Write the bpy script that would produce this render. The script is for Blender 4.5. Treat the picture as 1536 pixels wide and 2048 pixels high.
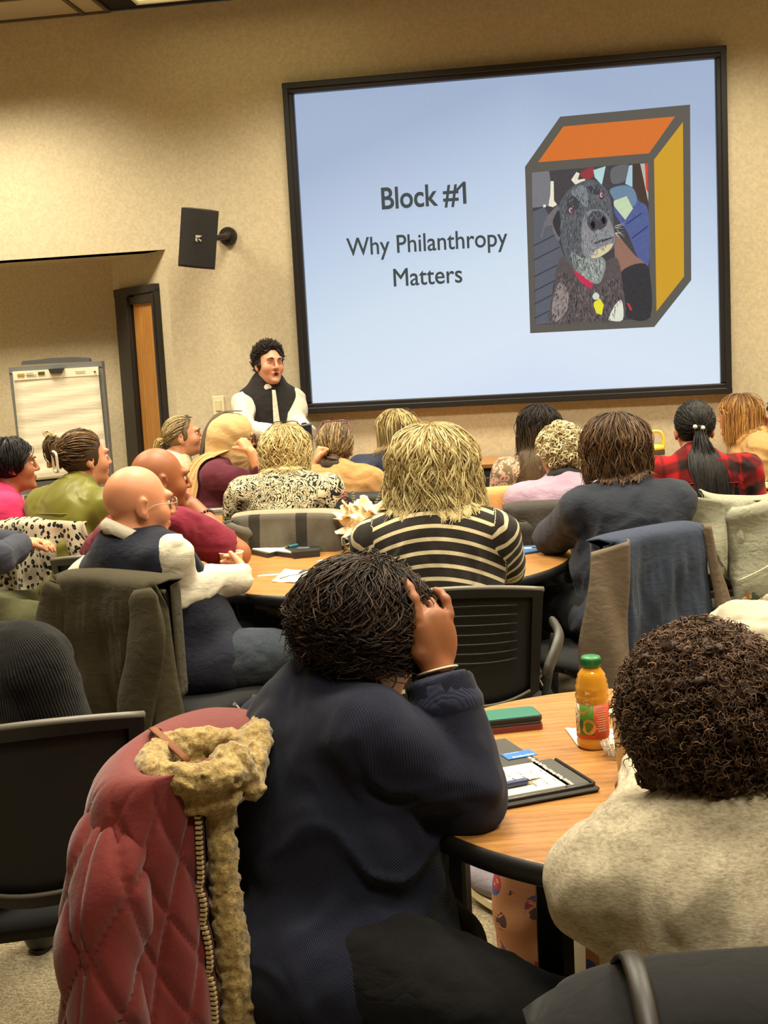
import bpy, math, random
import numpy as np
from mathutils import Matrix, Vector

for _o in list(bpy.data.objects):
    bpy.data.objects.remove(_o)
SC = bpy.context.scene
COL = SC.collection
RNG = np.random.default_rng(7)

# ------------------------------------------------------------------ camera
CAM_H, FOC, YAW, PIT, ROL = 1.48, 2400.0, -.135, -.123, -.053
def cam_axes():
    y, p, r = YAW, PIT, ROL
    f = np.array([math.sin(y)*math.cos(p), math.cos(y)*math.cos(p), math.sin(p)])
    right = np.array([math.cos(y), -math.sin(y), 0.0]); up = np.cross(right, f)
    return right*math.cos(r)+up*math.sin(r), -right*math.sin(r)+up*math.cos(r), f
CR, CU, CF = cam_axes()
CPOS = np.array([0, 0, CAM_H])
cam = bpy.data.cameras.new('camera'); cam.sensor_fit = 'VERTICAL'; cam.sensor_height = 36
cam.lens = FOC/2048*36; cam.clip_start = .05; cam.clip_end = 60
cam_o = bpy.data.objects.new('camera', cam); COL.objects.link(cam_o)
cam_o.matrix_world = Matrix(((CR[0], CU[0], -CF[0], 0), (CR[1], CU[1], -CF[1], 0), (CR[2], CU[2], -CF[2], CAM_H), (0, 0, 0, 1)))
SC.camera = cam_o
def ray(x, y): return CF+CR*(x-768)/FOC-CU*(y-1024)/FOC
def at(x, y, Y):            # point of the sight line at depth Y in the room
    r = ray(x, y); return CPOS+r*(Y/r[1])
def atz(x, y, z):           # point of the sight line at height z
    r = ray(x, y); return CPOS+r*((z-CAM_H)/r[2])
def atd(x, y, d): return CPOS+ray(x, y)*d

# ------------------------------------------------------------------ world, lamps, exposure
w = bpy.data.worlds.new('world'); SC.world = w; w.use_nodes = True
w.node_tree.nodes['Background'].inputs[0].default_value = (.9, .8, .6, 1)
w.node_tree.nodes['Background'].inputs[1].default_value = .02
vs = SC.view_settings
vs.view_transform = 'Standard'; vs.look = 'None'; vs.gamma = 1; vs.use_curve_mapping = False
vs.exposure = 0.4
SC.cycles.max_bounces = 6; SC.cycles.diffuse_bounces = 3; SC.cycles.glossy_bounces = 3
SC.cycles.transmission_bounces = 6; SC.cycles.transparent_max_bounces = 8
SC.cycles.use_denoising = True
CEIL = 3.62
LAMP_COL = (1.0, .91, .71)
# (x, y, watts): ceiling troffers over the seating rows; last one added to brighten the near seats
LAMPS = [(-3.3, 6.35, 50), (-1.1, 6.2, 38), (1.1, 6.2, 38), (3.3, 6.2, 30),
         (-3.0, 4.2, 52), (-.8, 4.2, 58), (1.4, 4.2, 58), (3.4, 4.2, 40),
         (-.5, 2.3, 34), (1.5, 2.2, 40), (.5, .5, 24)]
def ceiling_lamps():
    for i, (x, y, p) in enumerate(LAMPS):
        l = bpy.data.lights.new('troffer_lamp', 'AREA'); l.shape = 'RECTANGLE'; l.size = 1.1; l.size_y = .5
        l.energy = p; l.color = LAMP_COL; l.spread = math.radians(128)
        o = bpy.data.objects.new('troffer_lamp', l); o.location = (x, y, CEIL-.02); COL.objects.link(o)
ceiling_lamps()
# ------------------------------------------------------------------ mesh helpers
def link(o, parent=None):
    COL.objects.link(o)
    if parent is not None: o.parent = parent
    return o
def mk(name, v, f, mat=None, parent=None, smooth=True, col=None, pc=None, fm=None, mats=None):
    me = bpy.data.meshes.new(name)
    v = np.asarray(v, dtype=np.float32).reshape(-1, 3)
    if isinstance(f, np.ndarray):
        n, k = f.shape
        me.vertices.add(len(v)); me.vertices.foreach_set('co', v.ravel())
        me.loops.add(n*k); me.loops.foreach_set('vertex_index', f.astype(np.int32).ravel())
        me.polygons.add(n); me.polygons.foreach_set('loop_start', np.arange(0, n*k, k, dtype=np.int32))
        try: me.polygons.foreach_set('loop_total', np.full(n, k, dtype=np.int32))
        except Exception: pass
        me.update(calc_edges=True)
    else:
        me.from_pydata([tuple(map(float, p)) for p in v], [], f); me.update()
    me.polygons.foreach_set('use_smooth', np.full(len(me.polygons), bool(smooth)))
    if col is not None:
        a = me.attributes.new('Col', 'FLOAT_COLOR', 'POINT')
        c = np.ones((len(v), 4), np.float32); c[:, :3] = col; a.data.foreach_set('color', c.ravel())
    if pc is not None:
        a = me.attributes.new('pc', 'FLOAT_VECTOR', 'POINT'); a.data.foreach_set('vector', np.asarray(pc, np.float32).ravel())
    for m in (mats or ([mat] if mat else [])): me.materials.append(m)
    if fm is not None: me.polygons.foreach_set('material_index', np.asarray(fm, np.int32))
    me.update()
    return link(bpy.data.objects.new(name, me), parent)
def thing(name, label, cat, loc=(0, 0, 0), rz=0, group=None):
    o = bpy.data.objects.new(name, None); o.empty_display_size = .1
    o.location = loc; o.rotation_euler = (0, 0, rz); COL.objects.link(o)
    return tag(o, label, cat, group)
def tag(o, label, cat, group=None):
    o['label'] = label; o['category'] = cat
    if group: o['group'] = group
    return o
def struct(o): o['kind'] = 'structure'; return o
class MB:                    # collects simple shapes into one mesh
    def __init__(s): s.v = []; s.f = []
    def add(s, v, f):
        n = len(s.v); s.v += [tuple(map(float, p)) for p in v]; s.f += [tuple(int(i)+n for i in q) for q in f]; return s
    def box(s, c, d, R=None, bev=0):
        d = np.array(d)/2.0
        if bev > 0:
            b = min(bev, d.min()*.9); V = []
            for k in range(3):
                dd = d-b; dd[k] = d[k]
                for sx in (-1, 1):
                    for sy in (-1, 1):
                        for sz in (-1, 1): V.append(np.array([sx, sy, sz])*dd)
            V = np.array(V); idx = lambda k, a, b_, c_: k*8+(a > 0)*4+(b_ > 0)*2+(c_ > 0)
            F = []
            for k in range(3):
                i, j = [(1, 2), (2, 0), (0, 1)][k]
                for sg in (-1, 1):
                    q = []
                    for (p, r) in ((-1, -1), (1, -1), (1, 1), (-1, 1)):
                        t = [0, 0, 0]; t[k] = sg; t[i] = p; t[j] = r; q.append(idx(k, *t))
                    F.append(q if sg > 0 else q[::-1])
            for k in range(3):
                i, j = [(1, 2), (2, 0), (0, 1)][k]
                for si in (-1, 1):
                    for sj in (-1, 1):
                        t0 = [0, 0, 0]; t1 = [0, 0, 0]
                        t0[k] = -1; t1[k] = 1; t0[i] = t1[i] = si; t0[j] = t1[j] = sj
                        q = [idx(i, *t0), idx(i, *t1), idx(j, *t1), idx(j, *t0)]
                        F.append(q if si*sj < 0 else q[::-1])
            for sx in (-1, 1):
                for sy in (-1, 1):
                    for sz in (-1, 1):
                        q = [idx(0, sx, sy, sz), idx(1, sx, sy, sz), idx(2, sx, sy, sz)]
                        F.append(q if sx*sy*sz > 0 else q[::-1])
        else:
            V = np.array([[x, y, z] for x in (-1, 1) for y in (-1, 1) for z in (-1, 1)])*d
            F = [(0, 1, 3, 2), (4, 6, 7, 5), (0, 4, 5, 1), (2, 3, 7, 6), (0, 2, 6, 4), (1, 5, 7, 3)]
        if R is not None: V = V@np.array(R).T
        return s.add(V+np.array(c), F)
    def lathe(s, prof, n=24, c=(0, 0, 0), R=None, cap=True):
        V = []; F = []; m = len(prof)
        for (r, z) in prof:
            for k in range(n):
                a = 2*math.pi*k/n; V.append((r*math.cos(a), r*math.sin(a), z))
        for i in range(m-1):
            for k in range(n):
                k2 = (k+1) % n; F.append((i*n+k, i*n+k2, (i+1)*n+k2, (i+1)*n+k))
        if cap:
            if prof[0][0] > 1e-4: F.append(tuple(range(n-1, -1, -1)))
            if prof[-1][0] > 1e-4: F.append(tuple((m-1)*n+k for k in range(n)))
        V = np.array(V)
        if R is not None: V = V@np.array(R).T
        return s.add(V+np.array(c), F)
    def tube(s, pts, r, n=10, closed=False, flat=None):
        v, f = tubes(np.array(pts, float)[None], r, n, closed=closed, flat=flat); return s.add(v, f)
    def build(s, name, mat, parent=None, smooth=False):
        return mk(name, s.v, s.f, mat, parent, smooth)
def tubes(P, r, n=3, closed=False, flat=None, up=None):
    """P (N,K,3) polylines -> tapered tubes; r scalar, (K,) or (N,K)."""
    N, K, _ = P.shape
    r = np.broadcast_to(np.asarray(r, float), (N, K))
    if closed: T = np.roll(P, -1, 1)-np.roll(P, 1, 1)
    else: T = np.gradient(P, axis=1)
    T = T/np.maximum(np.linalg.norm(T, axis=2, keepdims=True), 1e-9)
    A = np.zeros_like(T); A[:, 0] = np.where(np.abs(T[:, 0, 2:3]) < .9, np.array([0, 0, 1.0]), np.array([1.0, 0, 0]))
    for k in range(K):
        a = A[:, k-1] if k else A[:, 0]
        a = a-(a*T[:, k]).sum(1, keepdims=True)*T[:, k]
        A[:, k] = a/np.maximum(np.linalg.norm(a, axis=1, keepdims=True), 1e-9)
    B = np.cross(T, A)
    fl = 1.0 if flat is None else flat
    ang = 2*np.pi*np.arange(n)/n
    V = P[:, :, None]+r[:, :, None, None]*(np.cos(ang)[None, None, :, None]*A[:, :, None]*fl+np.sin(ang)[None, None, :, None]*B[:, :, None])
    idx = np.arange(N*K*n).reshape(N, K, n)
    if closed: a = idx; b = np.roll(idx, -1, 1)
    else: a = idx[:, :-1]; b = idx[:, 1:]
    F = np.stack([a, np.roll(a, -1, 2), np.roll(b, -1, 2), b], -1).reshape(-1, 4)
    F = list(map(tuple, F)) if N < 4 else F
    if not closed and N < 4:
        for i in range(N):
            F.append(tuple(idx[i, 0][::-1])); F.append(tuple(idx[i, -1]))
    return V.reshape(-1, 3), F
def bez(pts, n=24, closed=False):
    """Catmull-Rom through pts"""
    p = np.array(pts, float)
    m = len(p)
    if closed: q = np.concatenate([p[-1:], p, p[:2]]); seg = m
    else: q = np.concatenate([2*p[:1]-p[1:2], p, 2*p[-1:]-p[-2:-1]]); seg = m-1
    t = np.linspace(0, seg, n, endpoint=not closed); i = np.minimum(t.astype(int), seg-1); u = (t-i)[:, None]
    a, b, c, d = q[i], q[i+1], q[i+2], q[i+3]
    return .5*((2*b)+(-a+c)*u+(2*a-5*b+4*c-d)*u*u+(-a+3*b-3*c+d)*u**3)
def sheet(P, th=.004):
    """grid (nu,nv,3) -> closed double-sided sheet"""
    nu, nv, _ = P.shape
    du = np.gradient(P, axis=0); dv = np.gradient(P, axis=1); N = np.cross(du, dv)
    N /= np.maximum(np.linalg.norm(N, axis=2, keepdims=True), 1e-9)
    V = np.concatenate([P.reshape(-1, 3), (P-N*th).reshape(-1, 3)])
    i = np.arange(nu*nv).reshape(nu, nv); o = nu*nv
    a = np.stack([i[:-1, :-1], i[1:, :-1], i[1:, 1:], i[:-1, 1:]], -1).reshape(-1, 4)
    F = [a, a[:, ::-1]+o]
    for e in (i[:, 0], i[::-1, -1], i[0, ::-1], i[-1, :]):
        F.append(np.stack([e[:-1], e[:-1]+o, e[1:]+o, e[1:]], -1))
    return V, np.concatenate(F)
def rotm(ax, deg):
    a = math.radians(deg); c, s = math.cos(a), math.sin(a)
    return np.array({'x': [[1, 0, 0], [0, c, -s], [0, s, c]], 'y': [[c, 0, s], [0, 1, 0], [-s, 0, c]], 'z': [[c, -s, 0], [s, c, 0], [0, 0, 1]]}[ax])
# ------------------------------------------------------------------ noise
_PERM = np.random.default_rng(3).random((32, 32, 32)).astype(np.float32)
def vnoise(P):
    i = np.floor(P).astype(int); u = (P-i).astype(np.float32); u = u*u*(3-2*u); i &= 31; j = (i+1) & 31
    x0, y0, z0 = i[..., 0], i[..., 1], i[..., 2]; x1, y1, z1 = j[..., 0], j[..., 1], j[..., 2]
    ux, uy, uz = u[..., 0], u[..., 1], u[..., 2]
    g = _PERM
    a = g[x0, y0, z0]*(1-ux)+g[x1, y0, z0]*ux; b = g[x0, y1, z0]*(1-ux)+g[x1, y1, z0]*ux
    c = g[x0, y0, z1]*(1-ux)+g[x1, y0, z1]*ux; d = g[x0, y1, z1]*(1-ux)+g[x1, y1, z1]*ux
    return ((a*(1-uy)+b*uy)*(1-uz)+(c*(1-uy)+d*uy)*uz)*2-1
# ------------------------------------------------------------------ signed distance solids
class RC:                    # tapered capsule, optionally cut flat
    def __init__(s, a, b, r1, r2, k=.03, cut=False, op='u', sq=None):
        s.a = np.array(a, float); s.b = np.array(b, float); s.r1 = r1; s.r2 = r2; s.k = k; s.cut = cut; s.op = op
    def d(s, p):
        ba = s.b-s.a; L2 = max(ba@ba, 1e-9); pa = p-s.a; t = pa@ba/L2; h = np.clip(t, 0, 1)
        q = pa-h[..., None]*ba
        d = np.sqrt((q*q).sum(-1))-(s.r1+(s.r2-s.r1)*h)
        if s.cut: d = np.maximum(d, (t-1)*math.sqrt(L2))
        return d
    def box(s):
        r = max(s.r1, s.r2); return np.minimum(s.a, s.b)-r, np.maximum(s.a, s.b)+r
    def grow(s, g, k=None): return RC(s.a, s.b, s.r1+g, s.r2+g, s.k if k is None else k, s.cut, s.op)
class EL:
    def __init__(s, c, r, R=None, k=.03, op='u'):
        s.c = np.array(c, float); s.r = np.array(r, float); s.R = np.eye(3) if R is None else np.array(R); s.k = k; s.op = op
    def d(s, p):
        q = (p-s.c)@s.R; a = q/s.r; k0 = np.sqrt((a*a).sum(-1)); a = q/(s.r*s.r); k1 = np.sqrt((a*a).sum(-1))
        return np.where(k0 < 1e-4, -s.r.min(), k0*(k0-1)/np.maximum(k1, 1e-6))
    def box(s):
        r = s.r.max(); return s.c-r, s.c+r
    def grow(s, g, k=None): return EL(s.c, s.r+g, s.R, s.k if k is None else k, s.op)
class BX:
    def __init__(s, c, h, R=None, rad=.01, k=.01, op='u'):
        s.c = np.array(c, float); s.h = np.array(h, float); s.R = np.eye(3) if R is None else np.array(R); s.rad = rad; s.k = k; s.op = op
    def d(s, p):
        q = np.abs((p-s.c)@s.R)-(s.h-s.rad)
        return np.sqrt((np.maximum(q, 0)**2).sum(-1))+np.minimum(q.max(-1), 0)-s.rad
    def box(s):
        r = np.linalg.norm(s.h); return s.c-r, s.c+r
    def grow(s, g, k=None): return BX(s.c, s.h+g, s.R, s.rad+g, s.k if k is None else k, s.op)
def comb(d, e, pr):
    k = pr.k
    if pr.op == 'u':
        h = np.clip(.5+.5*(d-e)/k, 0, 1); return d+(e-d)*h-k*h*(1-h)
    if pr.op == 's':
        h = np.clip(.5-.5*(d+e)/k, 0, 1); return d+(-e-d)*h+k*h*(1-h)
    return np.maximum(d, e)
def sdf_at(prims, p, disp=None):
    d = np.full(p.shape[:-1], 1.0)
    for pr in prims: d = comb(d, pr.d(p), pr)
    return d
def mesh_sdf(prims, h, disp=None, pad=.02):
    B = 8
    lo = np.min([p.box()[0] for p in prims if p.op == 'u'], 0)-pad-h; hi = np.max([p.box()[1] for p in prims if p.op == 'u'], 0)+pad+h
    nb = np.ceil((hi-lo)/(h*B)).astype(int); nx, ny, nz = nb*B
    g = np.stack(np.meshgrid(*[np.arange(n) for n in nb], indexing='ij'), -1).reshape(-1, 3)
    cen = lo+(g*B+(B-1)/2)*h; hd = h*B*.87+.004
    loc = np.stack(np.meshgrid(*[np.arange(B)]*3, indexing='ij'), -1).reshape(-1, 3)*h
    D = np.full((len(g), B**3), .5, np.float32); on = np.zeros(len(g), bool)
    for pr in prims:
        dc = pr.d(cen); m = dc < hd+pr.k
        if pr.op != 'u': m &= on
        if not m.any(): continue
        on |= m
        p = (lo+g[m]*B*h)[:, None]+loc[None]
        D[m] = comb(D[m], pr.d(p).astype(np.float32), pr)
    if disp is not None:
        m = on & (D.min(1) < .03) & (D.max(1) > -.03)
        p = (lo+g[m]*B*h)[:, None]+loc[None]
        D[m] -= disp(p).astype(np.float32)
    S = D.reshape(nb[0], nb[1], nb[2], B, B, B).transpose(0, 3, 1, 4, 2, 5).reshape(nx, ny, nz)
    return nets(S, lo, h)
def nets(S, lo, h):
    I = S < 0
    c = np.zeros(tuple(np.array(S.shape)-1), np.int8)
    for a in (0, 1):
        for b in (0, 1):
            for d in (0, 1): c += I[a:S.shape[0]-1+a, b:S.shape[1]-1+b, d:S.shape[2]-1+d]
    act = np.argwhere((c > 0) & (c < 8))
    x, y, z = act.T
    pos = np.zeros((len(act), 3)); cnt = np.zeros(len(act))
    cor = [(a, b, d) for a in (0, 1) for b in (0, 1) for d in (0, 1)]
    val = {q: S[x+q[0], y+q[1], z+q[2]] for q in cor}
    for q in cor:
        for ax in range(3):
            if q[ax] == 0:
                r = list(q); r[ax] = 1; r = tuple(r)
                s0, s1 = val[q], val[r]; m = (s0 < 0) != (s1 < 0)
                t = s0[m]/(s0[m]-s1[m]); e = np.tile(np.array(q, float), (m.sum(), 1)); e[:, ax] += t
                pos[m] += e; cnt[m] += 1
    V = lo+(act+pos/cnt[:, None])*h
    idx = np.full(c.shape, -1, np.int32); idx[x, y, z] = np.arange(len(act))
    F = []
    for ax in range(3):
        s0 = [slice(1, -1)]*3; s1 = [slice(1, -1)]*3
        s0[ax] = slice(0, -1); s1[ax] = slice(1, None)
        a = I[tuple(s0)]; b = I[tuple(s1)]
        for flip, m in ((False, a & ~b), (True, ~a & b)):
            q = np.argwhere(m)
            off = np.ones(3, int); off[ax] = 0; q = q+off
            u, v = [(1, 2), (2, 0), (0, 1)][ax]
            eu = np.zeros(3, int); eu[u] = 1; ev = np.zeros(3, int); ev[v] = 1
            f = np.stack([idx[tuple((q-eu-ev).T)], idx[tuple((q-ev).T)], idx[tuple(q.T)], idx[tuple((q-eu).T)]], -1)
            F.append(f[:, ::-1] if flip else f)
    F = np.concatenate(F); F = F[(F >= 0).all(1)]
    return V, F
def grad(prims, p, e=.004):
    g = np.stack([sdf_at(prims, p+np.eye(3)[k]*e)-sdf_at(prims, p-np.eye(3)[k]*e) for k in range(3)], -1)
    return g/np.maximum(np.linalg.norm(g, axis=-1, keepdims=True), 1e-9)
# ------------------------------------------------------------------ materials
def lin(c):
    c = np.array(c, float)/255.0; return tuple(np.where(c <= .04045, c/12.92, ((c+.055)/1.055)**2.4))
class NT:
    def __init__(s, name):
        s.m = bpy.data.materials.new(name); s.m.use_nodes = True; s.t = s.m.node_tree; s.n = s.t.nodes
        s.p = s.n['Principled BSDF']
    def node(s, typ, **kw):
        n = s.n.new(typ)
        for k, v in kw.items():
            if k.startswith('i_'):
                key = k[2:]; key = int(key) if key.isdigit() else key
                s.put(n.inputs[key], v)
            else: setattr(n, k, v)
        return n
    def put(s, sock, v):
        if isinstance(v, bpy.types.NodeSocket): s.t.links.new(v, sock)
        else:
            if isinstance(v, (tuple, list)) and sock.type == 'RGBA' and len(v) == 3: v = tuple(v)+(1,)
            sock.default_value = v
    def set(s, **kw):
        for k, v in kw.items(): s.put(s.p.inputs[k.replace('_', ' ')], v)
        return s
    def coord(s, kind='Object', scale=(1, 1, 1), attr=None, rot=(0, 0, 0)):
        if attr: o = s.node('ShaderNodeAttribute', attribute_name=attr).outputs['Vector']
        else: o = s.node('ShaderNodeTexCoord').outputs[kind]
        if isinstance(scale, (int, float)): scale = (scale,)*3
        mp = s.node('ShaderNodeMapping'); s.put(mp.inputs['Vector'], o); mp.inputs['Scale'].default_value = scale; mp.inputs['Rotation'].default_value = rot
        return mp.outputs[0]
    def noise(s, vec, scale=10, detail=3, rough=.6, dist=0):
        n = s.node('ShaderNodeTexNoise'); s.put(n.inputs['Vector'], vec); n.inputs['Scale'].default_value = scale
        n.inputs['Detail'].default_value = detail; n.inputs['Roughness'].default_value = rough; n.inputs['Distortion'].default_value = dist
        return n.outputs['Fac']
    def ramp(s, fac, stops, interp='LINEAR'):
        r = s.node('ShaderNodeValToRGB'); s.put(r.inputs[0], fac); r.color_ramp.interpolation = interp
        e = r.color_ramp.elements
        while len(e) < len(stops): e.new(.5)
        for el, (p, c) in zip(e, stops):
            el.position = p; el.color = tuple(c)+(1,) if len(c) == 3 else c
        return r.outputs[0]
    def mix(s, fac, a, b, mode='MIX'):
        n = s.node('ShaderNodeMix', data_type='RGBA', blend_type=mode)
        s.put(n.inputs[0], fac); s.put(n.inputs[6], a); s.put(n.inputs[7], b); return n.outputs[2]
    def math(s, op, a, b=0.0, c=0.0):
        n = s.node('ShaderNodeMath', operation=op); s.put(n.inputs[0], a); s.put(n.inputs[1], b); s.put(n.inputs[2], c); return n.outputs[0]
    def sep(s, v):
        n = s.node('ShaderNodeSeparateXYZ'); s.put(n.inputs[0], v); return n.outputs
    def bump(s, h, strength=.3, dist=.01):
        n = s.node('ShaderNodeBump'); s.put(n.inputs['Height'], h); n.inputs['Strength'].default_value = strength; n.inputs['Distance'].default_value = dist
        s.put(s.p.inputs['Normal'], n.outputs[0]); return s
_M = {}
def plain(name, c, rough=.5, metal=0, spec=.5, **kw):
    if name in _M: return _M[name]
    n = NT(name); v = n.noise(n.coord('Object', 1), 14, 2)
    cc = lin(c); n.set(Base_Color=n.mix(v, tuple(np.array(cc)*.93), tuple(np.minimum(np.array(cc)*1.07, 1))), Roughness=rough, Metallic=metal, Specular_IOR_Level=spec)
    for k, q in kw.items(): n.put(n.p.inputs[k.replace('_', ' ')], q)
    _M[name] = n.m; return n.m
EMK = 2**-vs.exposure    # screens keep their own brightness whatever the exposure
def emit(name, c, st=1.0, noise=0.0, scale=40):
    n = NT(name); cc = lin(c)
    if noise:
        v = n.noise(n.coord('Object', 1), scale, 4)
        col = n.mix(v, tuple(np.array(cc)*(1-noise)), tuple(np.array(cc)*(1+noise)))
    else: col = cc
    n.set(Base_Color=(0, 0, 0), Emission_Color=col, Emission_Strength=st*EMK, Roughness=.6, Specular_IOR_Level=.1); return n.m
def cloth(name, c, rough=.9, var=.12, scale=60, bump=.25, bdist=.002, c2=None, aniso=None, sheen=.05, rib=None, crease=True):
    n = NT(name); v = n.coord('Object', aniso or 1)
    f = n.noise(v, scale, 4, .65); big = n.noise(n.coord('Object', 1), 6, 2)
    cc = np.array(lin(c)); d = np.array(lin(c2)) if c2 is not None else None
    a, b = (cc*(1-var), np.minimum(cc*(1+var), 1)) if d is None else (cc, d)
    col = n.mix(n.ramp(f, [(.3, (0, 0, 0)), (.7, (1, 1, 1))]), tuple(a), tuple(b))
    col = n.mix(.25, col, n.mix(big, tuple(cc*.8), tuple(np.minimum(cc*1.2, 1))))
    n.set(Base_Color=col, Roughness=rough, Specular_IOR_Level=.2, Sheen_Weight=sheen, Sheen_Roughness=.6)
    if rib:
        w = n.node('ShaderNodeTexWave', wave_type='BANDS', bands_direction='X'); n.put(w.inputs['Vector'], n.coord(attr='pc') if rib[1] == 'pc' else n.coord('Object')); w.inputs['Scale'].default_value = rib[0]
        w.inputs['Distortion'].default_value = .6; w.inputs['Detail'].default_value = 1
        f = n.math('ADD', n.math('MULTIPLY', f, .4), w.outputs['Fac'])
    if crease:
        cr = n.noise(n.coord('Object', (1, 1, 1.7)), 13, 3, .5, .35); f = n.math('ADD', n.math('MULTIPLY', f, bdist/.012), n.math('MULTIPLY', n.math('ABSOLUTE', n.math('SUBTRACT', cr, .5)), 2.2)); n.bump(f, max(bump, .30), .011)
    else: n.bump(f, bump, bdist)
    return n.m
def skin_mat(name, c):
    n = NT(name); at_ = n.node('ShaderNodeAttribute', attribute_name='Col').outputs['Color']
    v = n.noise(n.coord('Object', 1), 45, 3); b = n.noise(n.coord('Object', 1), 12, 2); cc = np.array(lin(c))
    col = n.mix(v, tuple(cc*.92), tuple(np.minimum(cc*1.06, 1))); col = n.mix(n.math('MULTIPLY', b, .35), col, tuple(np.minimum(cc*np.array([1.08, .82, .76]), 1)))
    n.set(Base_Color=n.mix(1.0, col, at_, 'MULTIPLY'), Roughness=.48, Specular_IOR_Level=.4, Subsurface_Weight=.12, Subsurface_Radius=(.01, .004, .002), Subsurface_Scale=.5)
    n.bump(n.noise(n.coord('Object', 1), 160, 2), .06, .001); return n.m
def hair_mat(name, rough=.42, spec=.35):
    n = NT(name); at_ = n.node('ShaderNodeAttribute', attribute_name='Col').outputs['Color']
    n.set(Base_Color=at_, Roughness=rough, Specular_IOR_Level=spec); return n.m
HAIR = hair_mat('hair_strands', .5, .2)
# ------------------------------------------------------------------ people
def nrm(v): v = np.array(v, float); return v/max(np.linalg.norm(v), 1e-9)
def ik(S, W, l1, l2, hint):
    d = W-S; L = np.linalg.norm(d); L = min(L, (l1+l2)*.995); W = S+nrm(d)*L
    a = (l1*l1-l2*l2+L*L)/(2*L); h = math.sqrt(max(l1*l1-a*a, 0)); u = nrm(d)
    q = hint-(hint@u)*u; return S+u*a+nrm(q)*h, W
FINGERS = [(.030, .068, .0088), (.010, .078, .0092), (-.011, .073, .0088), (-.030, .058, .0078)]
def hand_prims(W, dr, pal, side, curl=(20, 25, 20), thumb=(.6, .5), spread=.0, sc=1.0, curls=None):
    """W wrist, dr towards the fingers, pal palm normal, side +1 when the thumb lies along cross(dr, pal)"""
    dr = nrm(dr); pal = nrm(pal-(np.array(pal)@dr)*dr); sd = np.cross(dr, pal)*side
    R = np.stack([sd, dr, pal], 1); P = []
    P.append(EL(W+dr*.045*sc, np.array([.040, .054, .017])*sc, R, k=.012))
    P.append(RC(W+dr*.02*sc+sd*.012*sc, W+dr*.07*sc+sd*.026*sc+pal*.004, .016*sc, .014*sc, .012))
    for i, (o, L, r) in enumerate(FINGERS):
        c = curls[i] if curls else curl
        p = W+dr*.084*sc+sd*o*sc; a = 0; q = dr+sd*o*spread*10
        q = nrm(q)
        for j, (f, dc) in enumerate(zip((.45, .32, .23), c)):
            a += math.radians(dc); v = q*math.cos(a)+pal*math.sin(a); e = p+v*L*f*sc
            P.append(RC(p, e, r*sc*(1-.08*j), r*sc*(.95-.1*j), .005)); p = e
    p = W+dr*.028*sc+sd*.030*sc; v = nrm(sd*thumb[0]+dr*.8+pal*thumb[1]); e = p+v*.042*sc
    P.append(RC(p, e, .0125*sc, .0105*sc, .01)); v = nrm(v+pal*.35+dr*.25); P.append(RC(e, e+v*.032*sc, .0105*sc, .0085*sc, .004))
    return P
SKINS = {}
def skin(c):
    if c not in SKINS: SKINS[c] = skin_mat('skin', c)
    return SKINS[c]
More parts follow.
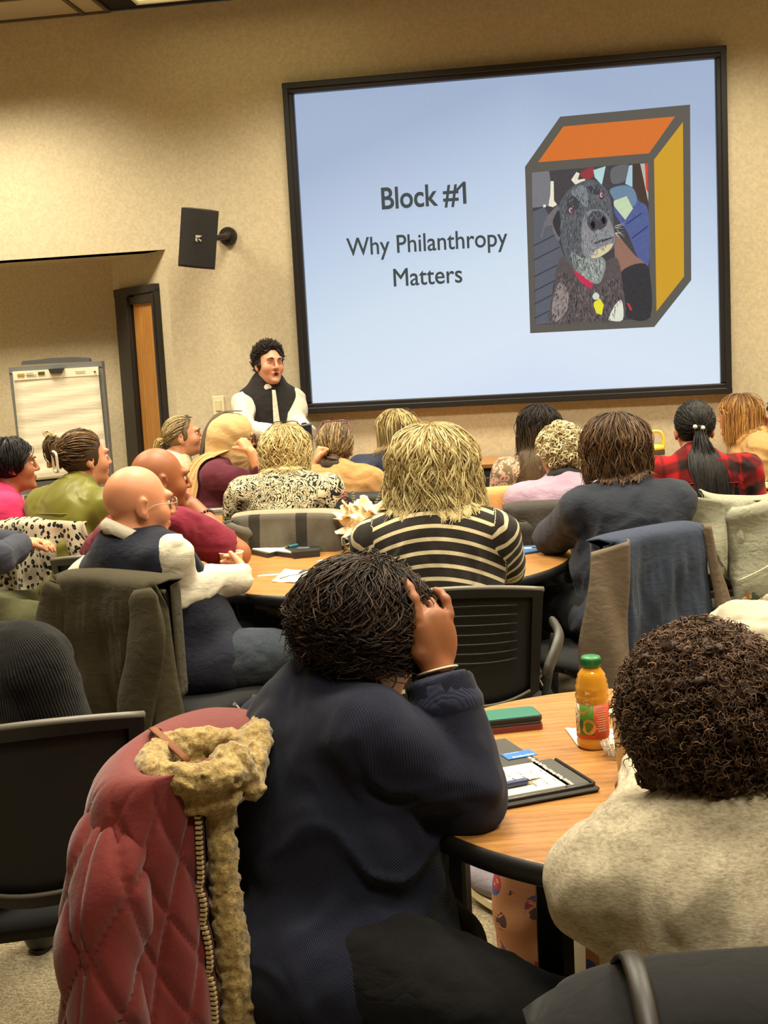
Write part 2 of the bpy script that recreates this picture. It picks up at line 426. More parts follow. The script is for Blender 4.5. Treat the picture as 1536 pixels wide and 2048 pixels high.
class Person:
    def __init__(s, label, top, yaw=0, lean=6, nk=18, head=(0, 0, 0), bulk=1.0, depth=1.0, sw=.18, skin_c=(205, 150, 112), arms=None, hs=1.0,
                 hip=.555, slide=0.0, legs=None, vox=.007, stand=False, side=0, mouth=0, hands=None, tw=0, neckr=1.0, ears=True, knee=None, hipfix=None, hv=0.0, armk=1.0):
        s.hs = hs; s.bulk = bulk; b = bulk; s.yaw = yaw; top = np.array(top, float)-np.array([0, 0, hv])
        Rl = rotm('x', -lean)@rotm('y', side); s.sp = Rl@np.array([0, 0, 1.0]); s.fr = Rl@np.array([0, 1.0, 0])
        s.Rh = rotm('z', head[0])@rotm('x', head[1])@rotm('y', head[2])
        nd = rotm('y', side)@np.array([0, math.sin(math.radians(lean+nk)), math.cos(math.radians(lean+nk))])
        off = nd*.135*hs+s.Rh@np.array([0, .012, .0])*hs; tp = s.Rh@np.array([0, -.02, .112])*hs
        hz = .93*hip if stand else hip
        T = (top[2]-tp[2]-off[2]-hz)/s.sp[2]; s.T = T
        s.H = np.array([0, 0, hz]); s.N = s.H+s.sp*T; s.Hc = s.N+off
        Rz = rotm('z', yaw); d = Rz@(s.Hc+tp); s.Rz = Rz
        s.loc = np.array([top[0]-d[0], top[1]-d[1], 0.0])
        if hipfix is not None:   # keep the hips where given, bend the spine to the head
            s.loc[:2] = hipfix; Hl = s.L(top)-tp; s.Hc = Hl; s.N = Hl-off; v = s.N-s.H; s.T = np.linalg.norm(v); s.sp = v/s.T
            s.fr = nrm(np.array([0, 1.0, 0])-s.sp[1]*s.sp); T = s.T
        s.X = np.cross(s.fr, s.sp); s.R = np.stack([s.X, s.fr, s.sp], 1)@rotm('z', tw)
        s.Xs = s.R[:, 0]
        s.root = thing('person', label, 'person', s.loc, math.radians(yaw)); s.skin_c = skin_c
        P = lambda t, f=0, x=0: s.H+s.sp*T*t+s.fr*f+s.Xs*x
        s.Pt = P; w_ = (sw/.18)
        s.torso = [EL(s.H+np.array([0, -.0, .0]), (.165*b, .125*b, .115), k=.05),
                   EL(P(.36, .015*depth), (.15*b, .118*b*depth, T*.36), s.R, .06),
                   EL(P(.70, -.005), (.150*w_*b**.6, .108*b**.7, T*.33), s.R, .06),
                   RC(P(.85, -.012, -sw*.74), P(.87, -.012, 0), .054*b**.3, .060*b**.3, .06), RC(P(.85, -.012, sw*.74), P(.87, -.012, 0), .054*b**.3, .060*b**.3, .06),
                   RC(P(.86, -.01), s.N+nd*.01, .075*b**.3, .058*neckr, .05)]
        s.S = {'L': P(.835, -.01, -sw), 'R': P(.835, -.01, sw)}
        ua, fa = .275*hs**.5, .245*hs**.5; ab = b**.5*armk; s.ab = ab
        s.E = {}; s.W = {}; s.armp = {}; s.handp = {}
        for q, sg in (('L', -1), ('R', 1)):
            a = (arms or {}).get(q)
            if a is None:
                E = s.S[q]+np.array([sg*.05, .06, -.245]); W = E+np.array([-sg*.10, .2, .02])
            elif a[0] is None:
                W = s.L(a[1]); h = s.V(a[2]) if len(a) > 2 else np.array([sg*.6, -.2, -1.0]); E, W = ik(s.S[q], W, ua, fa, h)
            else: E = s.L(a[0]); W = s.L(a[1])
            s.E[q] = E; s.W[q] = W
            s.armp[q] = [RC(s.S[q], E, .056*ab, .043*ab, .035), RC(E, W, .044*ab, .027*ab**.5, .02)]
            hd = (hands or {}).get(q)
            if hd: s.handp[q] = hand_prims(W, s.V(hd['dir']), s.V(hd['palm']), hd.get('side', 1), **{k: v for k, v in hd.items() if k in ('curl', 'thumb', 'spread', 'sc', 'curls')})
            else: s.handp[q] = hand_prims(W, nrm(W-E), np.array([0, 0, -1.0])+.01*nrm(W-E), -sg)
        s.neckp = [RC(s.N-nd*.02, s.Hc+s.Rh@np.array([0, -.012, -.06])*hs, .058*neckr, .053*neckr*hs, .03)]
        s.legp = {}; s.foot = {}
        for q, sg in (('L', -1), ('R', 1)):
            hj = s.H+np.array([sg*.09*b, .03, -.01])
            lg = (legs or {}).get(q)
            if stand: kn = hj+np.array([sg*.01, .015, -.42]); an = kn+np.array([0, -.03, -.40]); an[2] = .075; ft = an+np.array([sg*.03, .15, -.045])
            elif lg: kn = s.L(lg[0]); an = s.L(lg[1]); ft = s.L(lg[2])
            else:
                kn = hj+np.array([sg*.06, .40-slide, -.03]) if knee is None else hj+np.array([sg*knee[0], knee[1], knee[2]])
                an = np.array([kn[0], kn[1]+.02, .075]); ft = an+np.array([sg*.02, .14, -.045])
            s.legp[q] = [RC(hj, kn, .088*b**.8, .060*b**.5, .04), RC(kn, an, .058*b**.5, .038, .03)]; s.foot[q] = (an, ft)
        s.headp = s.head_prims(mouth, ears); s.build_body(vox, mouth)
    def L(s, p): return s.Rz.T@(np.array(p, float)-s.loc)          # world -> own frame
    def V(s, v): return s.Rz.T@np.array(v, float)
    def h(s, q): return s.Hc+(np.asarray(q, float)*s.hs)@s.Rh.T      # head frame -> own frame
    def head_prims(s, mouth, ears):
        H = s.h; R = s.Rh; k = s.hs; e = lambda c, r, kk=.02, op='u', Ra=None: EL(H(c), np.array(r)*k, R if Ra is None else R@Ra, kk*k, op)
        c = lambda a, b, r1, r2, kk=.012, op='u': RC(H(a), H(b), r1*k, r2*k, kk*k, op=op)
        P = [e((0, -.012, .022), (.075, .094, .089)), e((0, .028, -.035), (.060, .064, .082), .03), e((0, .048, -.088), (.040, .040, .034), .03),
             c((-.035, .088, .022), (.035, .088, .022), .012, .012, .02), e((.038, .062, -.035), (.024, .026, .026), .025), e((-.038, .062, -.035), (.024, .026, .026), .025),
             e((.032, .104, .000), (.019, .012, .011), .012, 's'), e((-.032, .104, .000), (.019, .012, .011), .012, 's'),
             c((0, .095, .012), (0, .114, -.033), .007, .010, .012), e((.011, .102, -.036), (.008, .010, .007), .008), e((-.011, .102, -.036), (.008, .010, .007), .008),
             e((0, .092, -.064), (.024, .012, .0065), .006), e((0, .091, -.075), (.021, .012, .0075), .006), e((0, .083, -.108), (.020, .018, .014), .02)]
        if mouth: P.append(e((0, .105, -.071), (.013, .022, .011*mouth), .004, 's'))
        if ears:
            for sg in (-1, 1):
                Ra = rotm('z', sg*-22)@rotm('x', -10)
                P += [e((sg*.079, -.012, -.008), (.008, .020, .032), .008, 'u', Ra), e((sg*.088, -.004, -.004), (.006, .011, .018), .005, 's', Ra), e((sg*.076, -.002, -.036), (.007, .010, .012), .006)]
        return P
    def build_body(s, vox, mouth):
        pr = s.torso+s.neckp+s.headp
        for q in 'LR':
            pr += s.armp[q]+s.handp[q]+s.legp[q]+[RC(s.foot[q][0]-np.array([0, 0, .01]), s.foot[q][1], .032, .025, .02)]
        v, f = mesh_sdf(pr, vox)
        q = ((v-s.Hc)@s.Rh)/s.hs
        c = np.ones((len(v), 3))
        lip = np.exp(-(((q[:, 0])/.022)**2+((q[:, 2]+.069)/.011)**2)**2)*(q[:, 1] > .075)
        c *= 1-lip[:, None]*np.array([.22, .5, .45])
        ck = np.exp(-(((np.abs(q[:, 0])-.042)/.02)**2+((q[:, 2]+.04)/.02)**2))*(q[:, 1] > .04); c *= 1-ck[:, None]*np.array([.02, .14, .16])
        if mouth: c[(np.abs(q[:, 0]) < .013) & (np.abs(q[:, 2]+.071) < .010*mouth) & (q[:, 1] > .07) & (q[:, 1] < .099)] *= np.array([.30, .16, .15])
        s.body = mk('body', v, f, skin(s.skin_c), s.root, True, col=c)
    def eyes(s, closed=False, iris=(70, 50, 35), brow=(50, 35, 25)):
        m = plain('eye_white', (225, 215, 200), .25)
        if not hasattr(s, 'x'): pass
        for sg in (-1, 1):
            b = MB(); b.lathe([(0, -.0105)]+[(.0105*math.sin(a), -.0105*math.cos(a)) for a in np.linspace(.3, 2.84, 8)]+[(0, .0105)], 12)
            v = s.h(np.array(b.v)+np.array([sg*.032, .0815, .000]))
            mk('eye', v, b.f, m if not closed else skin(s.skin_c), s.root, True, col=np.ones((len(v), 3))*(.9 if closed else 1))
            if not closed:
                b = MB(); b.lathe([(0, .0108), (.0048, .0101)], 12, R=rotm('x', -90)); v = s.h(np.array(b.v)+np.array([sg*.032, .0818, .0]))
                mk('iris', v, b.f, plain('iris', iris, .2), s.root)
            p = bez([(sg*.014, .105, .019), (sg*.03, .103, .024), (sg*.05, .088, .018)], 8)
            v, f = tubes(s.h(p)[None], np.array([.002, .0035, .0038, .0036, .0032, .0028, .002, .001])*s.hs, 5); mk('eyebrow', v, f, plain('brow_%d' % brow[0], brow, .8), s.root)
    # ---------------------------------------------------------- clothing
    def top(s, name, mat, g=.016, sleeve=1.0, neck=.0, hem=0, amp=.006, fs=.09, curv=1.2, vox=.008, low=None, cuff=None, arms=True, seed=0, puff=0, label=None, extra=None, sl_g=None, cutz=None):
        tp = [t.grow(g) for t in s.torso]
        tp[-1] = RC(s.torso[-1].a, s.torso[-1].a+(s.torso[-1].b-s.torso[-1].a)*(.72+neck), s.torso[-1].r1+g, s.torso[-1].r2+g+.006, .05)
        pr = list(tp); arm = []
        if hem: pr.append(EL(s.H+np.array([0, .0, -.03]), (.175*s.bulk+g, .15*s.bulk+g, .12), k=.05))
        if arms:
            for q in 'LR':
                S, E, W = s.S[q], s.E[q], s.W[q]; u, fo = s.armp[q]; gg = g if sl_g is None else sl_g
                if sleeve > .5:
                    t = (sleeve-.5)*2; e = E+(W-E)*t; arm += [RC(S, E, u.r1+gg, u.r2+gg+puff, .03), RC(E, e, fo.r1+gg+puff, fo.r1+(fo.r2-fo.r1)*t+gg+.004, .009, cut=True)]
                elif sleeve > 0: arm += [RC(S, S+(E-S)*sleeve*2, u.r1+gg, u.r1+(u.r2-u.r1)*sleeve*2+gg+.006, .03, cut=True)]
        pr += arm
        if extra: pr += extra
        sd = seed*3.7
        def disp(p):
            q = (p-s.H)@s.R; wz = np.exp(-((q[..., 2]/s.T-.25)/.28)**2); sh = np.exp(-((np.abs(q[..., 0])-.16)/.07)**2)*np.exp(-((q[..., 2]/s.T-.62)/.2)**2)
            n = vnoise(p/fs+sd)
            wp = vnoise(p/.11+sd+4)*1.6
            f1 = vnoise(np.stack([q[..., 0]*4+sd, q[..., 1]*4, q[..., 2]*15+np.abs(q[..., 0])*9+wp], -1))
            f2 = vnoise(np.stack([q[..., 0]*16+wp, q[..., 1]*5+sd, q[..., 2]*6+np.abs(q[..., 0])*12], -1))
            f3 = vnoise(p/.038+sd+wp[..., None])
            r1 = .5-np.abs(f1)*1.4; r2 = .5-np.abs(f2)*1.4
            return amp*(.55*n+.95*r1*(wz+.30)+.75*r2*(sh+.22)+.28*f3)
        v, f = mesh_sdf(pr, vox, disp if amp else None)
        s.topp = pr; s.armgar = arm
        dt = np.full(len(v), 1.0)
        for t in tp: dt = np.minimum(dt, t.d(v))
        q = (v-s.H)@s.R; pc = np.stack([q[:, 0], q[:, 1], q[:, 2]+curv*q[:, 0]**2], 1)
        if arm:
            da = np.full(len(v), 1.0); al = np.zeros(len(v)); an = np.zeros(len(v)); off = 0
            for i, a in enumerate(arm):
                d = a.d(v); m = d < da; ba = a.b-a.a; L = np.linalg.norm(ba); t = (v-a.a)@ba/L
                x, y = np.cross(ba/L, [0.3, .2, 1]), 0; x = nrm(x); y = np.cross(ba/L, x)
                st = np.linalg.norm(arm[i-1].b-arm[i-1].a) if (sleeve > .5 and i % 2) else 0
                al[m] = (t+st)[m]; an[m] = np.arctan2((v-a.a)@y, (v-a.a)@x)[m]; da[m] = d[m]
            m = da < dt-.012
            pc[m] = np.stack([an[m]*.06, an[m]*0, -al[m]+.37], 1)
        if cutz is not None:
            pass
        o = mk(name, v, f, mat, s.root, True, pc=pc)
        if label: o['label'] = label
        return o
    def vest(s, name, mat, g=.03, vox=.008, amp=.006, seed=1, neck=.25):
        tp = [t.grow(g) for t in s.torso]; a = s.torso[-1]
        tp[-1] = RC(a.a, a.a+(a.b-a.a)*(.8+neck), a.r1+g, a.r2+g+.004, .05)
        pr = tp+[EL(s.H+np.array([0, 0, -.02]), (.175*s.bulk+g, .15*s.bulk+g, .12), k=.05)]
        for q in 'LR':   # arm holes
            d = nrm(s.S[q]-s.Pt(.865)); pr.append(RC(s.S[q]+d*.045, s.S[q]+d*.045-s.sp*.10, .075, .07, .015, op='s'))
        sd = seed*2.3
        def disp(p): return amp*(vnoise(p/.08+sd)+.6*vnoise(np.stack([p[..., 0]*4, p[..., 1]*4, p[..., 2]*20], -1)+sd))
        v, f = mesh_sdf(pr, vox, disp); q = (v-s.H)@s.R
        s.vestp = pr; return mk(name, v, f, mat, s.root, True, pc=q)
    def pants(s, mat, shoe, g=.014, vox=.010, name='trousers', sole=None, length=1.0):
        pr = [EL(s.H+np.array([0, 0, -.005]), (.165*s.bulk+g, .125*s.bulk+g, .115), k=.05)]
        for q in 'LR':
            a, b = s.legp[q]; e = b.a+(b.b-b.a)*length
            pr += [a.grow(g), RC(b.a, e, b.r1+g, b.r2+g+.012, .03, cut=True)]
        def disp(p): return .006*vnoise(p/.07)+.004*vnoise(p/.03+5)
        v, f = mesh_sdf(pr, vox, disp); mk(name, v, f, mat, s.root, True, pc=v)
        for q in 'LR': s.shoe(q, shoe, sole)
    def shoe(s, q, mat, sole=None):
        an, ft = s.foot[q]; d = ft-an; dh = nrm([d[0], d[1], 0]); z = np.array([0, 0, 1.0]); sl = d[2]/max(np.linalg.norm(d[:2]), .01)
        tilt = nrm(dh+z*(sl+.3)); base = an-z*.045; R = np.stack([np.cross(tilt, nrm(z-tilt*(tilt@z))), tilt, nrm(z-tilt*(tilt@z))], 1)
        up = R[:, 2]; c = base+tilt*.06
        v, f = mesh_sdf([EL(base+tilt*.13+up*.004, (.046, .085, .036), R, .03), EL(base-tilt*.005+up*.008, (.038, .055, .045), R, .03), RC(base+up*.01, an+up*.015, .042, .047, .03, cut=True),
                         BX(base+tilt*.08-up*.06, (.1, .3, .03), R, .002, .006, 's')], .006)
        o = mk('shoe', v, f, mat, s.root, True)
        b = MB(); L = []
        for a in np.linspace(0, 2*math.pi, 28, endpoint=False): L.append((math.cos(a)*(.043 if math.sin(a) > 0 else .038), .075+math.sin(a)*.132))
        V = [base+R@np.array([x, y, -.043]) for x, y in L]+[base+R@np.array([x, y, -.022]) for x, y in L]; n = len(L)
        b.add(V, [(i, (i+1) % n, n+(i+1) % n, n+i) for i in range(n)]+[tuple(range(n-1, -1, -1)), tuple(range(n, 2*n))])
        b.build('shoe_sole', sole or plain('black_rubber', (22, 21, 20), .7), o)
        return o, base, R
    def collar(s, mat, r=.064, h=.045, flare=.012, open_=25, name='collar', up=.0, back=0, fold=True, th=.004, tilt=0):
        nd = nrm(s.Hc-s.N); x = nrm(np.cross([0, 1.0, 0], nd)*-1); y = np.cross(nd, x)*1.0
        if y[1] < 0: y = -y
        nu = 44; a = np.radians(np.linspace(90+open_, 450-open_, nu)); V = []
        prof = [(0, 0), (0, h*.5), (.001, h), (.006, h+.004), (flare, h*.75), (flare+.006, h*.2)] if fold else [(0, 0), (.0, h*.5), (.002, h*.8), (.004, h)]
        P = np.zeros((nu, len(prof), 3))
        for i, t in enumerate(a):
            dz = -.02*(1+math.sin(t))*.5+tilt*math.sin(t)
            for j, (e, z) in enumerate(prof):
                P[i, j] = s.N+nd*(up+z+dz)+(x*math.cos(t)+y*math.sin(t))*(r+e)
        v, f = sheet(P, th); return mk(name, v, f, mat, s.root, True, pc=v)
    def band(s, q, t0, t1, mat, g=.02, name='cuff'):
        a = s.E[q]+(s.W[q]-s.E[q])*t0; b = s.E[q]+(s.W[q]-s.E[q])*t1; fo = s.armp[q][1]
        r = lambda t: fo.r1+(fo.r2-fo.r1)*t+g
        v, f = tubes(np.stack([a+(b-a)*u for u in np.linspace(0, 1, 6)])[None], np.array([r(t0)*.8, r(t0), r(t0)*1.03, r(t1)*1.03, r(t1), r(t1)*.8]), 20)
        return mk(name, v, f, mat, s.root, True, pc=v)
    def glasses(s, col=(30, 28, 26), up=False, name='glasses', w=.026, h=.019, pos=None, tiltup=0, r=.0016):
        m = plain('spectacle_frame_%d_%d_%d' % col, col, .35)
        y, z = (.108, -.004) if not up else (.075, .105)
        if pos: y, z = pos
        R = rotm('x', tiltup if up else 0); b = MB(); C0 = np.array([0, y, z])
        T = lambda q: s.h(C0+np.asarray(q, float)@R.T)
        for sg in (-1, 1):
            a = np.linspace(0, 2*math.pi, 22, endpoint=False)
            sq = lambda c: np.sign(c)*np.abs(c)**.7
            p = np.stack([sg*.033+w*sq(np.cos(a)), -.004*np.abs(np.cos(a)), h*sq(np.sin(a))], 1); b.tube(T(p), r*1.2*s.hs, 6, closed=True)
            tm = [(sg*(.033+w), -.004, .006), (sg*.076, -.03, .006), (sg*.084, -.085, .004), (sg*.083, -.115, -.018)]
            b.tube(T(bez(tm, 10)), r*s.hs*1.1, 6)
        b.tube(T([(-.008, .002, .005), (0, .005, .008), (.008, .002, .005)]), r*s.hs, 6)
        o = b.build(name, m, s.root, True)
        g = MB()
        for sg in (-1, 1):
            a = np.linspace(0, 2*math.pi, 22, endpoint=False); sq = lambda c: np.sign(c)*np.abs(c)**.7
            p = np.stack([sg*.033+w*.97*sq(np.cos(a)), -.004*np.abs(np.cos(a)), h*.97*sq(np.sin(a))], 1); g.add(T(p), [tuple(range(22))])
        gl = NT('spectacle_lens') if 'lens' not in _M else None
        if gl: gl.set(Base_Color=(.9, .9, .88), Roughness=.05, Alpha=.22); _M['lens'] = gl.m
        g.build('lens', _M['lens'], o); return o
# ------------------------------------------------------------------ hair
HL = np.array([[0, 47], [30, 50], [55, 66], [75, 84], [95, 98], [125, 118], [180, 122]], float)   # hairline: azimuth from the front -> polar angle
def hairline(ph): return np.radians(np.interp(np.degrees(np.abs(ph)), HL[:, 0], HL[:, 1]))
def sph(ph, th): return np.stack([np.sin(th)*np.sin(ph), np.sin(th)*np.cos(ph), np.cos(th)], -1)
CR0 = np.array([0, -.012, .022]); AX = np.array([.076, .095, .090])
def lockcols(n, K, V_per, cols, root=None, tip=None, rootlen=.35):
    cols = np.array([lin(c) for c in cols]); i = RNG.integers(0, len(cols), n); j = RNG.integers(0, len(cols), n); u = RNG.random(n)[:, None]
    c = cols[i]*(1-u)+cols[j]*u; c = c*(.88+.24*RNG.random(n)[:, None])
    c = np.repeat(c[:, None], K, 1); t = np.linspace(0, 1, K)[None, :, None]
    if root is not None: a = np.clip(1-t/rootlen, 0, 1); c = c*(1-a)+np.array(lin(root))*a
    if tip is not None: a = np.clip((t-.4)/.6, 0, 1); c = c*(1-a)+np.array(lin(tip))*a
    return np.repeat(c[:, :, None], V_per, 2).reshape(-1, 3)
def pushout(P, prims, m=.006, it=2):
    if not prims: return P
    sh = P.shape; p = P.reshape(-1, 3).copy()
    for _ in range(it):
        d = sdf_at(prims, p); b = d < m
        if not b.any(): break
        p[b] += grad(prims, p[b])*(m-d[b])[:, None]
    return p.reshape(sh)
def locks(s, P, r, cols, name='hair', n=3, flat=.6, root=None, tip=None, parent=None, rootlen=.35):
    N, K, _ = P.shape; t = np.linspace(0, 1, K)
    rr = r*np.minimum(1, .55+t*2)*np.sqrt(np.clip(1-t**3, .12, 1))
    rr = rr[None]*(.7+.6*RNG.random((N, 1)))
    v, f = tubes(P, rr, n, flat=flat)
    return v, np.array(f), lockcols(N, K, n, cols, root, tip, rootlen)
def join_hair(s, parts, name='hair', mat=None):
    V = []; F = []; C = []; o = 0
    for v, f, c in parts: V.append(v); F.append(np.asarray(f)[:, :4]+o); C.append(c); o += len(v)
    return mk(name, np.concatenate(V), np.concatenate(F), mat or HAIR, s.root, True, col=np.concatenate(C))
def cap(s, vol, c, amp=.004, fs=.02, vox=.006, nape=-.075, face=1.0, extra=None, sides=True):
    H = s.h; k = s.hs
    pr = [EL(H(CR0), (AX+vol)*k, s.Rh, .02)]+(extra or [])+[EL(H((0, .122, -.035)), np.array([.092, .086, .118])*k*face, s.Rh, .012, 's'), BX(H((0, .138, -.07)), np.array([.2, .1, .11])*k, s.Rh, .01, .012, 's'),
          BX(H((0, 0, nape-.2)), np.array([.3, .3, .2])*k, s.Rh, .005, .02, 's')]
    v, f = mesh_sdf(pr, vox, (lambda p: amp*(vnoise(p/fs)+.6*vnoise(p/(fs*.5)+7))))
    n = vnoise(v/(fs*.6))*.5+.5
    return v, f, np.array(lin(c))[None]*(.75+.5*n[:, None])
def hair_fall(s, n, vol, L, cols, phi0=62, wave=.0, wl=.09, flare=.0, tip=0.0, r=.0045, K=18, root=None, tipc=None, th0=(2, 75), spread=1.0, lvar=.04, part=0.0, capc=None, ns=3, pushm=.006, back_in=0.0, frizz=.0, flat=.6, rootlen=.35, name='hair', front_len=None, pinch=0, clump=10, cw=.012, cpull=.62):
    """hair that follows the skull and then falls; L: length of the free part below the ears"""
    n_all = n; n = max(n//clump, 20)
    ph = np.radians(RNG.uniform(-180, 180, n)); th = np.radians(RNG.uniform(th0[0], th0[1], n)); pf = np.where(np.abs(ph) < math.radians(phi0), np.sign(ph+1e-9)*math.radians(phi0)*(1+.15*RNG.random(n)), ph)
    K1 = K//2; t = np.linspace(0, 1, K1); thl = th[:, None]*(1-t)+np.radians(97)*t
    start = np.minimum(thl, 9); pp = ph[:, None]*(1-t**.8)+pf[:, None]*t**.8
    hl = hairline(pp); shift = np.clip((thl-hl)/np.radians(15), 0, 1); 
    D = sph(pp, thl); lay = 1+RNG.random((n, 1, 1))*.18
    A = (AX+vol*np.sin(thl)[..., None]*.8+vol*.35*lay)
    Q = CR0+D*A; Q[..., 0] += part*np.exp(-(thl/.5)**2)*.01
    P1 = s.h(Q)
    Ln = L*(1+RNG.uniform(-lvar, lvar, n))/1.0
    if front_len is not None: Ln = np.where(np.abs(pf) < math.radians(phi0*1.3), front_len*(1+RNG.uniform(-.1, .1, n)), Ln)
    p0 = P1[:, -1]; c = s.h(CR0); out = p0-c; out[:, 2] = 0; ol = np.linalg.norm(out, axis=1, keepdims=True); out = out/np.maximum(ol, 1e-6)
    u = np.linspace(0, 1, K-K1+1)[1:]
    P2 = p0[:, None]-np.array([0, 0, 1.0])*(Ln[:, None]*u)[..., None]+out[:, None]*(flare*u**1.2-pinch*u+tip*np.clip(u-.65, 0, 1)**1.5*4)[None, :, None]
    P2 += -back_in*np.array([0, 1.0, 0])*u[None, :, None]
    P = np.concatenate([P1, P2], 1)
    if wave or frizz:
        z = np.linspace(0, 1, K)[None]; tot = Ln[:, None]+.15; q = RNG.random((n, 1))*6.28; q2 = RNG.random((n, 1))*6.28
        amp = wave*np.clip(z*2.6-.15, 0, 1)*(.5+RNG.random((n, 1)))
        ta = np.cross(out, [0, 0, 1.0]); a1 = amp*np.sin(z*tot/wl*6.28+q); a2 = amp*np.cos(z*tot/wl*6.28+q2)
        P += ta[:, None]*a1[..., None]+out[:, None]*np.abs(a2)[..., None]
        if frizz: P += RNG.normal(0, frizz, P.shape)*z[..., None]
    gi = RNG.integers(0, n, n_all); base = P[gi]; off = RNG.normal(0, cw, (n_all, 1, 3)); z = np.linspace(0, 1, K)[None, :, None]
    base = base+off*(1-cpull*z)*np.minimum(1, .25+z*2.2)+RNG.normal(0, .0025, (n_all, 1, 3))*np.sin(z*11+RNG.random((n_all, 1, 1))*6.3)
    cut = 1-np.abs(RNG.normal(0, lvar*.6, (n_all, 1))).clip(0, .5); k_ = np.linspace(0, 1, K)[None]*cut*(K-1); i0 = np.minimum(k_.astype(int), K-2); fr = (k_-i0)[..., None]; ii = np.arange(n_all)[:, None]
    P = base[ii, i0]*(1-fr)+base[ii, i0+1]*fr
    P = pushout(P, [EL(s.h(CR0), (AX+.004)*s.hs, s.Rh, .02)], .0, 1)
    P = pushout(P, getattr(s, 'topp', None), pushm)
    parts = [locks(s, P, r, cols, n=ns, flat=flat, root=root, tip=tipc, rootlen=rootlen)]
    parts.append(cap(s, vol*.55, capc or tuple(np.array(cols[0])*.8), nape=-.09, face=1.15))
    return parts
def hair_gather(s, n, tgt, vol, cols, r=.0035, K=12, root=None, ns=3, capc=None, jit=.012, front=0.0):
    ph = np.radians(RNG.uniform(-180, 180, n)); th = hairline(ph)*(1-.75*RNG.random(n)**1.6)
    d0 = sph(ph, th); g = (np.array(tgt)-CR0)/AX; rad = np.linalg.norm(g); g = g/rad
    t = np.linspace(0, 1, K)[None, :, None]; gj = g+RNG.normal(0, .05, (n, 3)); gj /= np.linalg.norm(gj, axis=1, keepdims=True)
    om = np.arccos(np.clip((d0*gj).sum(1), -1, 1))[:, None, None]
    D = (np.sin((1-t)*om)*d0[:, None]+np.sin(t*om)*gj[:, None])/np.maximum(np.sin(om), 1e-3)
    Q = CR0+D*(AX+vol*(.45+.55*np.sin(t*math.pi))*(.8+.4*RNG.random((n, 1, 1)))+.002)
    Q += RNG.normal(0, jit*.1, Q.shape)
    P = s.h(Q); return [locks(s, P, r, cols, n=ns, root=root), cap(s, vol*.6, capc or tuple(np.array(cols[0])*.8), amp=.002, nape=-.085, face=1.22)]
def hair_short(s, n, vol, ln, cols, curl=.008, turns=1.5, r=.004, K=10, capc=None, ns=3, grav=.3, comb=(0, 0, 0), capamp=.006, thmax=1.0, jit=.35, capfs=.025, root=None, tip=None, nape=-.08, flat=.7, face=1.0, back=0, capvol=.75, extra=None, vox=.006, top=None):
    u = RNG.random(n); ph = np.radians(RNG.uniform(-180, 180, n)); th = np.arccos(1-(1-np.cos(hairline(ph)*thmax))*u)
    D = sph(ph, th); volv = vol if top is None else vol+top*np.clip(D[:, 2:3], 0, 1)
    Q0 = CR0+D*(AX+volv*.7); N = nrm_rows(D/AX)
    dirv = N*(.6)+np.array(comb)+RNG.normal(0, jit, (n, 3)); dirv = nrm_rows(dirv)
    t = np.linspace(0, 1, K); a = nrm_rows(np.cross(dirv, RNG.normal(0, 1, (n, 3)))); b = np.cross(dirv, a)
    l = ln*(.6+.8*RNG.random((n, 1, 1))); q = RNG.random((n, 1))*6.28; tt = t[None]*turns*6.28+q
    cr = curl*(.6+.8*RNG.random((n, 1)))
    P = Q0[:, None]+dirv[:, None]*l*t[None, :, None]+a[:, None]*(cr*(np.cos(tt)-np.cos(q)))[..., None]+b[:, None]*(cr*(np.sin(tt)-np.sin(q)))[..., None]
    inn = CR0-Q0; P += np.array([0, 0, -1.0])*(grav*l*t[None, :, None]**2)
    P += (inn/np.linalg.norm(inn, axis=1, keepdims=True))[:, None]*l*.35*t[None, :, None]**2
    P = s.h(P)
    parts = [locks(s, P, r, cols, n=ns, flat=flat, root=root, tip=tip), cap(s, vol*capvol, capc or tuple(np.array(cols[0])*.7), amp=capamp, fs=capfs, nape=nape, face=face, extra=extra, vox=vox)]
    return parts
def nrm_rows(v): return v/np.maximum(np.linalg.norm(v, axis=-1, keepdims=True), 1e-9)
def tail(s, n, start, pts, rad, cols, r=.004, K=16, ns=3, root=None, tip=None, wave=.004, push=True, spread=None):
    """bundle of locks along the path pts (own frame)"""
    c = bez([start]+list(pts), K); t = np.linspace(0, 1, K)
    rr = rad*np.interp(t, [0, .15, .5, 1], [.5, 1, 1, .35]) if spread is None else rad*np.interp(t, np.linspace(0, 1, len(spread)), spread)
    a = RNG.random(n)*6.28; q = np.sqrt(RNG.random(n)); off = np.stack([np.cos(a)*q, np.sin(a)*q], 1)
    T = nrm_rows(np.gradient(c, axis=0)); X = nrm_rows(np.cross(T, [0.02, 1, .05])); Y = np.cross(T, X)
    P = c[None]+(off[:, 0, None, None]*X[None]+off[:, 1, None, None]*Y[None]*.6)*rr[None, :, None]
    P += RNG.normal(0, wave, (n, 1, 3))*np.sin(t*9+RNG.random((n, 1))*6)[..., None]
    end = np.clip(t, 0, 1); P = P+(P-c[None])*0
    if push: P = pushout(P, getattr(s, 'topp', None), .005)
    return locks(s, P, r, cols, n=ns, root=root, tip=tip)
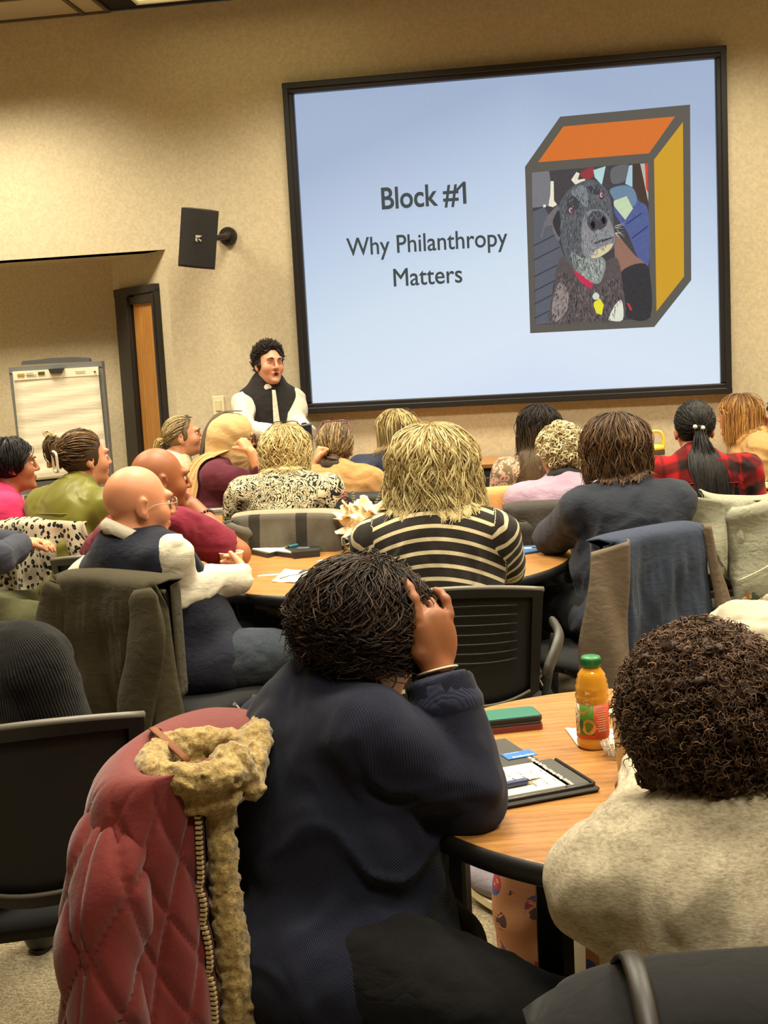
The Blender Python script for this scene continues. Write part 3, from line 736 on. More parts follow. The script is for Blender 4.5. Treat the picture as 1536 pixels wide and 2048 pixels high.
# ------------------------------------------------------------------ setting
WY = 7.3; AE = -2.261; AH = 2.246; TOPZ = 3.67
def wall_mat():
    n = NT('wall_vinyl'); v = n.coord('Object', 1); f = n.noise(v, 55, 3, .7); g = n.noise(v, 130, 2)
    c = np.array(lin((204, 189, 157)))
    n.set(Base_Color=n.mix(n.ramp(f, [(.38, (0, 0, 0)), (.62, (1, 1, 1))]), tuple(c*.9), tuple(c*1.07)), Roughness=.85, Specular_IOR_Level=.25)
    n.bump(n.math('ADD', f, g), .25, .003); return n.m
WALL = wall_mat()
b = MB(); b.box(((AE+5)/2, WY+.08, TOPZ/2), (5-AE, .16, TOPZ)); b.box(((AE-5)/2, WY+.08, (AH+TOPZ)/2), (5+AE, .16, TOPZ-AH))
struct(b.build('wall_front', WALL))
b = MB(); b.box((-5.08, 1.6, TOPZ/2), (.16, 12.6, TOPZ)); struct(b.build('wall_left', WALL))
b = MB(); b.box((5.08, 1.6, TOPZ/2), (.16, 12.6, TOPZ)); struct(b.build('wall_right', WALL))
b = MB(); b.box((0, -4.68, TOPZ/2), (10, .16, TOPZ)); struct(b.build('wall_back', WALL))
D0 = np.array([AE, WY]); D1 = np.array([-2.775, 7.758]); dv = (D1-D0)/np.linalg.norm(D1-D0); dn = np.array([-dv[1], dv[0]])*-1   # into the alcove is the far side
RD = np.array([[dv[0], -dv[1]*-1, 0], [dv[1], dv[0]*-1, 0], [0, 0, 1.0]])
ins = np.array([-dv[1], dv[0]]); ins = ins if ins[1] < 0 else -ins     # faces the room
RD = np.array([[dv[0], ins[0], 0], [dv[1], ins[1], 0], [0, 0, 1.0]])
dl = np.linalg.norm(D1-D0)
def dpt(s, o, z): p = D0+dv*s+ins*o; return np.array([p[0], p[1], z])
b = MB(); b.box(dpt(dl/2+.05, -.05, AH/2+.02), (dl+.1, .10, AH+.04), RD)
b.box((-3.9, 7.80, AH/2), (2.3, .08, AH)); b.box((-3.6, 7.56, AH+.03), (2.75, .5, .06)); struct(b.build('wall_alcove', WALL))
# door on the slanting wall
door = MB(); door.box(dpt(.275, -.0, 1.0), (.30, .03, 1.97), RD, .003)
def wood_mat(name, c1, c2, scale=(1.2, 14, 1.2), rough=.35, dark=.5, coat=.0, rot=(0, 0, 0)):
    n = NT(name); v = n.coord('Object', scale, rot=rot); f = n.noise(v, 3.2, 6, .62, .7); g = n.noise(n.coord('Object', tuple(np.array(scale)*3.1), rot=rot), 6, 4, .7)
    w = n.node('ShaderNodeTexWave', wave_type='RINGS', rings_direction='Z'); n.put(w.inputs['Vector'], v); w.inputs['Scale'].default_value = 1.3; w.inputs['Distortion'].default_value = 5; w.inputs['Detail'].default_value = 3
    c = n.mix(n.ramp(f, [(.3, (0, 0, 0)), (.7, (1, 1, 1))]), lin(c1), lin(c2)); dk = tuple(np.array(lin(c1))*dark)
    c = n.mix(n.math('MULTIPLY', n.ramp(g, [(.52, (0, 0, 0)), (.72, (1, 1, 1))]), .55), c, dk)
    c = n.mix(n.math('MULTIPLY', n.ramp(w.outputs['Fac'], [(.55, (0, 0, 0)), (.95, (1, 1, 1))]), .28), c, dk)
    n.set(Base_Color=c, Roughness=rough, Specular_IOR_Level=.45, Coat_Weight=coat, Coat_Roughness=.2); n.bump(g, .08, .001); return n.m
DWOOD = wood_mat('door_oak', (176, 118, 55), (196, 138, 70), (9, 9, .8))
door_o = struct(door.build('door_1', DWOOD))
DK = plain('dark_bronze', (44, 40, 36), .45)
for nm, s, w_ in (('door_jamb', .53, .19), ('door_jamb', .118, .026)):
    b = MB(); b.box(dpt(s, .012, 1.01), (w_, .05, 2.02), RD, .004); b.box(dpt(s-w_/2+.012 if s > .3 else s+w_/2-.006, .03, 1.0), (.018, .045, 1.98), RD, .003); b.build(nm, DK, door_o)
b = MB(); b.box(dpt(.365, .014, 2.025), (.52, .055, .05), RD, .004); b.box(dpt(.30, .018, 1.965), (.36, .035, .05), RD, .003); b.build('door_head', DK, door_o)
b = MB(); b.tube([dpt(.17, .03, 1.0), dpt(.17, .07, 1.0), dpt(.27, .07, 1.0)], .01, 10); b.lathe([(.026, 0), (.026, .012)], 16, dpt(.17, .015, 1.0), RD@rotm('x', -90)); b.build('door_handle', plain('satin_steel', (150, 148, 140), .3, 1), door_o, True)
def carpet():
    n = NT('carpet'); v = n.coord('Object', 1); f = n.noise(v, 150, 3, .7, .6); g = n.noise(n.coord('Object', (1, 2.2, 1), rot=(0, 0, .5)), 75, 3, .7, 1.2); h = n.noise(v, 3, 2)
    c = n.ramp(n.math('ADD', n.math('MULTIPLY', f, .5), n.math('MULTIPLY', g, .5)), [(.33, lin((86, 72, 50))), (.47, lin((150, 134, 102))), (.56, lin((190, 176, 142))), (.68, lin((214, 203, 172)))])
    n.set(Base_Color=n.mix(n.math('MULTIPLY', h, .15), c, lin((120, 104, 78))), Roughness=.97, Specular_IOR_Level=.1, Sheen_Weight=.2); n.bump(n.math('ADD', f, g), .8, .006); return n.m
b = MB(); b.box((0, 1.6, -.05), (10, 12.8, .1)); struct(b.build('floor', carpet()))
bbm = plain('baseboard_vinyl', (66, 58, 50), .6)
b = MB(); b.box(((AE+5)/2, WY-.006, .05), (5-AE, .012, .1), None, .004); struct(b.build('baseboard_front', bbm))
b = MB(); b.box(dpt(.05, .006, .05), (.1, .012, .1), RD, .003); struct(b.build('baseboard_alcove', bbm))
# ceiling: painted slab, lay-in tiles at the left, dark slot above the screen wall
def tile_mat():
    n = NT('ceiling_tile'); v = n.coord('Object', 1); f = n.noise(v, 90, 3, .7); c = np.array(lin((186, 172, 146)))
    n.set(Base_Color=n.mix(f, tuple(c*.85), tuple(c*1.05)), Roughness=.95, Specular_IOR_Level=.1); n.bump(f, .4, .003); return n.m
TM = tile_mat()
b = MB(); b.box((0, .9, TOPZ+.09), (10, 11.2, .1)); ce = struct(b.build('ceiling', plain('ceiling_paint', (196, 184, 160), .9)))
b = MB(); b.box((1.25, 6.9, TOPZ+.055), (7.5, .82, .09)); struct(b.build('trim_1', plain('dark_slot', (30, 28, 25), .85)))
tm = None
xs = [-2.5, -2.66, -3.27, -3.88, -4.49, -5.0]; ys = [7.29, 6.9, 6.29, 5.68, 5.07]
for i in range(len(xs)-1):
    for j in range(len(ys)-1):
        m = MB(); w_, h_ = xs[i]-xs[i+1]-.02, ys[j]-ys[j+1]-.02
        m.box((0, 0, 0), (w_, h_, .016), None, .004); o = m.build('ceiling_tile', TM, ce); o.location = ((xs[i]+xs[i+1])/2, (ys[j]+ys[j+1])/2, TOPZ+.012)
g = MB()
for x in xs[:-1]: g.box((x, 6.18, TOPZ-.001), (.024, 2.22, .012))
for y in ys: g.box((-3.75, y, TOPZ-.001), (2.5, .024, .012))
g.build('ceiling_grid', plain('tee_bar', (92, 80, 62), .7), ce)
# troffer in view at the top edge
t = thing('ceiling_light', 'long recessed ceiling light in the dark slot above the wall', 'light', (-1.6, 6.72, TOPZ-.045))
b = MB()
for (x, y, w_, h_) in ((0, .265, 1.26, .02), (0, -.265, 1.26, .02), (-.62, 0, .02, .53), (.62, 0, .02, .53)): b.box((x, y, 0), (w_, h_, .05), None, .003)
b.build('frame', plain('troffer_white', (225, 215, 190), .5), t)
b = MB(); b.box((0, 0, .0), (1.22, .51, .012)); b.build('diffuser', emit('lamp_diffuser', (255, 238, 175), 1.3), t)
# ------------------------------------------------------------------ projection screen
X0, X1, Z0, Z1 = -1.457, 1.103, 1.199, 3.157
scr = thing('projection_screen', 'large wall screen with black frame showing a slide about philanthropy', 'screen', (0, 0, 0))
fm = plain('frame_black', (34, 32, 31), .38)
def bar(nm, a, bb, prof):
    pass
mw = .062
for nm, c, d in (('frame_rail', ((X0+X1)/2, WY-.03, Z1-mw/2), (X1-X0, .06, mw)), ('frame_rail', ((X0+X1)/2, WY-.03, Z0+mw/2), (X1-X0, .06, mw)),
                 ('frame_stile', (X0+mw/2, WY-.03, (Z0+Z1)/2), (mw, .06, Z1-Z0-2*mw)), ('frame_stile', (X1-mw/2, WY-.03, (Z0+Z1)/2), (mw, .06, Z1-Z0-2*mw))):
    m = MB(); m.box(c, d, None, .006); d2 = np.array(d)*1.0; c2 = np.array(c)
    if d[0] > d[2]: m.box(c2+np.array([0, -.036, (mw*.2)*(1 if c[2] > 2 else -1)]), (d[0]-.0, .014, mw*.55), None, .004)
    else: m.box(c2+np.array([(mw*.2)*(1 if c[0] > 0 else -1), -.036, 0]), (mw*.55, .014, d[2]+mw*1.1), None, .004)
    m.build(nm, fm, scr)
SX0, SX1, SZ0, SZ1 = X0+mw, X1-mw, Z0+mw, Z1-mw; SY = WY-.016
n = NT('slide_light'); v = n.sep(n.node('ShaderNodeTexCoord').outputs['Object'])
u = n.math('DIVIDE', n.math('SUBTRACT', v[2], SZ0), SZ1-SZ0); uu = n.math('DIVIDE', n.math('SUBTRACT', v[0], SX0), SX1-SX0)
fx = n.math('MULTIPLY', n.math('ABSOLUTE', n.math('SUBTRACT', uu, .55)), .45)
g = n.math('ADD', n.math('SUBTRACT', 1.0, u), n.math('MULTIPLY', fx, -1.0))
col = n.ramp(g, [(0.0, lin((158, 176, 206))), (.3, lin((186, 204, 228))), (.55, lin((206, 222, 238))), (.8, lin((216, 228, 244))), (1.0, lin((208, 222, 244)))])  # projection hot spot put into the emission: brighter low and towards the middle
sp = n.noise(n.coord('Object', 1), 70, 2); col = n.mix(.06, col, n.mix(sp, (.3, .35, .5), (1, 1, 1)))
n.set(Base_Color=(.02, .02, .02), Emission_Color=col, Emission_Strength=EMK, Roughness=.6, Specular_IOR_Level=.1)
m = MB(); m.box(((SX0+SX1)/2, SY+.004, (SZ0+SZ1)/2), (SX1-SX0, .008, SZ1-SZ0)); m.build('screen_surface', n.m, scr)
_lay = [0]
def spoly(nm, pts, mat, smooth=0, src=None, parent=None):
    """flat shape on the slide from its outline"""
    p = np.array(pts, float)
    if src is not None: x0, y0, k = src; p = np.stack([x0+p[:, 0]*k, y0+p[:, 1]*k], 1)
    if smooth: p = bez(p, smooth, True)
    _lay[0] += 1; y = SY-.0006*_lay[0]*.6
    q = np.array([at(a, c, y) for a, c in p]); P = q.copy()
    return mk(nm, P, [tuple(range(len(P)))], mat, parent or scr, False)
DG = emit('slide_dark', (70, 76, 76)); CG = emit('slide_cube_edge', (96, 92, 84), 1, .06, 200)
ZS = (1020, 180, 400/1536)
cu = spoly('cube_outline', [(115, 590), (385, 205), (1383, 112), (1392, 1460), (1108, 1820), (155, 1868)], CG, 0, ZS)
spoly('cube_top', [(215, 555), (410, 280), (1268, 203), (1068, 486)], emit('slide_orange', (214, 116, 50), 1, .12, 160), 0, ZS)
spoly('cube_side', [(1106, 535), (1328, 245), (1337, 1432), (1125, 1700)], emit('slide_gold', (206, 158, 46), 1, .1, 160), 0, ZS)
ph = spoly('dog_photo', [(165, 632), (1060, 555), (1080, 1755), (200, 1805)], emit('photo_dark', (74, 70, 72), 1, .3, 60), 0, ZS)
S = lambda nm, pts, c, sm=30, nz=.15, sc=60: spoly(nm, pts, emit('ph_%s_%d' % (nm, _lay[0]), c, 1, nz, sc), sm, ZS, scr)
S('seat_back', [(167, 634), (300, 622), (325, 800), (300, 890), (172, 905)], (122, 122, 128), 0)
S('car_seat', [(176, 935), (262, 900), (300, 960), (420, 1290), (330, 1500), (316, 1790), (201, 1803)], (96, 98, 108), 0)
for a in (1090, 1200, 1330, 1440, 1540, 1650): S('seat_seam', [(185, a+100), (380, a), (384, a+9), (186, a+110)], (64, 66, 76), 0, 0)
S('window_light', [(312, 700), (335, 700), (338, 850), (362, 880), (330, 900), (295, 890), (310, 800)], (235, 228, 205), 0, .25, 90)
for q in ([(470, 690), (510, 630), (535, 640), (520, 690), (580, 680), (570, 715), (500, 725)], [(255, 880), (275, 880), (275, 900), (255, 902)]): S('window_light', q, (232, 226, 200), 0, .2)
S('red_cloth', [(540, 640), (600, 600), (645, 600), (640, 660), (600, 690), (560, 675)], (150, 60, 66), 24)
S('window_glass', [(640, 615), (735, 585), (705, 730), (650, 670)], (178, 212, 214), 0)
S('head_rest', [(800, 590), (910, 578), (895, 690), (790, 720), (770, 640)], (104, 104, 108), 24)
S('window_glass', [(915, 580), (940, 576), (940, 745), (885, 720)], (170, 200, 214), 0)
S('door_pillar', [(940, 572), (1000, 566), (1062, 900), (1064, 980), (1010, 860), (950, 740)], (74, 60, 52), 0)
S('car_door', [(1000, 566), (1034, 563), (1062, 800), (1062, 860)], (186, 180, 172), 0)
S('red_edge', [(1036, 563), (1060, 560), (1062, 790), (1046, 760)], (206, 72, 52), 0, .05)
S('blue_blanket', [(770, 780), (860, 730), (940, 750), (985, 850), (1062, 930), (1068, 1330), (985, 1290), (900, 1090), (810, 960)], (86, 98, 148), 40, .25, 50)
S('blanket_patch', [(765, 770), (860, 735), (945, 755), (975, 850), (930, 900), (830, 870)], (110, 136, 158), 26)
S('blanket_patch', [(800, 850), (895, 815), (945, 910), (885, 998), (790, 880)], (196, 214, 176), 0)
for q in ([(890, 1025), (1010, 940), (1016, 948), (894, 1036)], [(935, 1135), (1055, 1040), (1060, 1050), (940, 1146)]): S('blanket_seam', q, (58, 66, 110), 0, 0)
S('brown_bag', [(800, 1110), (840, 1130), (960, 1270), (1030, 1330), (1000, 1420), (900, 1400), (820, 1380)], (150, 112, 96), 26)
S('dark_bag', [(850, 1400), (1000, 1330), (1072, 1400), (1078, 1740), (900, 1745), (850, 1560)], (58, 56, 60), 24, .35, 40)
S('red_strap', [(895, 1635), (915, 1640), (940, 1690), (925, 1695)], (206, 60, 70), 0)
S('dog_body', [(315, 1795), (312, 1640), (345, 1500), (350, 1400), (400, 1280), (520, 1300), (700, 1330), (820, 1290), (865, 1500), (870, 1766), (600, 1780)], (92, 84, 84), 50, .3, 45)
S('dog_chest_fur', [(760, 1745), (815, 1640), (860, 1620), (866, 1764), (770, 1770)], (222, 224, 206), 20)
S('dog_shoulder_shine', [(325, 1640), (380, 1480), (450, 1560), (430, 1700), (340, 1780)], (150, 138, 134), 26, .35, 40)
S('dog_far_ear', [(735, 770), (790, 830), (800, 980), (770, 960), (740, 860)], (72, 72, 76), 22)
S('dog_head', [(375, 900), (410, 820), (470, 750), (560, 700), (640, 692), (720, 740), (765, 820), (790, 960), (800, 1060), (812, 1150), (790, 1220), (720, 1260), (640, 1300), (600, 1440), (540, 1430), (450, 1330), (400, 1200), (380, 1060)], (94, 96, 100), 70, .3, 45)
S('dog_muzzle_grey', [(470, 1240), (560, 1290), (690, 1275), (735, 1330), (715, 1430), (670, 1490), (560, 1440), (490, 1360)], (140, 146, 140), 40, .35, 50)
S('dog_ear', [(372, 890), (385, 1000), (380, 1160), (330, 1090), (318, 1040), (270, 1060), (246, 1138), (240, 1110), (270, 1000), (320, 930)], (116, 110, 112), 40, .25, 50)
S('dog_ear_shadow', [(376, 920), (388, 1040), (380, 1130), (340, 1060), (330, 1000)], (60, 58, 62), 24)
S('dog_brow', [(450, 830), (520, 810), (540, 870), (500, 920), (440, 880)], (70, 70, 74), 24, .2)
S('dog_brow', [(600, 740), (680, 730), (720, 790), (640, 800)], (66, 66, 70), 24, .2)
S('dog_forehead_shine', [(470, 780), (560, 730), (600, 800), (590, 900), (520, 840)], (128, 134, 138), 26, .3)
S('dog_snout', [(560, 1000), (600, 930), (700, 920), (760, 980), (805, 1110), (795, 1190), (700, 1240), (600, 1290), (555, 1240), (548, 1120)], (136, 136, 140), 46, .3, 50)
S('dog_nose', [(590, 1010), (620, 945), (690, 930), (745, 985), (738, 1040), (690, 1075), (630, 1082)], (78, 74, 82), 34, .25)
for q in ([(618, 1030), (640, 1005), (655, 1040), (640, 1070)], [(700, 990), (722, 970), (735, 1010), (718, 1030)]): S('dog_nostril', q, (26, 24, 28), 18, 0)
S('dog_chin', [(630, 1250), (720, 1200), (790, 1180), (760, 1235), (690, 1280), (630, 1290)], (216, 204, 160), 26, .2)
S('dog_mouth', [(640, 1180), (700, 1150), (798, 1130), (700, 1172)], (60, 58, 60), 18, 0)
for cx, cy, r_ in ((466, 926, 33), (702, 806, 28)):
    e = [(cx+r_*math.cos(a)*.85, cy+r_*1.25*math.sin(a)) for a in np.linspace(0, 6.28, 14)[:-1]]
    S('dog_eye', e, (96, 60, 66), 26, .1); S('dog_pupil', [(cx+(p-cx)*.5, cy+(q-cy)*.55) for p, q in e], (190, 170, 190), 20, .2); S('dog_pupil', [(cx+6+(p-cx)*.25, cy+(q-cy)*.3) for p, q in e], (40, 26, 30), 16, 0)
def inpoly(x, y, P):
    c = False; n = len(P)
    for i in range(n):
        (x1, y1), (x2, y2) = P[i], P[i-1]
        if (y1 > y) != (y2 > y) and x < (x2-x1)*(y-y1)/(y2-y1)+x1: c = not c
    return c
def fur(nm, P, n, c, L, wd, ang, seed, sp=.5):
    rg = random.Random(seed); xs_, ys_ = [q[0] for q in P], [q[1] for q in P]; V = []; F = []; _lay[0] += 1; y_ = SY-.0006*_lay[0]*.6
    while len(F) < n:
        x, y = rg.uniform(min(xs_), max(xs_)), rg.uniform(min(ys_), max(ys_))
        if not inpoly(x, y, P): continue
        a = ang(x, y)+rg.uniform(-sp, sp); l = L*rg.uniform(.5, 1.2); dx, dy = math.cos(a), math.sin(a); k = len(V)
        for px, py in ((x-dy*wd, y+dx*wd), (x+dy*wd, y-dx*wd), (x+dx*l, y+dy*l)): V.append(at(ZS[0]+px*ZS[2], ZS[1]+py*ZS[2], y_))
        F.append((k, k+1, k+2))
    o = mk(nm, V, F, emit('fur_%s_%d' % (nm, seed), c, 1, .15, 60), scr, False); o['kind'] = 'stuff'
HD = [(400, 880), (430, 800), (560, 710), (640, 700), (750, 800), (780, 960), (560, 1010), (545, 1130), (600, 1400), (540, 1420), (420, 1200), (390, 1060)]; BD = [(330, 1780), (325, 1640), (370, 1400), (480, 1400), (620, 1540), (840, 1400), (860, 1600), (780, 1760)]; SN = [(560, 1080), (600, 1090), (740, 1050), (800, 1110), (780, 1190), (640, 1270), (560, 1230)]; MZ = [(490, 1250), (560, 1300), (700, 1290), (725, 1340), (670, 1470), (560, 1430)]
dwn = lambda x, y: 1.57+.0012*(600-x)
for k_, (P_, n_, c_, L_) in enumerate(((HD, 260, (120, 124, 128), 34), (HD, 260, (66, 66, 70), 34), (BD, 240, (124, 114, 110), 46), (BD, 240, (60, 52, 54), 46), (SN, 120, (164, 164, 164), 26), (SN, 90, (104, 104, 108), 26), (MZ, 140, (178, 184, 174), 44), (MZ, 90, (96, 102, 98), 44))): fur('dog_fur', P_, n_, c_, L_, 3.2, dwn, k_)
fur('dog_whisker', [(800, 1040), (820, 1040), (820, 1110), (800, 1110)], 9, (226, 226, 220), 80, 1.6, lambda x, y: .2, 30, .6)
S('dog_collar', [(480, 1380), (520, 1400), (640, 1490), (625, 1530), (545, 1480)], (200, 52, 84), 0, .1)
S('tag_ring', [(640, 1570), (660, 1555), (685, 1575), (680, 1605), (650, 1610), (634, 1590)], (210, 214, 206), 18, 0)
S('dog_tag', [(645, 1630), (690, 1600), (720, 1650), (705, 1728), (665, 1715), (642, 1660)], (232, 222, 60), 0, .15)
def stext(nm, txt, px, py, size, bold, xs=.86, align='LEFT', wpx=None):
    cu_ = bpy.data.curves.new(nm, 'FONT'); cu_.body = txt; cu_.size = size; cu_.bevel_depth = bold; cu_.bevel_resolution = 0; cu_.fill_mode = 'BOTH'; cu_.space_character = 1.0; cu_.align_x = align; cu_.resolution_u = 6
    o = bpy.data.objects.new(nm, cu_); COL.objects.link(o); bpy.context.view_layer.update()
    me = bpy.data.meshes.new_from_object(o.evaluated_get(bpy.context.evaluated_depsgraph_get())); bpy.data.objects.remove(o)
    p = at(px, py, SY-.03); me.materials.append(DG); o = link(bpy.data.objects.new(nm, me), scr)
    if wpx is not None:
        a = at(px, py, SY); c = at(px+wpx, py-wpx*.0747, SY); vs_ = np.array([v.co[:] for v in me.vertices]); xs = (c[0]-a[0])/(vs_[:, 0].max()-vs_[:, 0].min()); p[0] -= vs_[:, 0].min()*xs
    o.location = (p[0], SY-.012, p[2]); o.rotation_euler = (math.pi/2, 0, 0); o.scale = (xs, 1, 1); return o
stext('slide_title', 'Block #1', 763, 417.5, .178, .0032, wpx=169)
stext('slide_text', 'Why Philanthropy', 693, 511.5,   .150, .0014, wpx=321)
stext('slide_text', 'Matters', 787, 572.5,   .150, .0014, wpx=137)
spoly('slide_title', [(912, 378), (924, 365.5), (930, 366), (929, 373), (924, 373), (914, 384)], DG)
# ------------------------------------------------------------------ wall speaker, switch plate
cs = at(397, 477, 6.98); t = thing('wall_speaker', 'black loudspeaker angled on a swivel wall arm beside the screen', 'speaker', cs)
Rs = rotm('z', 14)@rotm('x', 9)@rotm('y', 8)
W_, H_, D_ = .215, .335, .19; L = []
nu = 12
for k in range(nu+1):
    a = k/nu*2-1; L.append((a*W_/2, -D_/2-.022*(1-a*a)))
L += [(W_/2*.62, D_/2), (-W_/2*.62, D_/2)]
V = []; n_ = len(L)
for (x, y) in L:
    for z in (-H_/2, H_/2): V.append(Rs@np.array([x, y+.06, z]))
F = [(2*i, 2*((i+1) % n_), 2*((i+1) % n_)+1, 2*i+1) for i in range(n_)]+[tuple(range(0, 2*n_, 2))[::-1], tuple(range(1, 2*n_, 2))]
mk('cabinet', V, F, plain('speaker_shell', (46, 44, 41), .55), t, False)
G = np.zeros((nu+1, 2, 3))
for k in range(nu+1):
    a = k/nu*2-1
    for j, z in enumerate((-H_/2+.012, H_/2-.012)): G[k, j] = Rs@np.array([a*W_/2*.955, -D_/2-.022*(1-a*a)+.056, z])
v, f = sheet(G, .004); gm = NT('speaker_grille'); gv = gm.node('ShaderNodeTexVoronoi'); gm.put(gv.inputs['Vector'], gm.coord('Object', 1)); gv.inputs['Scale'].default_value = 190
gm.set(Base_Color=(.018, .017, .016), Roughness=.75); gm.bump(gv.outputs['Distance'], .5, .002); mk('grille', v, f, gm.m, t, False)
b = MB(); q = lambda x, z: Rs@np.array([x, -D_/2+.028, z])
for P_ in ([(-.016, .022), (.022, .022), (.006, .009), (-.016, .007)], [(-.016, .005), (-.004, .004), (-.006, -.008), (-.002, -.016), (-.012, -.014), (-.016, -.006)], [(.004, .004), (.018, -.004), (.018, -.014), (.008, -.006), (0, -.004)]): b.add([q(x, z) for x, z in P_], [tuple(range(len(P_)))])
b.build('logo_mark', plain('logo_silver', (205, 198, 180), .4), t)
pl = at(457, 473, WY)-cs; b = MB(); b.lathe([(.0, -.03), (.052, -.028), (.056, -.02), (.056, 0)], 28, pl, rotm('x', -90)); 
b.build('wall_plate', plain('speaker_bracket', (40, 35, 31), .4), t)
b = MB(); b.tube(bez([pl+[0, -.02, 0], pl+[-.01, -.09, -.01], Rs@np.array([.03, .12, -.01])], 10), [.03, .028, .022, .018, .018, .018, .018, .018, .02, .022], 12); b.build('swivel_arm', _M['speaker_bracket'], t, True)
for a in (20, 110, 200, 290):
    b = MB(); b.lathe([(.005, 0), (.005, .004)], 8, pl+np.array([.044*math.cos(math.radians(a)), -.026, .044*math.sin(math.radians(a))]), rotm('x', 90)); b.build('screw', plain('screw_steel', (170, 165, 150), .3, 1), t)
sw = at(437.5, 811, WY); t = thing('light_switch', 'ivory wall plate with a rocker switch beside the presenter', 'switch', sw)
iv = plain('ivory_plastic', (232, 218, 178), .4)
b = MB(); b.box((0, -.004, 0), (.074, .008, .118), None, .003); b.build('plate', iv, t); b = MB(); b.box((0, -.010, 0), (.034, .006, .066), None, .002); b.build('rocker', plain('ivory_rocker', (222, 206, 165), .35), t)
# ------------------------------------------------------------------ flip chart
EY = 7.12; pe = lambda x, y, dy=0: at(x, y, EY+dy)
eb = pe(120, 850); t = thing('flip_chart', 'grey flip chart easel holding a large blank paper pad', 'easel', (eb[0], EY, 0)); O = np.array([eb[0], EY, 0])
gr = plain('easel_grey', (112, 114, 112), .5); gd = plain('easel_dark', (84, 86, 86), .5)
def quad(nm, pts, th, mat, dy=0, par=None):
    P = np.array([pe(*p, dy) for p in pts])-O; V = np.concatenate([P, P+[0, th, 0]]); n = len(P)
    F = [tuple(range(n)), tuple(range(2*n-1, n-1, -1))]+[(i, n+i, n+(i+1) % n, (i+1) % n) for i in range(n)]
    return mk(nm, V, [f[::-1] for f in F], mat, par or t, False)
quad('board', [(22, 738), (200, 727), (218, 952), (48, 968)], .012, gd, .02)
quad('side_rail', [(17, 735), (29, 735), (55, 966), (44, 968)], .04, gr, -.012); quad('side_rail', [(192, 725), (204, 724), (224, 950), (212, 952)], .04, gr, -.012)
quad('top_rail', [(17, 735), (203, 722), (204, 733), (18, 747)], .05, gr, -.016)
quad('carry_handle', [(42, 730), (44, 722), (80, 719), (100, 716), (150, 714), (178, 716), (180, 723)], .03, gd, .0)
quad('lower_rail', [(38, 966), (226, 950), (228, 975), (42, 990)], .05, gr, -.016)
quad('pen_tray', [(48, 992), (228, 972), (228, 984), (50, 1006)], .09, gd, -.06)
pm = NT('flip_paper'); wv = pm.noise(pm.coord('Object', (3, 1, 26)), 1.6, 4, .6); pm.set(Base_Color=lin((232, 222, 196)), Roughness=.9, Specular_IOR_Level=.1); pm.bump(wv, .22, .012)
nu, nv = 10, 40; c4 = [(26, 744), (196, 734), (217, 946), (48, 962)]; G = np.zeros((nu, nv, 3))
for i in range(nu):
    for j in range(nv):
        a, c = i/(nu-1), 1-j/(nv-1); x = (c4[0][0]*(1-a)+c4[1][0]*a)*(1-c)+(c4[3][0]*(1-a)+c4[2][0]*a)*c; y = (c4[0][1]*(1-a)+c4[1][1]*a)*(1-c)+(c4[3][1]*(1-a)+c4[2][1]*a)*c
        G[i, j] = pe(x, y, -.02-.003*math.sin(c*21+a*2)*c-.0018*math.sin(c*47+a*5))-O
v, f = sheet(G, -.010); pad = mk('paper_pad', v, f, pm.m, t, True)
quad('binding_strip', [(26, 743), (196, 733), (197, 750), (28, 761)], .006, plain('pad_strip', (236, 226, 198), .7), -.034, pad)
quad('clip', [(96, 738), (127, 736), (122, 747), (101, 748)], .03, plain('clip_dark', (52, 50, 48), .4), -.05)
quad('print_mark', [(34, 748), (49, 747), (47, 753), (40, 751), (35, 754)], .002, plain('mark_gold', (186, 140, 40), .6), -.039, pad); quad('print_mark', [(76, 744), (89, 743), (89, 749), (76, 750)], .002, plain('mark_brown', (84, 66, 26), .6), -.039, pad)
quad('print_mark', [(187, 742), (192, 742), (191, 745), (188, 745)], .002, _M['mark_brown'], -.039, pad)
for q in ([(52, 747), (66, 746), (66, 747), (52, 748)], [(52, 750), (73, 749), (73, 750), (52, 751)], [(150, 743), (170, 742), (170, 743), (150, 744)]): quad('print_line', q, .002, plain('mark_grey', (120, 112, 96), .6), -.039, pad)
for sx in (-.24, .24):
    b = MB(); b.tube([(sx*.9, .03, .86), (sx*1.25, -.22, .012)], .014, 10); b.build('leg', gr, t, True)
b = MB(); b.tube([(0, .04, .9), (0, .36, .012)], .014, 10); b.build('leg', gr, t, True)
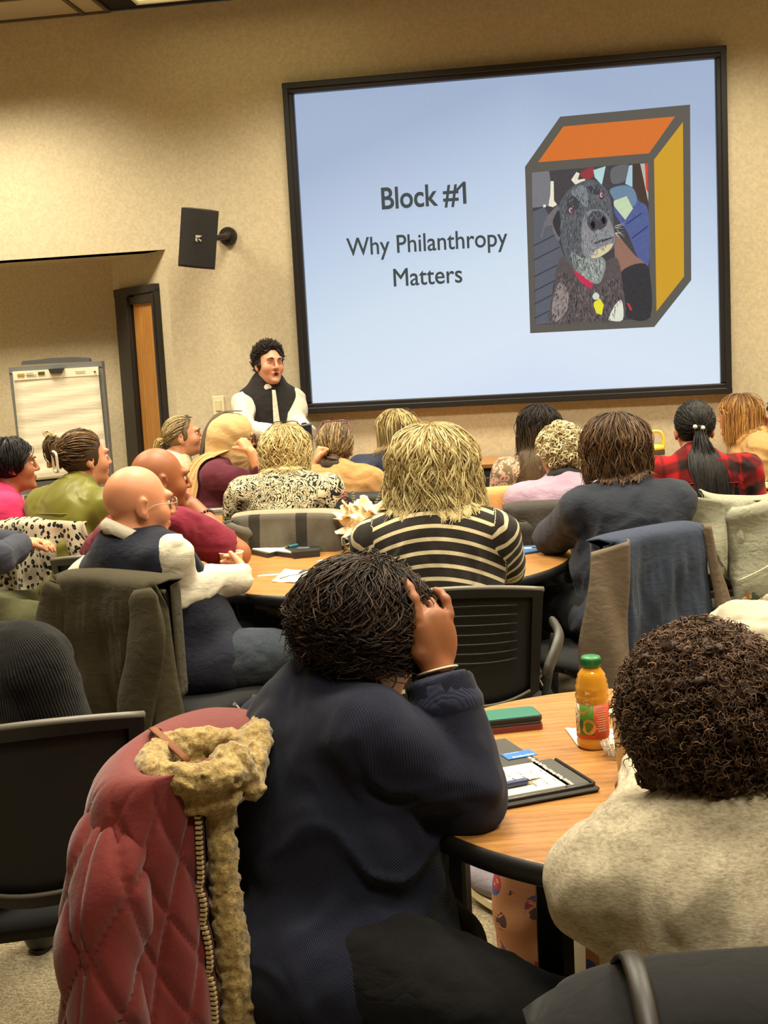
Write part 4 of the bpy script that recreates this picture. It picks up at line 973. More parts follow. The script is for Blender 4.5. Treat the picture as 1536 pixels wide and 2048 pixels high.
# ------------------------------------------------------------------ tables
TW = wood_mat('table_oak_laminate', (152, 103, 50), (184, 132, 72), (1.4, 11, 1.4), .36, .48, .12)
EDGE = plain('table_edge_black', (20, 19, 18), .5); STEEL = plain('leg_black_steel', (24, 23, 22), .4)
TZ = .735
def round_table(cx, cy, r, label, ang=0, lr=.8, woodrot=0, legs=(0, 71, 180, 251)):
    t = thing('round_table', label, 'table', (cx, cy, 0), math.radians(woodrot))
    b = MB(); b.lathe([(0, TZ-.006), (r-.006, TZ-.006), (r-.0055, TZ-.001), (r-.008, TZ), (0, TZ)], 96, cap=False); b.build('tabletop', TW, t, False)
    b = MB(); b.lathe([(r-.007, TZ-.0008), (r-.001, TZ-.003), (r+.004, TZ-.012), (r+.003, TZ-.032), (r-.006, TZ-.038), (0, TZ-.038)], 96, cap=False); b.build('edge_band', EDGE, t, True)
    for k in range(4):
        a = math.radians(ang-woodrot-legs[k]); p = np.array([math.cos(a), math.sin(a)])*r*lr
        b = MB(); b.box((p[0], p[1], .375), (.046, .046, .66), rotm('z', math.degrees(a)), .006); b.box((p[0], p[1], TZ-.045), (.12, .12, .014), rotm('z', math.degrees(a)), .003); lg = b.build('leg', STEEL, t)
        b = MB(); b.lathe([(.0, -.03), (.022, -.03), (.03, -.018), (.03, .018), (.022, .03), (0, .03)], 16, (p[0], p[1], .031), rotm('x', 90)); b.build('caster', EDGE, lg, True)
    b = MB()
    for k in range(2):
        a = math.radians(ang-woodrot-legs[k]); b.box((0, 0, TZ-.06), (2*r*lr-.1, .03, .03), rotm('z', math.degrees(a)), .004)
    b.build('cross_rail', STEEL, t); return t
round_table(.201, 2.154, .504, 'nearest round oak table holding the juice bottle and open folder', -121, .81, 12)
round_table(-.648, 4.533, .743, 'round oak table with the teal flower pot and clipboards', 30, .8, -10)
round_table(-1.75, 5.90, .62, 'round oak table with two grey laptops near the easel', 10, .8, 20)
round_table(.70, 6.33, .615, 'round oak table with the yellow lidded jar below the screen', 50, .8, 5)
# credenza against the wall
t = thing('credenza', 'low oak topped credenza against the wall below the screen', 'cabinet', (-.62, 7.02, 0))
b = MB(); b.box((0, 0, .875), (1.12, .5, .03), None, .005); b.build('top', TW, t); b = MB(); b.box((0, 0, .43), (1.08, .46, .86), None, .006); b.build('body', plain('credenza_black', (30, 28, 26), .6), t)
for x in (-.27, .27):
    b = MB(); b.box((x, -.236, .43), (.51, .016, .76), None, .004); d = b.build('door', plain('credenza_door', (38, 35, 32), .5), t); b = MB(); b.tube([(x+.2*(-1 if x > 0 else 1), -.25, .6), (x+.2*(-1 if x > 0 else 1), -.25, .7)], .006, 8); b.build('handle', plain('satin_steel2', (150, 146, 136), .3, 1), d)
# ------------------------------------------------------------------ nesting chairs
CB = plain('chair_black', (26, 25, 23), .5); CR_ = plain('chair_rim_grey', (104, 98, 84), .4); CP = plain('chair_pad_black', (22, 21, 20), .9)
mm = NT('chair_mesh_back'); mw_ = mm.node('ShaderNodeTexWave', wave_type='BANDS', bands_direction='X'); mm.put(mw_.inputs['Vector'], mm.coord('Object')); mw_.inputs['Scale'].default_value = 130
mm.set(Base_Color=mm.mix(mw_.outputs['Fac'], (.010, .0095, .009), (.022, .021, .019)), Roughness=.7); mm.bump(mw_.outputs['Fac'], .4, .001)
PALE = plain('chair_leg_silver', (150, 144, 126), .35, .6)
def back_pt(u, v, off=0.0):
    x = u*(.186+.019*v); z = .50+.37*v-.0*v+.055*abs(u)**2.4*(1-v)-.018*abs(u)**2*v
    y = -.215-.075*v-.04*(1-u*u)+off; return np.array([x, y, z])
def make_chair():
    t = thing('nesting_chair', 'x', 'chair', (0, 0, 0), 0, 'black mesh back chairs around the tables')
    nu, nv = 21, 13
    ring = [(u, 1) for u in np.linspace(-1, 1, 15)]+[(1, v) for v in np.linspace(1, 0, 8)[1:]]+[(u, 0) for u in np.linspace(1, -1, 15)[1:]]+[(-1, v) for v in np.linspace(0, 1, 8)[1:-1]]
    o = np.array([back_pt(u, v) for u, v in ring]); i = np.array([back_pt(u*.86, .075+v*.86) for u, v in ring]); n = len(ring); ad = np.array([0, -.022, 0])
    V = np.concatenate([o, i, i+ad, o+ad]); F = []
    for k in range(n):
        j = (k+1) % n
        for a in range(4):
            c = (a+1) % 4; F.append((a*n+k, a*n+j, c*n+j, c*n+k))
    bf = mk('back_frame', V, [f[::-1] for f in F], CB, t, False)
    b = MB(); b.tube([back_pt(u, 1, -.012)+[0, 0, .001] for u in np.linspace(-1, 1, 15)], .0085, 8); b.build('top_rim', CR_, bf, True)
    b = MB(); b.tube([back_pt(u*.86, .075, -.022) for u in np.linspace(-1, 1, 15)], .0045, 6); b.build('lower_rim', CR_, bf, True)
    G = np.array([[back_pt(u*.87, .07+v*.87, -.010) for v in np.linspace(0, 1, nv)] for u in np.linspace(-1, 1, nu)]); v, f = sheet(G, .004); mk('back_mesh', v, f, mm.m, t, True)
    b = MB()
    for k in range(7):
        vv = .42+k*.075; b.tube([back_pt(u*.66, vv, -.018) for u in np.linspace(-1, 1, 9)], .0022, 5)
    b.build('back_ribs', plain('chair_rib', (46, 44, 40), .4), t, True)
    nx, ny = 15, 15; P = np.zeros((nx, ny, 3))
    for a in range(nx):
        for c in range(ny):
            x, y = a/(nx-1)*2-1, c/(ny-1)*2-1; e = max(abs(x), abs(y)); r_ = (x**4+y**4)**.25; s_ = e/max(r_, 1e-6) if r_ > 0 else 1
            P[a, c] = (x*s_**.5*.215, y*s_**.5*.225+.01, .462-.022*max(e-.8, 0)/.2-.02*max(y, 0)**3+.008*x*x)
    v, f = sheet(P, .04); mk('seat', v, f, CP, t, True)
    for sx in (-1, 1):
        b = MB(); b.tube(bez([(sx*.205, -.25, .60), (sx*.25, -.17, .685), (sx*.25, -.02, .69), (sx*.248, .07, .68)], 14), [.010]+[.013]*12+[.011], 10, flat=1.6); b.build('armrest', plain('chair_arm', (62, 58, 50), .5), t, True)
        b = MB(); b.tube(bez([(sx*.25, .04, .65), (sx*.235, .05, .55), (sx*.21, .03, .44)], 8), .012, 8); b.build('arm_post', CB, t, True)
        for y0, y1 in ((.05, -.28), (-.06, .26)):
            b = MB(); b.tube(bez([(sx*.205, y0, .45), (sx*.222, y0*.4+y1*.6, .22), (sx*.235, y1*.95, .095), (sx*.235, y1, .06)], 12), .0155, 10); lg = b.build('leg', CB, t, True)
            b = MB(); b.tube([(sx*.2245, y0, .45), (sx*.240, y0*.4+y1*.6, .22)], .004, 6); b.build('leg_stripe', PALE, lg, True)
            b = MB()
            for q in (-.014, .014): b.lathe([(0, -.009), (.02, -.009), (.027, -.004), (.027, .004), (.02, .009), (0, .009)], 14, (sx*.235+q, y1, .027), rotm('y', 90))
            b.lathe([(.012, 0), (.012, .04)], 8, (sx*.235, y1, .03)); b.build('caster', CB, lg, True)
    b = MB(); b.tube([(-.205, .02, .43), (.205, .02, .43)], .014, 8); b.tube([(-.205, -.1, .43), (.205, -.1, .43)], .014, 8); b.build('under_frame', CB, t, True)
    return t
CH0 = make_chair(); CHN = [0]
def chair(x, y, yaw, label, arms=False, ribs=True):
    if CHN[0] == 0: r = CH0
    else:
        r = CH0.copy(); COL.objects.link(r)
        for c in list(CH0.children):
            if (not arms and c.name.startswith('arm')) or (not ribs and c.name.startswith('back_ribs')): continue
            d = c.copy(); COL.objects.link(d); d.parent = r
            for g in list(c.children): e = g.copy(); COL.objects.link(e); e.parent = d
    CHN[0] += 1; r.location = (x, y, 0); r.rotation_euler = (0, 0, math.radians(yaw)); r['label'] = label; return r
# ------------------------------------------------------------------ garments draped on chair backs
def drape(name, label, cat, x, y, yaw, mat, W0=.25, W1=.31, L=.62, inn=.34, folds=3, A=.02, seed=0, droop=.06, sleeves=(), nu=72, nv=64, off=.012, th=.006, skew=0.0, topcurve=.012, bulge=0.03, hemwave=.02, topz=.0, right=None, lock=True, lean=0, xoff=0.0):
    t = thing(name, label, cat, (x, y, 0), math.radians(yaw)); G = np.zeros((nu, nv, 3)); PC = np.zeros((nu, nv, 3)); tot = inn+.06+L
    gi, gj = np.meshgrid(np.arange(nu), np.arange(nv), indexing='ij'); vn = vnoise(np.stack([gi*.22+seed, gj*.10+gi*.05, gi*0+seed*1.3], -1).astype(float))*1.5+vnoise(np.stack([gi*.4+seed, gj*.25, gi*0+seed*2.3], -1).astype(float))
    for i in range(nu):
        u = i/(nu-1)*2-1
        for j in range(nv):
            s = j/(nv-1)*tot; zt = .884-topcurve*abs(u)**4-.0*abs(u)+topz+skew*u
            edge = max(abs(u)-.8, 0)/.2
            if s < inn: z = zt-(inn-s); yy = -.232+off; w = W0-.005
            elif s < inn+.06: a = (s-inn)/.06*math.pi; z = zt+.016*math.sin(a)-.002; yy = -.304+.072*math.cos(a); z = zt+.022*math.sin(a); w = W0
            else: q = s-inn-.06; z = zt-q; yy = -.376-.006*min(q/.1, 1)+.05*max(q-.1,0); w = W0+(W1-W0)*min(q/L*1.3, 1)
            q = max(s-inn-.06, 0)/L
            ph = seed*1.7; fold = math.sin(u*folds*2.4+ph+1.2*math.sin(q*3+seed))*.6+.4*math.sin(u*folds*5.1+ph*2+q*2)
            nn = math.sin(u*7+q*9+seed)*math.sin(u*3-q*11+seed*2)
            fold = math.copysign(abs(fold)**.75, fold)
            yy += -A*fold*(q**.6)*1.3-.005*vn[i, j]*min(q*5, 1)-bulge*q*(1-u*u)-.008*nn*min(q*4, 1)-lean*q
            if abs(u) > .8 and s >= inn+.06: z -= droop*edge*edge*(1-q); 
            if lock and s > inn: yy -= .0*(1-(min(abs(u), 1))**2)*.6
            ek = min(max((abs(u)-.80)/.2, 0), 1)**2
            if s > inn+.06 or s < inn: yy = yy*(1-ek*.85)+(-.305)*ek*.85
            z += -hemwave*math.sin(u*5+seed)*q*q
            if right is not None: w *= (1+right*u*q)
            G[i, j] = (xoff+u*w+.012*math.sin(q*8+seed)*q, yy, z); PC[i, j] = (u*w, 0, -s)
    v, f = sheet(G, -th); pc = np.concatenate([PC.reshape(-1, 3)]*2)
    o = mk('coat_body', v, f, mat, t, True, pc=pc)
    for sl in sleeves: sleeve(t, sl, mat, seed)
    return t
def sleeve(t, sl, mat, seed=0, name='sleeve', wr=.06):
    pts, r = sl[0], sl[1]; c = bez(pts, 44); K = len(c); T = nrm_rows(np.gradient(c, axis=0)); X = nrm_rows(np.cross(T, [0, 1, .1])); Y = np.cross(X, T); M = 28; G = np.zeros((M, K, 3)); PC = np.zeros((M, K, 3)); fl = sl[2] if len(sl) > 2 else .45
    ln = np.concatenate([[0], np.cumsum(np.linalg.norm(np.diff(c, axis=0), axis=1))])
    for i in range(M):
        a = 2*math.pi*i/(M-1)
        for k in range(K):
            rr = np.interp(k/(K-1), [0, .04, .3, .9, .97, 1], [r*.5, r*.92, r*1.05, r*.8, r*.8, r*.55])*(1+wr*math.sin(k*.55+seed+1.5*math.sin(a))+wr*.7*math.sin(a*3+k*.2+seed))
            G[i, k] = c[k]+X[k]*math.cos(a)*rr+Y[k]*math.sin(a)*rr*fl; PC[i, k] = (a*r, 0, -ln[k])
    v, f = sheet(G, -.004); return mk(name, v, f, mat, t, True, pc=np.concatenate([PC.reshape(-1, 3)]*2))
# ------------------------------------------------------------------ fabrics
def pattern_stripe():
    n = NT('striped_jersey'); z = n.sep(n.coord(attr='pc'))[2]; f = n.math('FRACT', n.math('DIVIDE', z, .0385)); m = n.math('LESS_THAN', f, .30)
    k = n.noise(n.coord('Object', 1), 120, 3); n.set(Base_Color=n.mix(m, n.mix(k, lin((34, 30, 27)), lin((50, 44, 38))), n.mix(k, lin((188, 172, 134)), lin((214, 200, 160)))), Roughness=.9, Specular_IOR_Level=.15, Sheen_Weight=.08); n.bump(k, .2, .002); return n.m
def pattern_animal():
    n = NT('animal_print'); v = n.coord(attr='pc'); a = n.noise(v, 17, 1, .5, 2.6); s = n.math('FRACT', n.math('MULTIPLY', a, 7.0)); b_ = n.noise(n.coord(attr='pc'), 34, 1, .5, 1.5)
    m = n.math('LESS_THAN', s, n.math('ADD', .42, n.math('MULTIPLY', n.math('SUBTRACT', b_, .5), .9)))
    n.set(Base_Color=n.mix(m, lin((196, 182, 146)), lin((30, 30, 28))), Roughness=.85, Specular_IOR_Level=.2); n.bump(a, .15, .003); return n.m
def pattern_leopard():
    n = NT('leopard_fleece'); v = n.coord(attr='pc', scale=(1, 1, .85)); w_ = n.noise(v, 22, 2, .5)
    dv_ = n.node('ShaderNodeVectorMath', operation='MULTIPLY_ADD'); n.put(dv_.inputs[0], n.node('ShaderNodeTexNoise', i_Vector=v, i_Scale=40.0).outputs['Color']); dv_.inputs[1].default_value = (.013,)*3; n.put(dv_.inputs[2], v)
    vo = n.node('ShaderNodeTexVoronoi', feature='F1'); n.put(vo.inputs['Vector'], dv_.outputs[0]); vo.inputs['Scale'].default_value = 46; vo.inputs['Randomness'].default_value = .85; d = vo.outputs['Distance']
    ring = n.math('MULTIPLY', n.math('LESS_THAN', d, .40), n.math('GREATER_THAN', n.math('ADD', d, n.math('MULTIPLY', n.math('SUBTRACT', w_, .5), .5)), .13))
    core = n.math('LESS_THAN', d, .2)
    c = n.mix(ring, n.mix(core, lin((184, 172, 146)), lin((118, 106, 86))), lin((26, 23, 20))); n.set(Base_Color=c, Roughness=.95, Sheen_Weight=.08, Specular_IOR_Level=.1); n.bump(n.noise(n.coord('Object', 1), 160, 3), .4, .003); return n.m
def pattern_buffalo():
    n = NT('red_plaid'); v = n.sep(n.coord(attr='pc')); k = n.noise(n.coord('Object', 1), 30, 2, .5)
    def band(c, p, o): 
        f = n.math('FRACT', n.math('DIVIDE', n.math('ADD', c, o), p)); t = n.math('ABSOLUTE', n.math('SUBTRACT', f, .5)); return n.ramp(n.math('ADD', t, n.math('MULTIPLY', n.math('SUBTRACT', k, .5), .1)), [(.16, (1, 1, 1)), (.3, (0, 0, 0))])
    a = band(v[0], .105, .02); b_ = band(v[2], .105, .045); both = n.math('MULTIPLY', a, b_); one = n.math('MAXIMUM', a, b_)
    c = n.mix(one, lin((150, 22, 24)), lin((88, 20, 20))); c = n.mix(both, c, lin((32, 20, 18))); n.set(Base_Color=c, Roughness=.95, Sheen_Weight=.08, Specular_IOR_Level=.1); n.bump(n.noise(n.coord('Object', 1), 120, 3), .3, .002); return n.m
def pattern_plaid(name, base, dark, light, p=.26, vert=True, lw=.05, ph=(0., .05)):
    n = NT(name); v = n.sep(n.coord(attr='pc')); k = n.noise(n.coord('Object', 1), 110, 3)
    def band(c, pp, o, w_): f = n.math('FRACT', n.math('DIVIDE', n.math('ADD', c, o), pp)); return n.math('LESS_THAN', n.math('ABSOLUTE', n.math('SUBTRACT', f, .5)), w_)
    c = n.mix(k, tuple(np.array(lin(base))*.85), tuple(np.array(lin(base))*1.15)); c = n.mix(n.math('MULTIPLY', band(v[0], p, ph[0], .12), .85), c, lin(dark)); c = n.mix(n.math('MULTIPLY', band(v[2], p, ph[1], lw), .8), c, lin(light))
    n.set(Base_Color=c, Roughness=.95, Sheen_Weight=.08, Specular_IOR_Level=.1); n.bump(k, .35, .002); return n.m
def pattern_floral():
    n = NT('pink_floral'); v = n.coord(attr='pc'); vo = n.node('ShaderNodeTexVoronoi', feature='F1'); n.put(vo.inputs['Vector'], v); vo.inputs['Scale'].default_value = 52
    c = n.ramp(vo.outputs['Distance'], [(.16, lin((140, 70, 62))), (.24, lin((196, 150, 128))), (.5, lin((204, 168, 146))), (.62, lin((120, 104, 80)))]); n.set(Base_Color=c, Roughness=.9, Specular_IOR_Level=.15); return n.m
BLACKP = cloth('black_trousers', (16, 15, 16), var=.2); JEANS = cloth('dark_denim', (52, 58, 66), scale=150, var=.25, bump=.35); NAVYP = cloth('navy_trousers', (34, 36, 46)); BROWNP = cloth('brown_trousers', (62, 50, 40))
SHB = plain('shoe_black', (30, 28, 26), .45); SHW = cloth('sneaker_mauve', (128, 120, 128), scale=200, var=.2); OFFW = plain('sole_cream', (226, 216, 176), .6)
def lap(P, inward=.06): pass
BL = [(196, 172, 112), (222, 202, 142), (160, 134, 84), (208, 186, 128)]; BL2 = [(176, 152, 96), (206, 186, 128), (128, 104, 62), (226, 208, 154)]
# ---------------------------------------------------------- presenter
p = Person('person in black vest and white sleeves standing by the screen and speaking', atd(533, 684, 6.98), yaw=-147, hv=0.018, lean=0, nk=12, head=(4, 4, -3), armk=.84, bulk=1.1, sw=.160, skin_c=(206, 148, 116), stand=True, hip=.9, vox=.0045, hs=.98, mouth=.95, neckr=1.15,
           arms={'R': (atd(490, 858, 6.78), atd(556, 872, 6.62)), 'L': (atd(592, 846, 7.0), atd(617, 869, 6.70))},
           hands={'L': dict(dir=(-.25, -.35, .12), palm=(-.8, .1, -.1), side=-1, curls=[(38, 42, 30)]*4, thumb=(.5, .6), sc=.95), 'R': dict(dir=(.8, -.3, -.05), palm=(.2, .9, -.3), side=1, curl=(25, 30, 20))})
p.eyes(closed=True, iris=(40, 28, 22), brow=(36, 27, 22))
wsh = cloth('white_shirt', (206, 197, 175), scale=90, var=.06, bump=.2)
p.top('shirt', wsh, g=.012, sleeve=.98, amp=0.0150, vox=.007, seed=2, sl_g=.022, neck=.1); p.vest('vest', cloth('black_vest', (34, 31, 29), scale=30, var=.15), g=.024, vox=.007, amp=.004)
p.collar(plain('vest_collar', (32, 29, 28), .85), r=.074, h=.058, open_=24, name='vest_collar', fold=False, up=-.015, th=.007)
v, f = sheet(np.array([[p.Pt(t, 0)+p.fr*(.155+.02*math.sin(t*3)-.01*abs(x)*20*0-.035*max(t-.6, 0)*3)+p.Xs*(x+.012) for t in np.linspace(.05, .93, 20)] for x in np.linspace(-.018, .045, 6)]), .01); 
def front_strip(P, prims, name, mat, x0, x1, x2, x3, t0, t1, off):
    """strip of cloth lying on the chest, from t0 to t1 along the spine"""
    G = np.zeros((8, 26, 3))
    for i in range(8):
        for j in range(26):
            t = t0+(t1-t0)*j/25; a = (x0*(1-i/7)+x1*i/7)*(1-j/25)+(x2*(1-i/7)+x3*i/7)*j/25; q = P.Pt(t, .4, a)
            for _ in range(24): q = q-P.fr*max(sdf_at(prims, q[None])[0]-off, -.02)*.8
            G[i, j] = q
    v, f = sheet(G, .004); return mk(name, v, f, mat, P.root, True, pc=v)
front_strip(p, p.vestp, 'shirt_front', wsh, -.005, .065, .0, .02, -.02, .96, .006)
def disc_on(P, prims, name, mat, x, t, r, off, ry=None, parent=None):
    q = P.Pt(t, .4, x)
    for _ in range(30): q = q-P.fr*(sdf_at(prims, q[None])[0]-off)*.8
    n_ = grad(prims, q[None])[0]; a = nrm(np.cross(n_, [0, 0, 1])); c = np.cross(a, n_)*-1; th = np.linspace(0, 2*math.pi, 28, endpoint=False)
    V = [q+a*r*math.cos(k)+c*(ry or r)*math.sin(k)+n_*.003 for k in th]+[q+a*r*math.cos(k)+c*(ry or r)*math.sin(k)-n_*.004 for k in th]; n = 28
    return mk(name, V, [tuple(range(n))]+[(i, (i+1) % n, n+(i+1) % n, n+i) for i in range(n)], mat, parent or P.root, False), q, a, c, n_
bd, q, a, c, n_ = disc_on(p, p.vestp, 'round_badge', plain('badge_white', (224, 216, 210), .5), -.105, .66, .042, .004, .046)
disc_on(p, p.vestp, 'badge_emblem', plain('badge_blue', (118, 120, 150), .5), -.105, .66, .024, .0075, .03, bd); disc_on(p, p.vestp, 'badge_emblem', plain('badge_white', (224, 216, 210), .5), -.109, .655, .011, .009, .02, bd)
p.pants(BLACKP, SHB)
join_hair(p, hair_short(p, 900, .016, .030, [(40, 32, 27), (56, 44, 36), (30, 24, 21)], curl=.003, turns=.4, r=.0032, K=6, comb=(0, -.5, .35), grav=.0, capc=(36, 29, 25), top=.014, jit=.25, thmax=1.10, nape=-.07, face=1.12))
PRES = p
# ---------------------------------------------------------- P6 profile
p = Person('person with blonde ponytail in cream top, glasses pushed up on the hair', atd(352, 836, 7.0), yaw=-78, lean=4, nk=14, head=(0, 8, 0), bulk=.95, sw=.17, skin_c=(214, 154, 118), vox=.005, hs=.98)
p.eyes(brow=(120, 90, 62)); p.top('top', cloth('cream_knit', (228, 212, 170), var=.06), g=.012, sleeve=1, amp=0.0112, seed=4, neck=-.1); p.pants(NAVYP, SHB)
G6 = [(150, 128, 92), (196, 172, 122), (120, 102, 76), (206, 184, 140)]; tg = (0, -.108, -.012)
join_hair(p, hair_gather(p, 420, tg, .012, G6, r=.003)+[tail(p, 130, p.h(tg), [p.h((0, -.15, -.005)), p.h((0, -.175, -.06)), p.h((0, -.165, -.14))], .030, BL, r=.004)])
p.glasses((46, 40, 36), up=True, tiltup=60, pos=(.055, .108)); 
# ---------------------------------------------------------- P7 head scarf
p = Person('person in tan head scarf and maroon top resting cheek on fist', atd(462, 834, 6.62), yaw=-80, lean=14, nk=16, head=(10, -4, 6), bulk=1.12, sw=.18, skin_c=(214, 160, 116), vox=.005, hs=1.02,
           arms={'R': (atd(535, 975, 6.40), atd(503, 905, 6.36))}, hands={'R': dict(dir=(-.35, .1, .5), palm=(-.7, .3, .1), side=1, curls=[(88, 95, 55)]*4, thumb=(.15, .8), sc=1.0)})
p.eyes(brow=(60, 42, 32)); p.top('top', cloth('maroon_top', (92, 38, 50), var=.1), g=.014, sleeve=.82, amp=0.0150, seed=5); p.pants(BLACKP, SHB)
tan = cloth('tan_scarf', (206, 172, 118), var=.07, scale=40, bump=.15); H = p.h
pr = [EL(H((0, -.018, .03)), (.098, .122, .108), p.Rh, .03), EL(H((0, -.075, -.03)), (.085, .08, .10), p.Rh, .05), RC(H((0, -.01, -.09)), p.N+np.array([0, .0, -.01]), .092, .098, .05), RC(H((0, .05, -.125)), H((0, .03, -.16)), .05, .06, .04), EL(H((0, .135, -.02)), np.array([.064, .07, .098]), p.Rh, .015, 's')]
def dsp(q):
    l = (q-p.Hc)@p.Rh; an = np.arctan2(l[..., 1]-.11, l[..., 2]+.1); return .0014*np.sin(an*17+2*np.sin(l[..., 0]*30))+.003*vnoise(q/.05)
v, f = mesh_sdf(pr, .006, dsp); mk('head_scarf', v, f, tan, p.root, True)
G = np.zeros((16, 40, 3)); path = bez([p.N+np.array([.04, .05, .055]), p.N+np.array([.085, -.02, .03]), p.S['R']+np.array([-.06, -.10, .03]), p.S['R']+np.array([-.05, -.15, -.10]), p.S['R']+np.array([-.05, -.17, -.22]), p.S['R']+np.array([-.04, -.18, -.38])], 40)
path = pushout(path, p.topp, .012)
for i in range(16):
    for k in range(40): w_ = np.interp(k, [0, 10, 39], [.05, .07, .08])*(i/15*2-1); G[i, k] = path[k]+np.array([w_*.45, w_*.85, 0])*.8+np.array([1, -.5, 0])*.006*math.sin(i*1.6+k*.12)
G = pushout(G, p.topp, .010); v, f = sheet(G, .004); mk('scarf_end', v, f, tan, p.root, True)
G = np.zeros((12, 40, 3)); pa = bez([H((-.02, .03, .142)), H((-.05, -.07, .125)), H((-.06, -.14, .04)), H((-.07, -.165, -.08)), p.S['L']+np.array([-.05, -.10, .02]), p.S['L']+np.array([-.09, -.10, -.2]), p.S['L']+np.array([-.10, -.08, -.36])], 40)
for i in range(12):
    for k in range(40): w_ = (i/11*2-1)*.05; G[i, k] = pa[k]+np.array([w_, w_*.3, 0])+np.array([0, -.005, 0])*math.sin(i*1.5)
v, f = sheet(G, .004); mk('dark_under_scarf', v, f, cloth('taupe_scarf', (92, 78, 60), var=.08), p.root, True)
p.glasses((48, 30, 26), pos=(.112, -.004))
# ---------------------------------------------------------- P3 olive shirt, claw clip
p = Person('person in olive satin shirt with hair in a claw clip', atd(155, 866, 5.2), yaw=-22, lean=8, nk=14, head=(-24, 2, 0), bulk=1.08, sw=.182, skin_c=(200, 140, 106), vox=.006)
ol = NT('olive_satin'); vv = ol.noise(ol.coord('Object', 1), 9, 3); ol.set(Base_Color=ol.mix(vv, lin((94, 92, 28)), lin((128, 124, 42))), Roughness=.46, Specular_IOR_Level=.4, Sheen_Weight=.08)
p.top('shirt', ol.m, g=.018, sleeve=1, amp=0.0187, fs=.11, seed=7, sl_g=.026); p.collar(ol.m, r=.062, h=.038, open_=8); p.pants(BLACKP, SHB); p.eyes()
B3 = [(88, 66, 44), (140, 110, 72), (64, 48, 34), (112, 86, 56)]; tg = (-.02, -.105, .03)
yk = np.array([[pushout(p.Pt(.80-.02*abs(x)*8, -.16, x)[None], p.topp, .004, 8)[0] for j in range(2)] for x in np.linspace(-.16, .16, 20)])
ln_ = pushout(np.array([p.Pt(.76, -.2, x) for x in np.linspace(-.17, .17, 26)]), p.topp, .003, 3)
for _ in range(30): ln_ += p.fr*np.clip(sdf_at(p.topp, ln_)-.002, -.02, .02)[:, None]*.8
v, f = tubes(ln_[None], .0022, 6); mk('yoke_seam', v, f, ol.m, p.root)
parts = hair_gather(p, 480, tg, .016, B3, r=.0033)
parts += [tail(p, 90, p.h((-.01, -.10, -.02)), [p.h((-.02, -.135, .02)), p.h((-.03, -.14, .075)), p.h((-.035, -.105, .105))], .034, B3, r=.004, push=False, spread=[.7, 1, 1.1, .8]), tail(p, 16, p.h((-.03, -.12, .09)), [p.h((-.05, -.13, .115)), p.h((-.09, -.14, .12))], .02, BL2, r=.002, push=False)]
join_hair(p, parts)
b = MB(); iv2 = plain('clip_ivory', (222, 206, 178), .3)
ring = [p.h(q) for q in ((.0, -.142, .045), (.03, -.138, .035), (.025, -.137, -.04), (-.006, -.141, -.035))]; rp = bez(ring, 28, True)*.4+np.concatenate([np.linspace(ring[i], ring[(i+1) % 4], 7, endpoint=False) for i in range(4)])*.6
b.tube(rp, .0062, 6, closed=True, flat=1.0); cl = b.build('claw_clip', iv2, p.root, True); b = MB(); b.box(p.h((-.035, -.148, -.012)), (.024, .02, .026), p.Rh, .004); b.build('clip_spring', plain('clip_amber', (176, 122, 66), .3), cl)
# ---------------------------------------------------------- P1 pink shirt
p = Person('person with sleek black bob in bright pink shirt', atd(8, 881, 5.45), yaw=-52, lean=8, nk=14, head=(-6, 2, 0), bulk=1.15, sw=.19, skin_c=(176, 116, 82), vox=.006)
pk = cloth('pink_shirt', (206, 52, 96), var=.1, scale=40); p.top('shirt', pk, g=.018, sleeve=1, amp=0.0187, seed=8, sl_g=.028); p.collar(pk, r=.066, h=.04, open_=28); p.pants(BLACKP, SHB); p.eyes()
join_hair(p, hair_fall(p, 1300, .022, .035, [(30, 26, 24), (44, 38, 34), (22, 19, 18)], phi0=70, r=.0028, cpull=.1, cw=.008, lvar=.03, pinch=.02, tip=-.02, K=14))
# ---------------------------------------------------------- P2 left edge
p = Person('person in slate long sleeves with clasped hands at the left edge', atd(-98, 905, 4.72), yaw=-48, lean=6, nk=14, bulk=1.2, sw=.19, skin_c=(206, 146, 108), vox=.006,
           arms={'R': (atd(-10, 1118, 4.5), atd(44, 1092, 4.75)), 'L': (atd(-60, 1090, 5.0), atd(40, 1085, 4.98))})
p.top('top', cloth('slate_top', (58, 60, 70), var=.12), g=.016, sleeve=1, amp=0.0150, seed=9); p.pants(cloth('olive_trousers', (84, 82, 52)), SHB); p.eyes()
join_hair(p, hair_short(p, 500, .016, .03, [(70, 54, 40), (96, 76, 54)], curl=.003, turns=.4, K=6, comb=(0, -.4, 0)))
# ---------------------------------------------------------- P4 maroon polo
p = Person('bald brown skinned person in maroon polo with hand at the cheek', atd(307, 896, 4.55), yaw=-8, tw=-26, lean=14, nk=18, head=(-48, -2, 4), bulk=1.25, sw=.2, skin_c=(150, 94, 58), vox=.0055, hs=1.04, neckr=1.12,
           arms={'R': (atd(474, 1108, 4.50), atd(352, 978, 4.72)), 'L': (atd(190, 1120, 4.9), atd(330, 1090, 5.0))}, hands={'R': dict(dir=(-.35, .05, .8), palm=(-.6, .5, .1), side=1, curl=(30, 40, 20))})
mar = cloth('maroon_polo', (112, 26, 44), var=.09, scale=70); p.top('polo', mar, g=.016, sleeve=.40, amp=0.0131, seed=10, neck=-.05); p.collar(mar, r=.068, h=.035, open_=20); p.pants(BLACKP, SHB); p.eyes()
a = p.E['R']+(p.W['R']-p.E['R'])*.52; d = nrm(p.W['R']-p.E['R']); x = nrm(np.cross(d, [0, 0, 1])); y = np.cross(d, x); r_ = p.armp['R'][1].r1*.48+p.armp['R'][1].r2*.52+.004
b = MB()
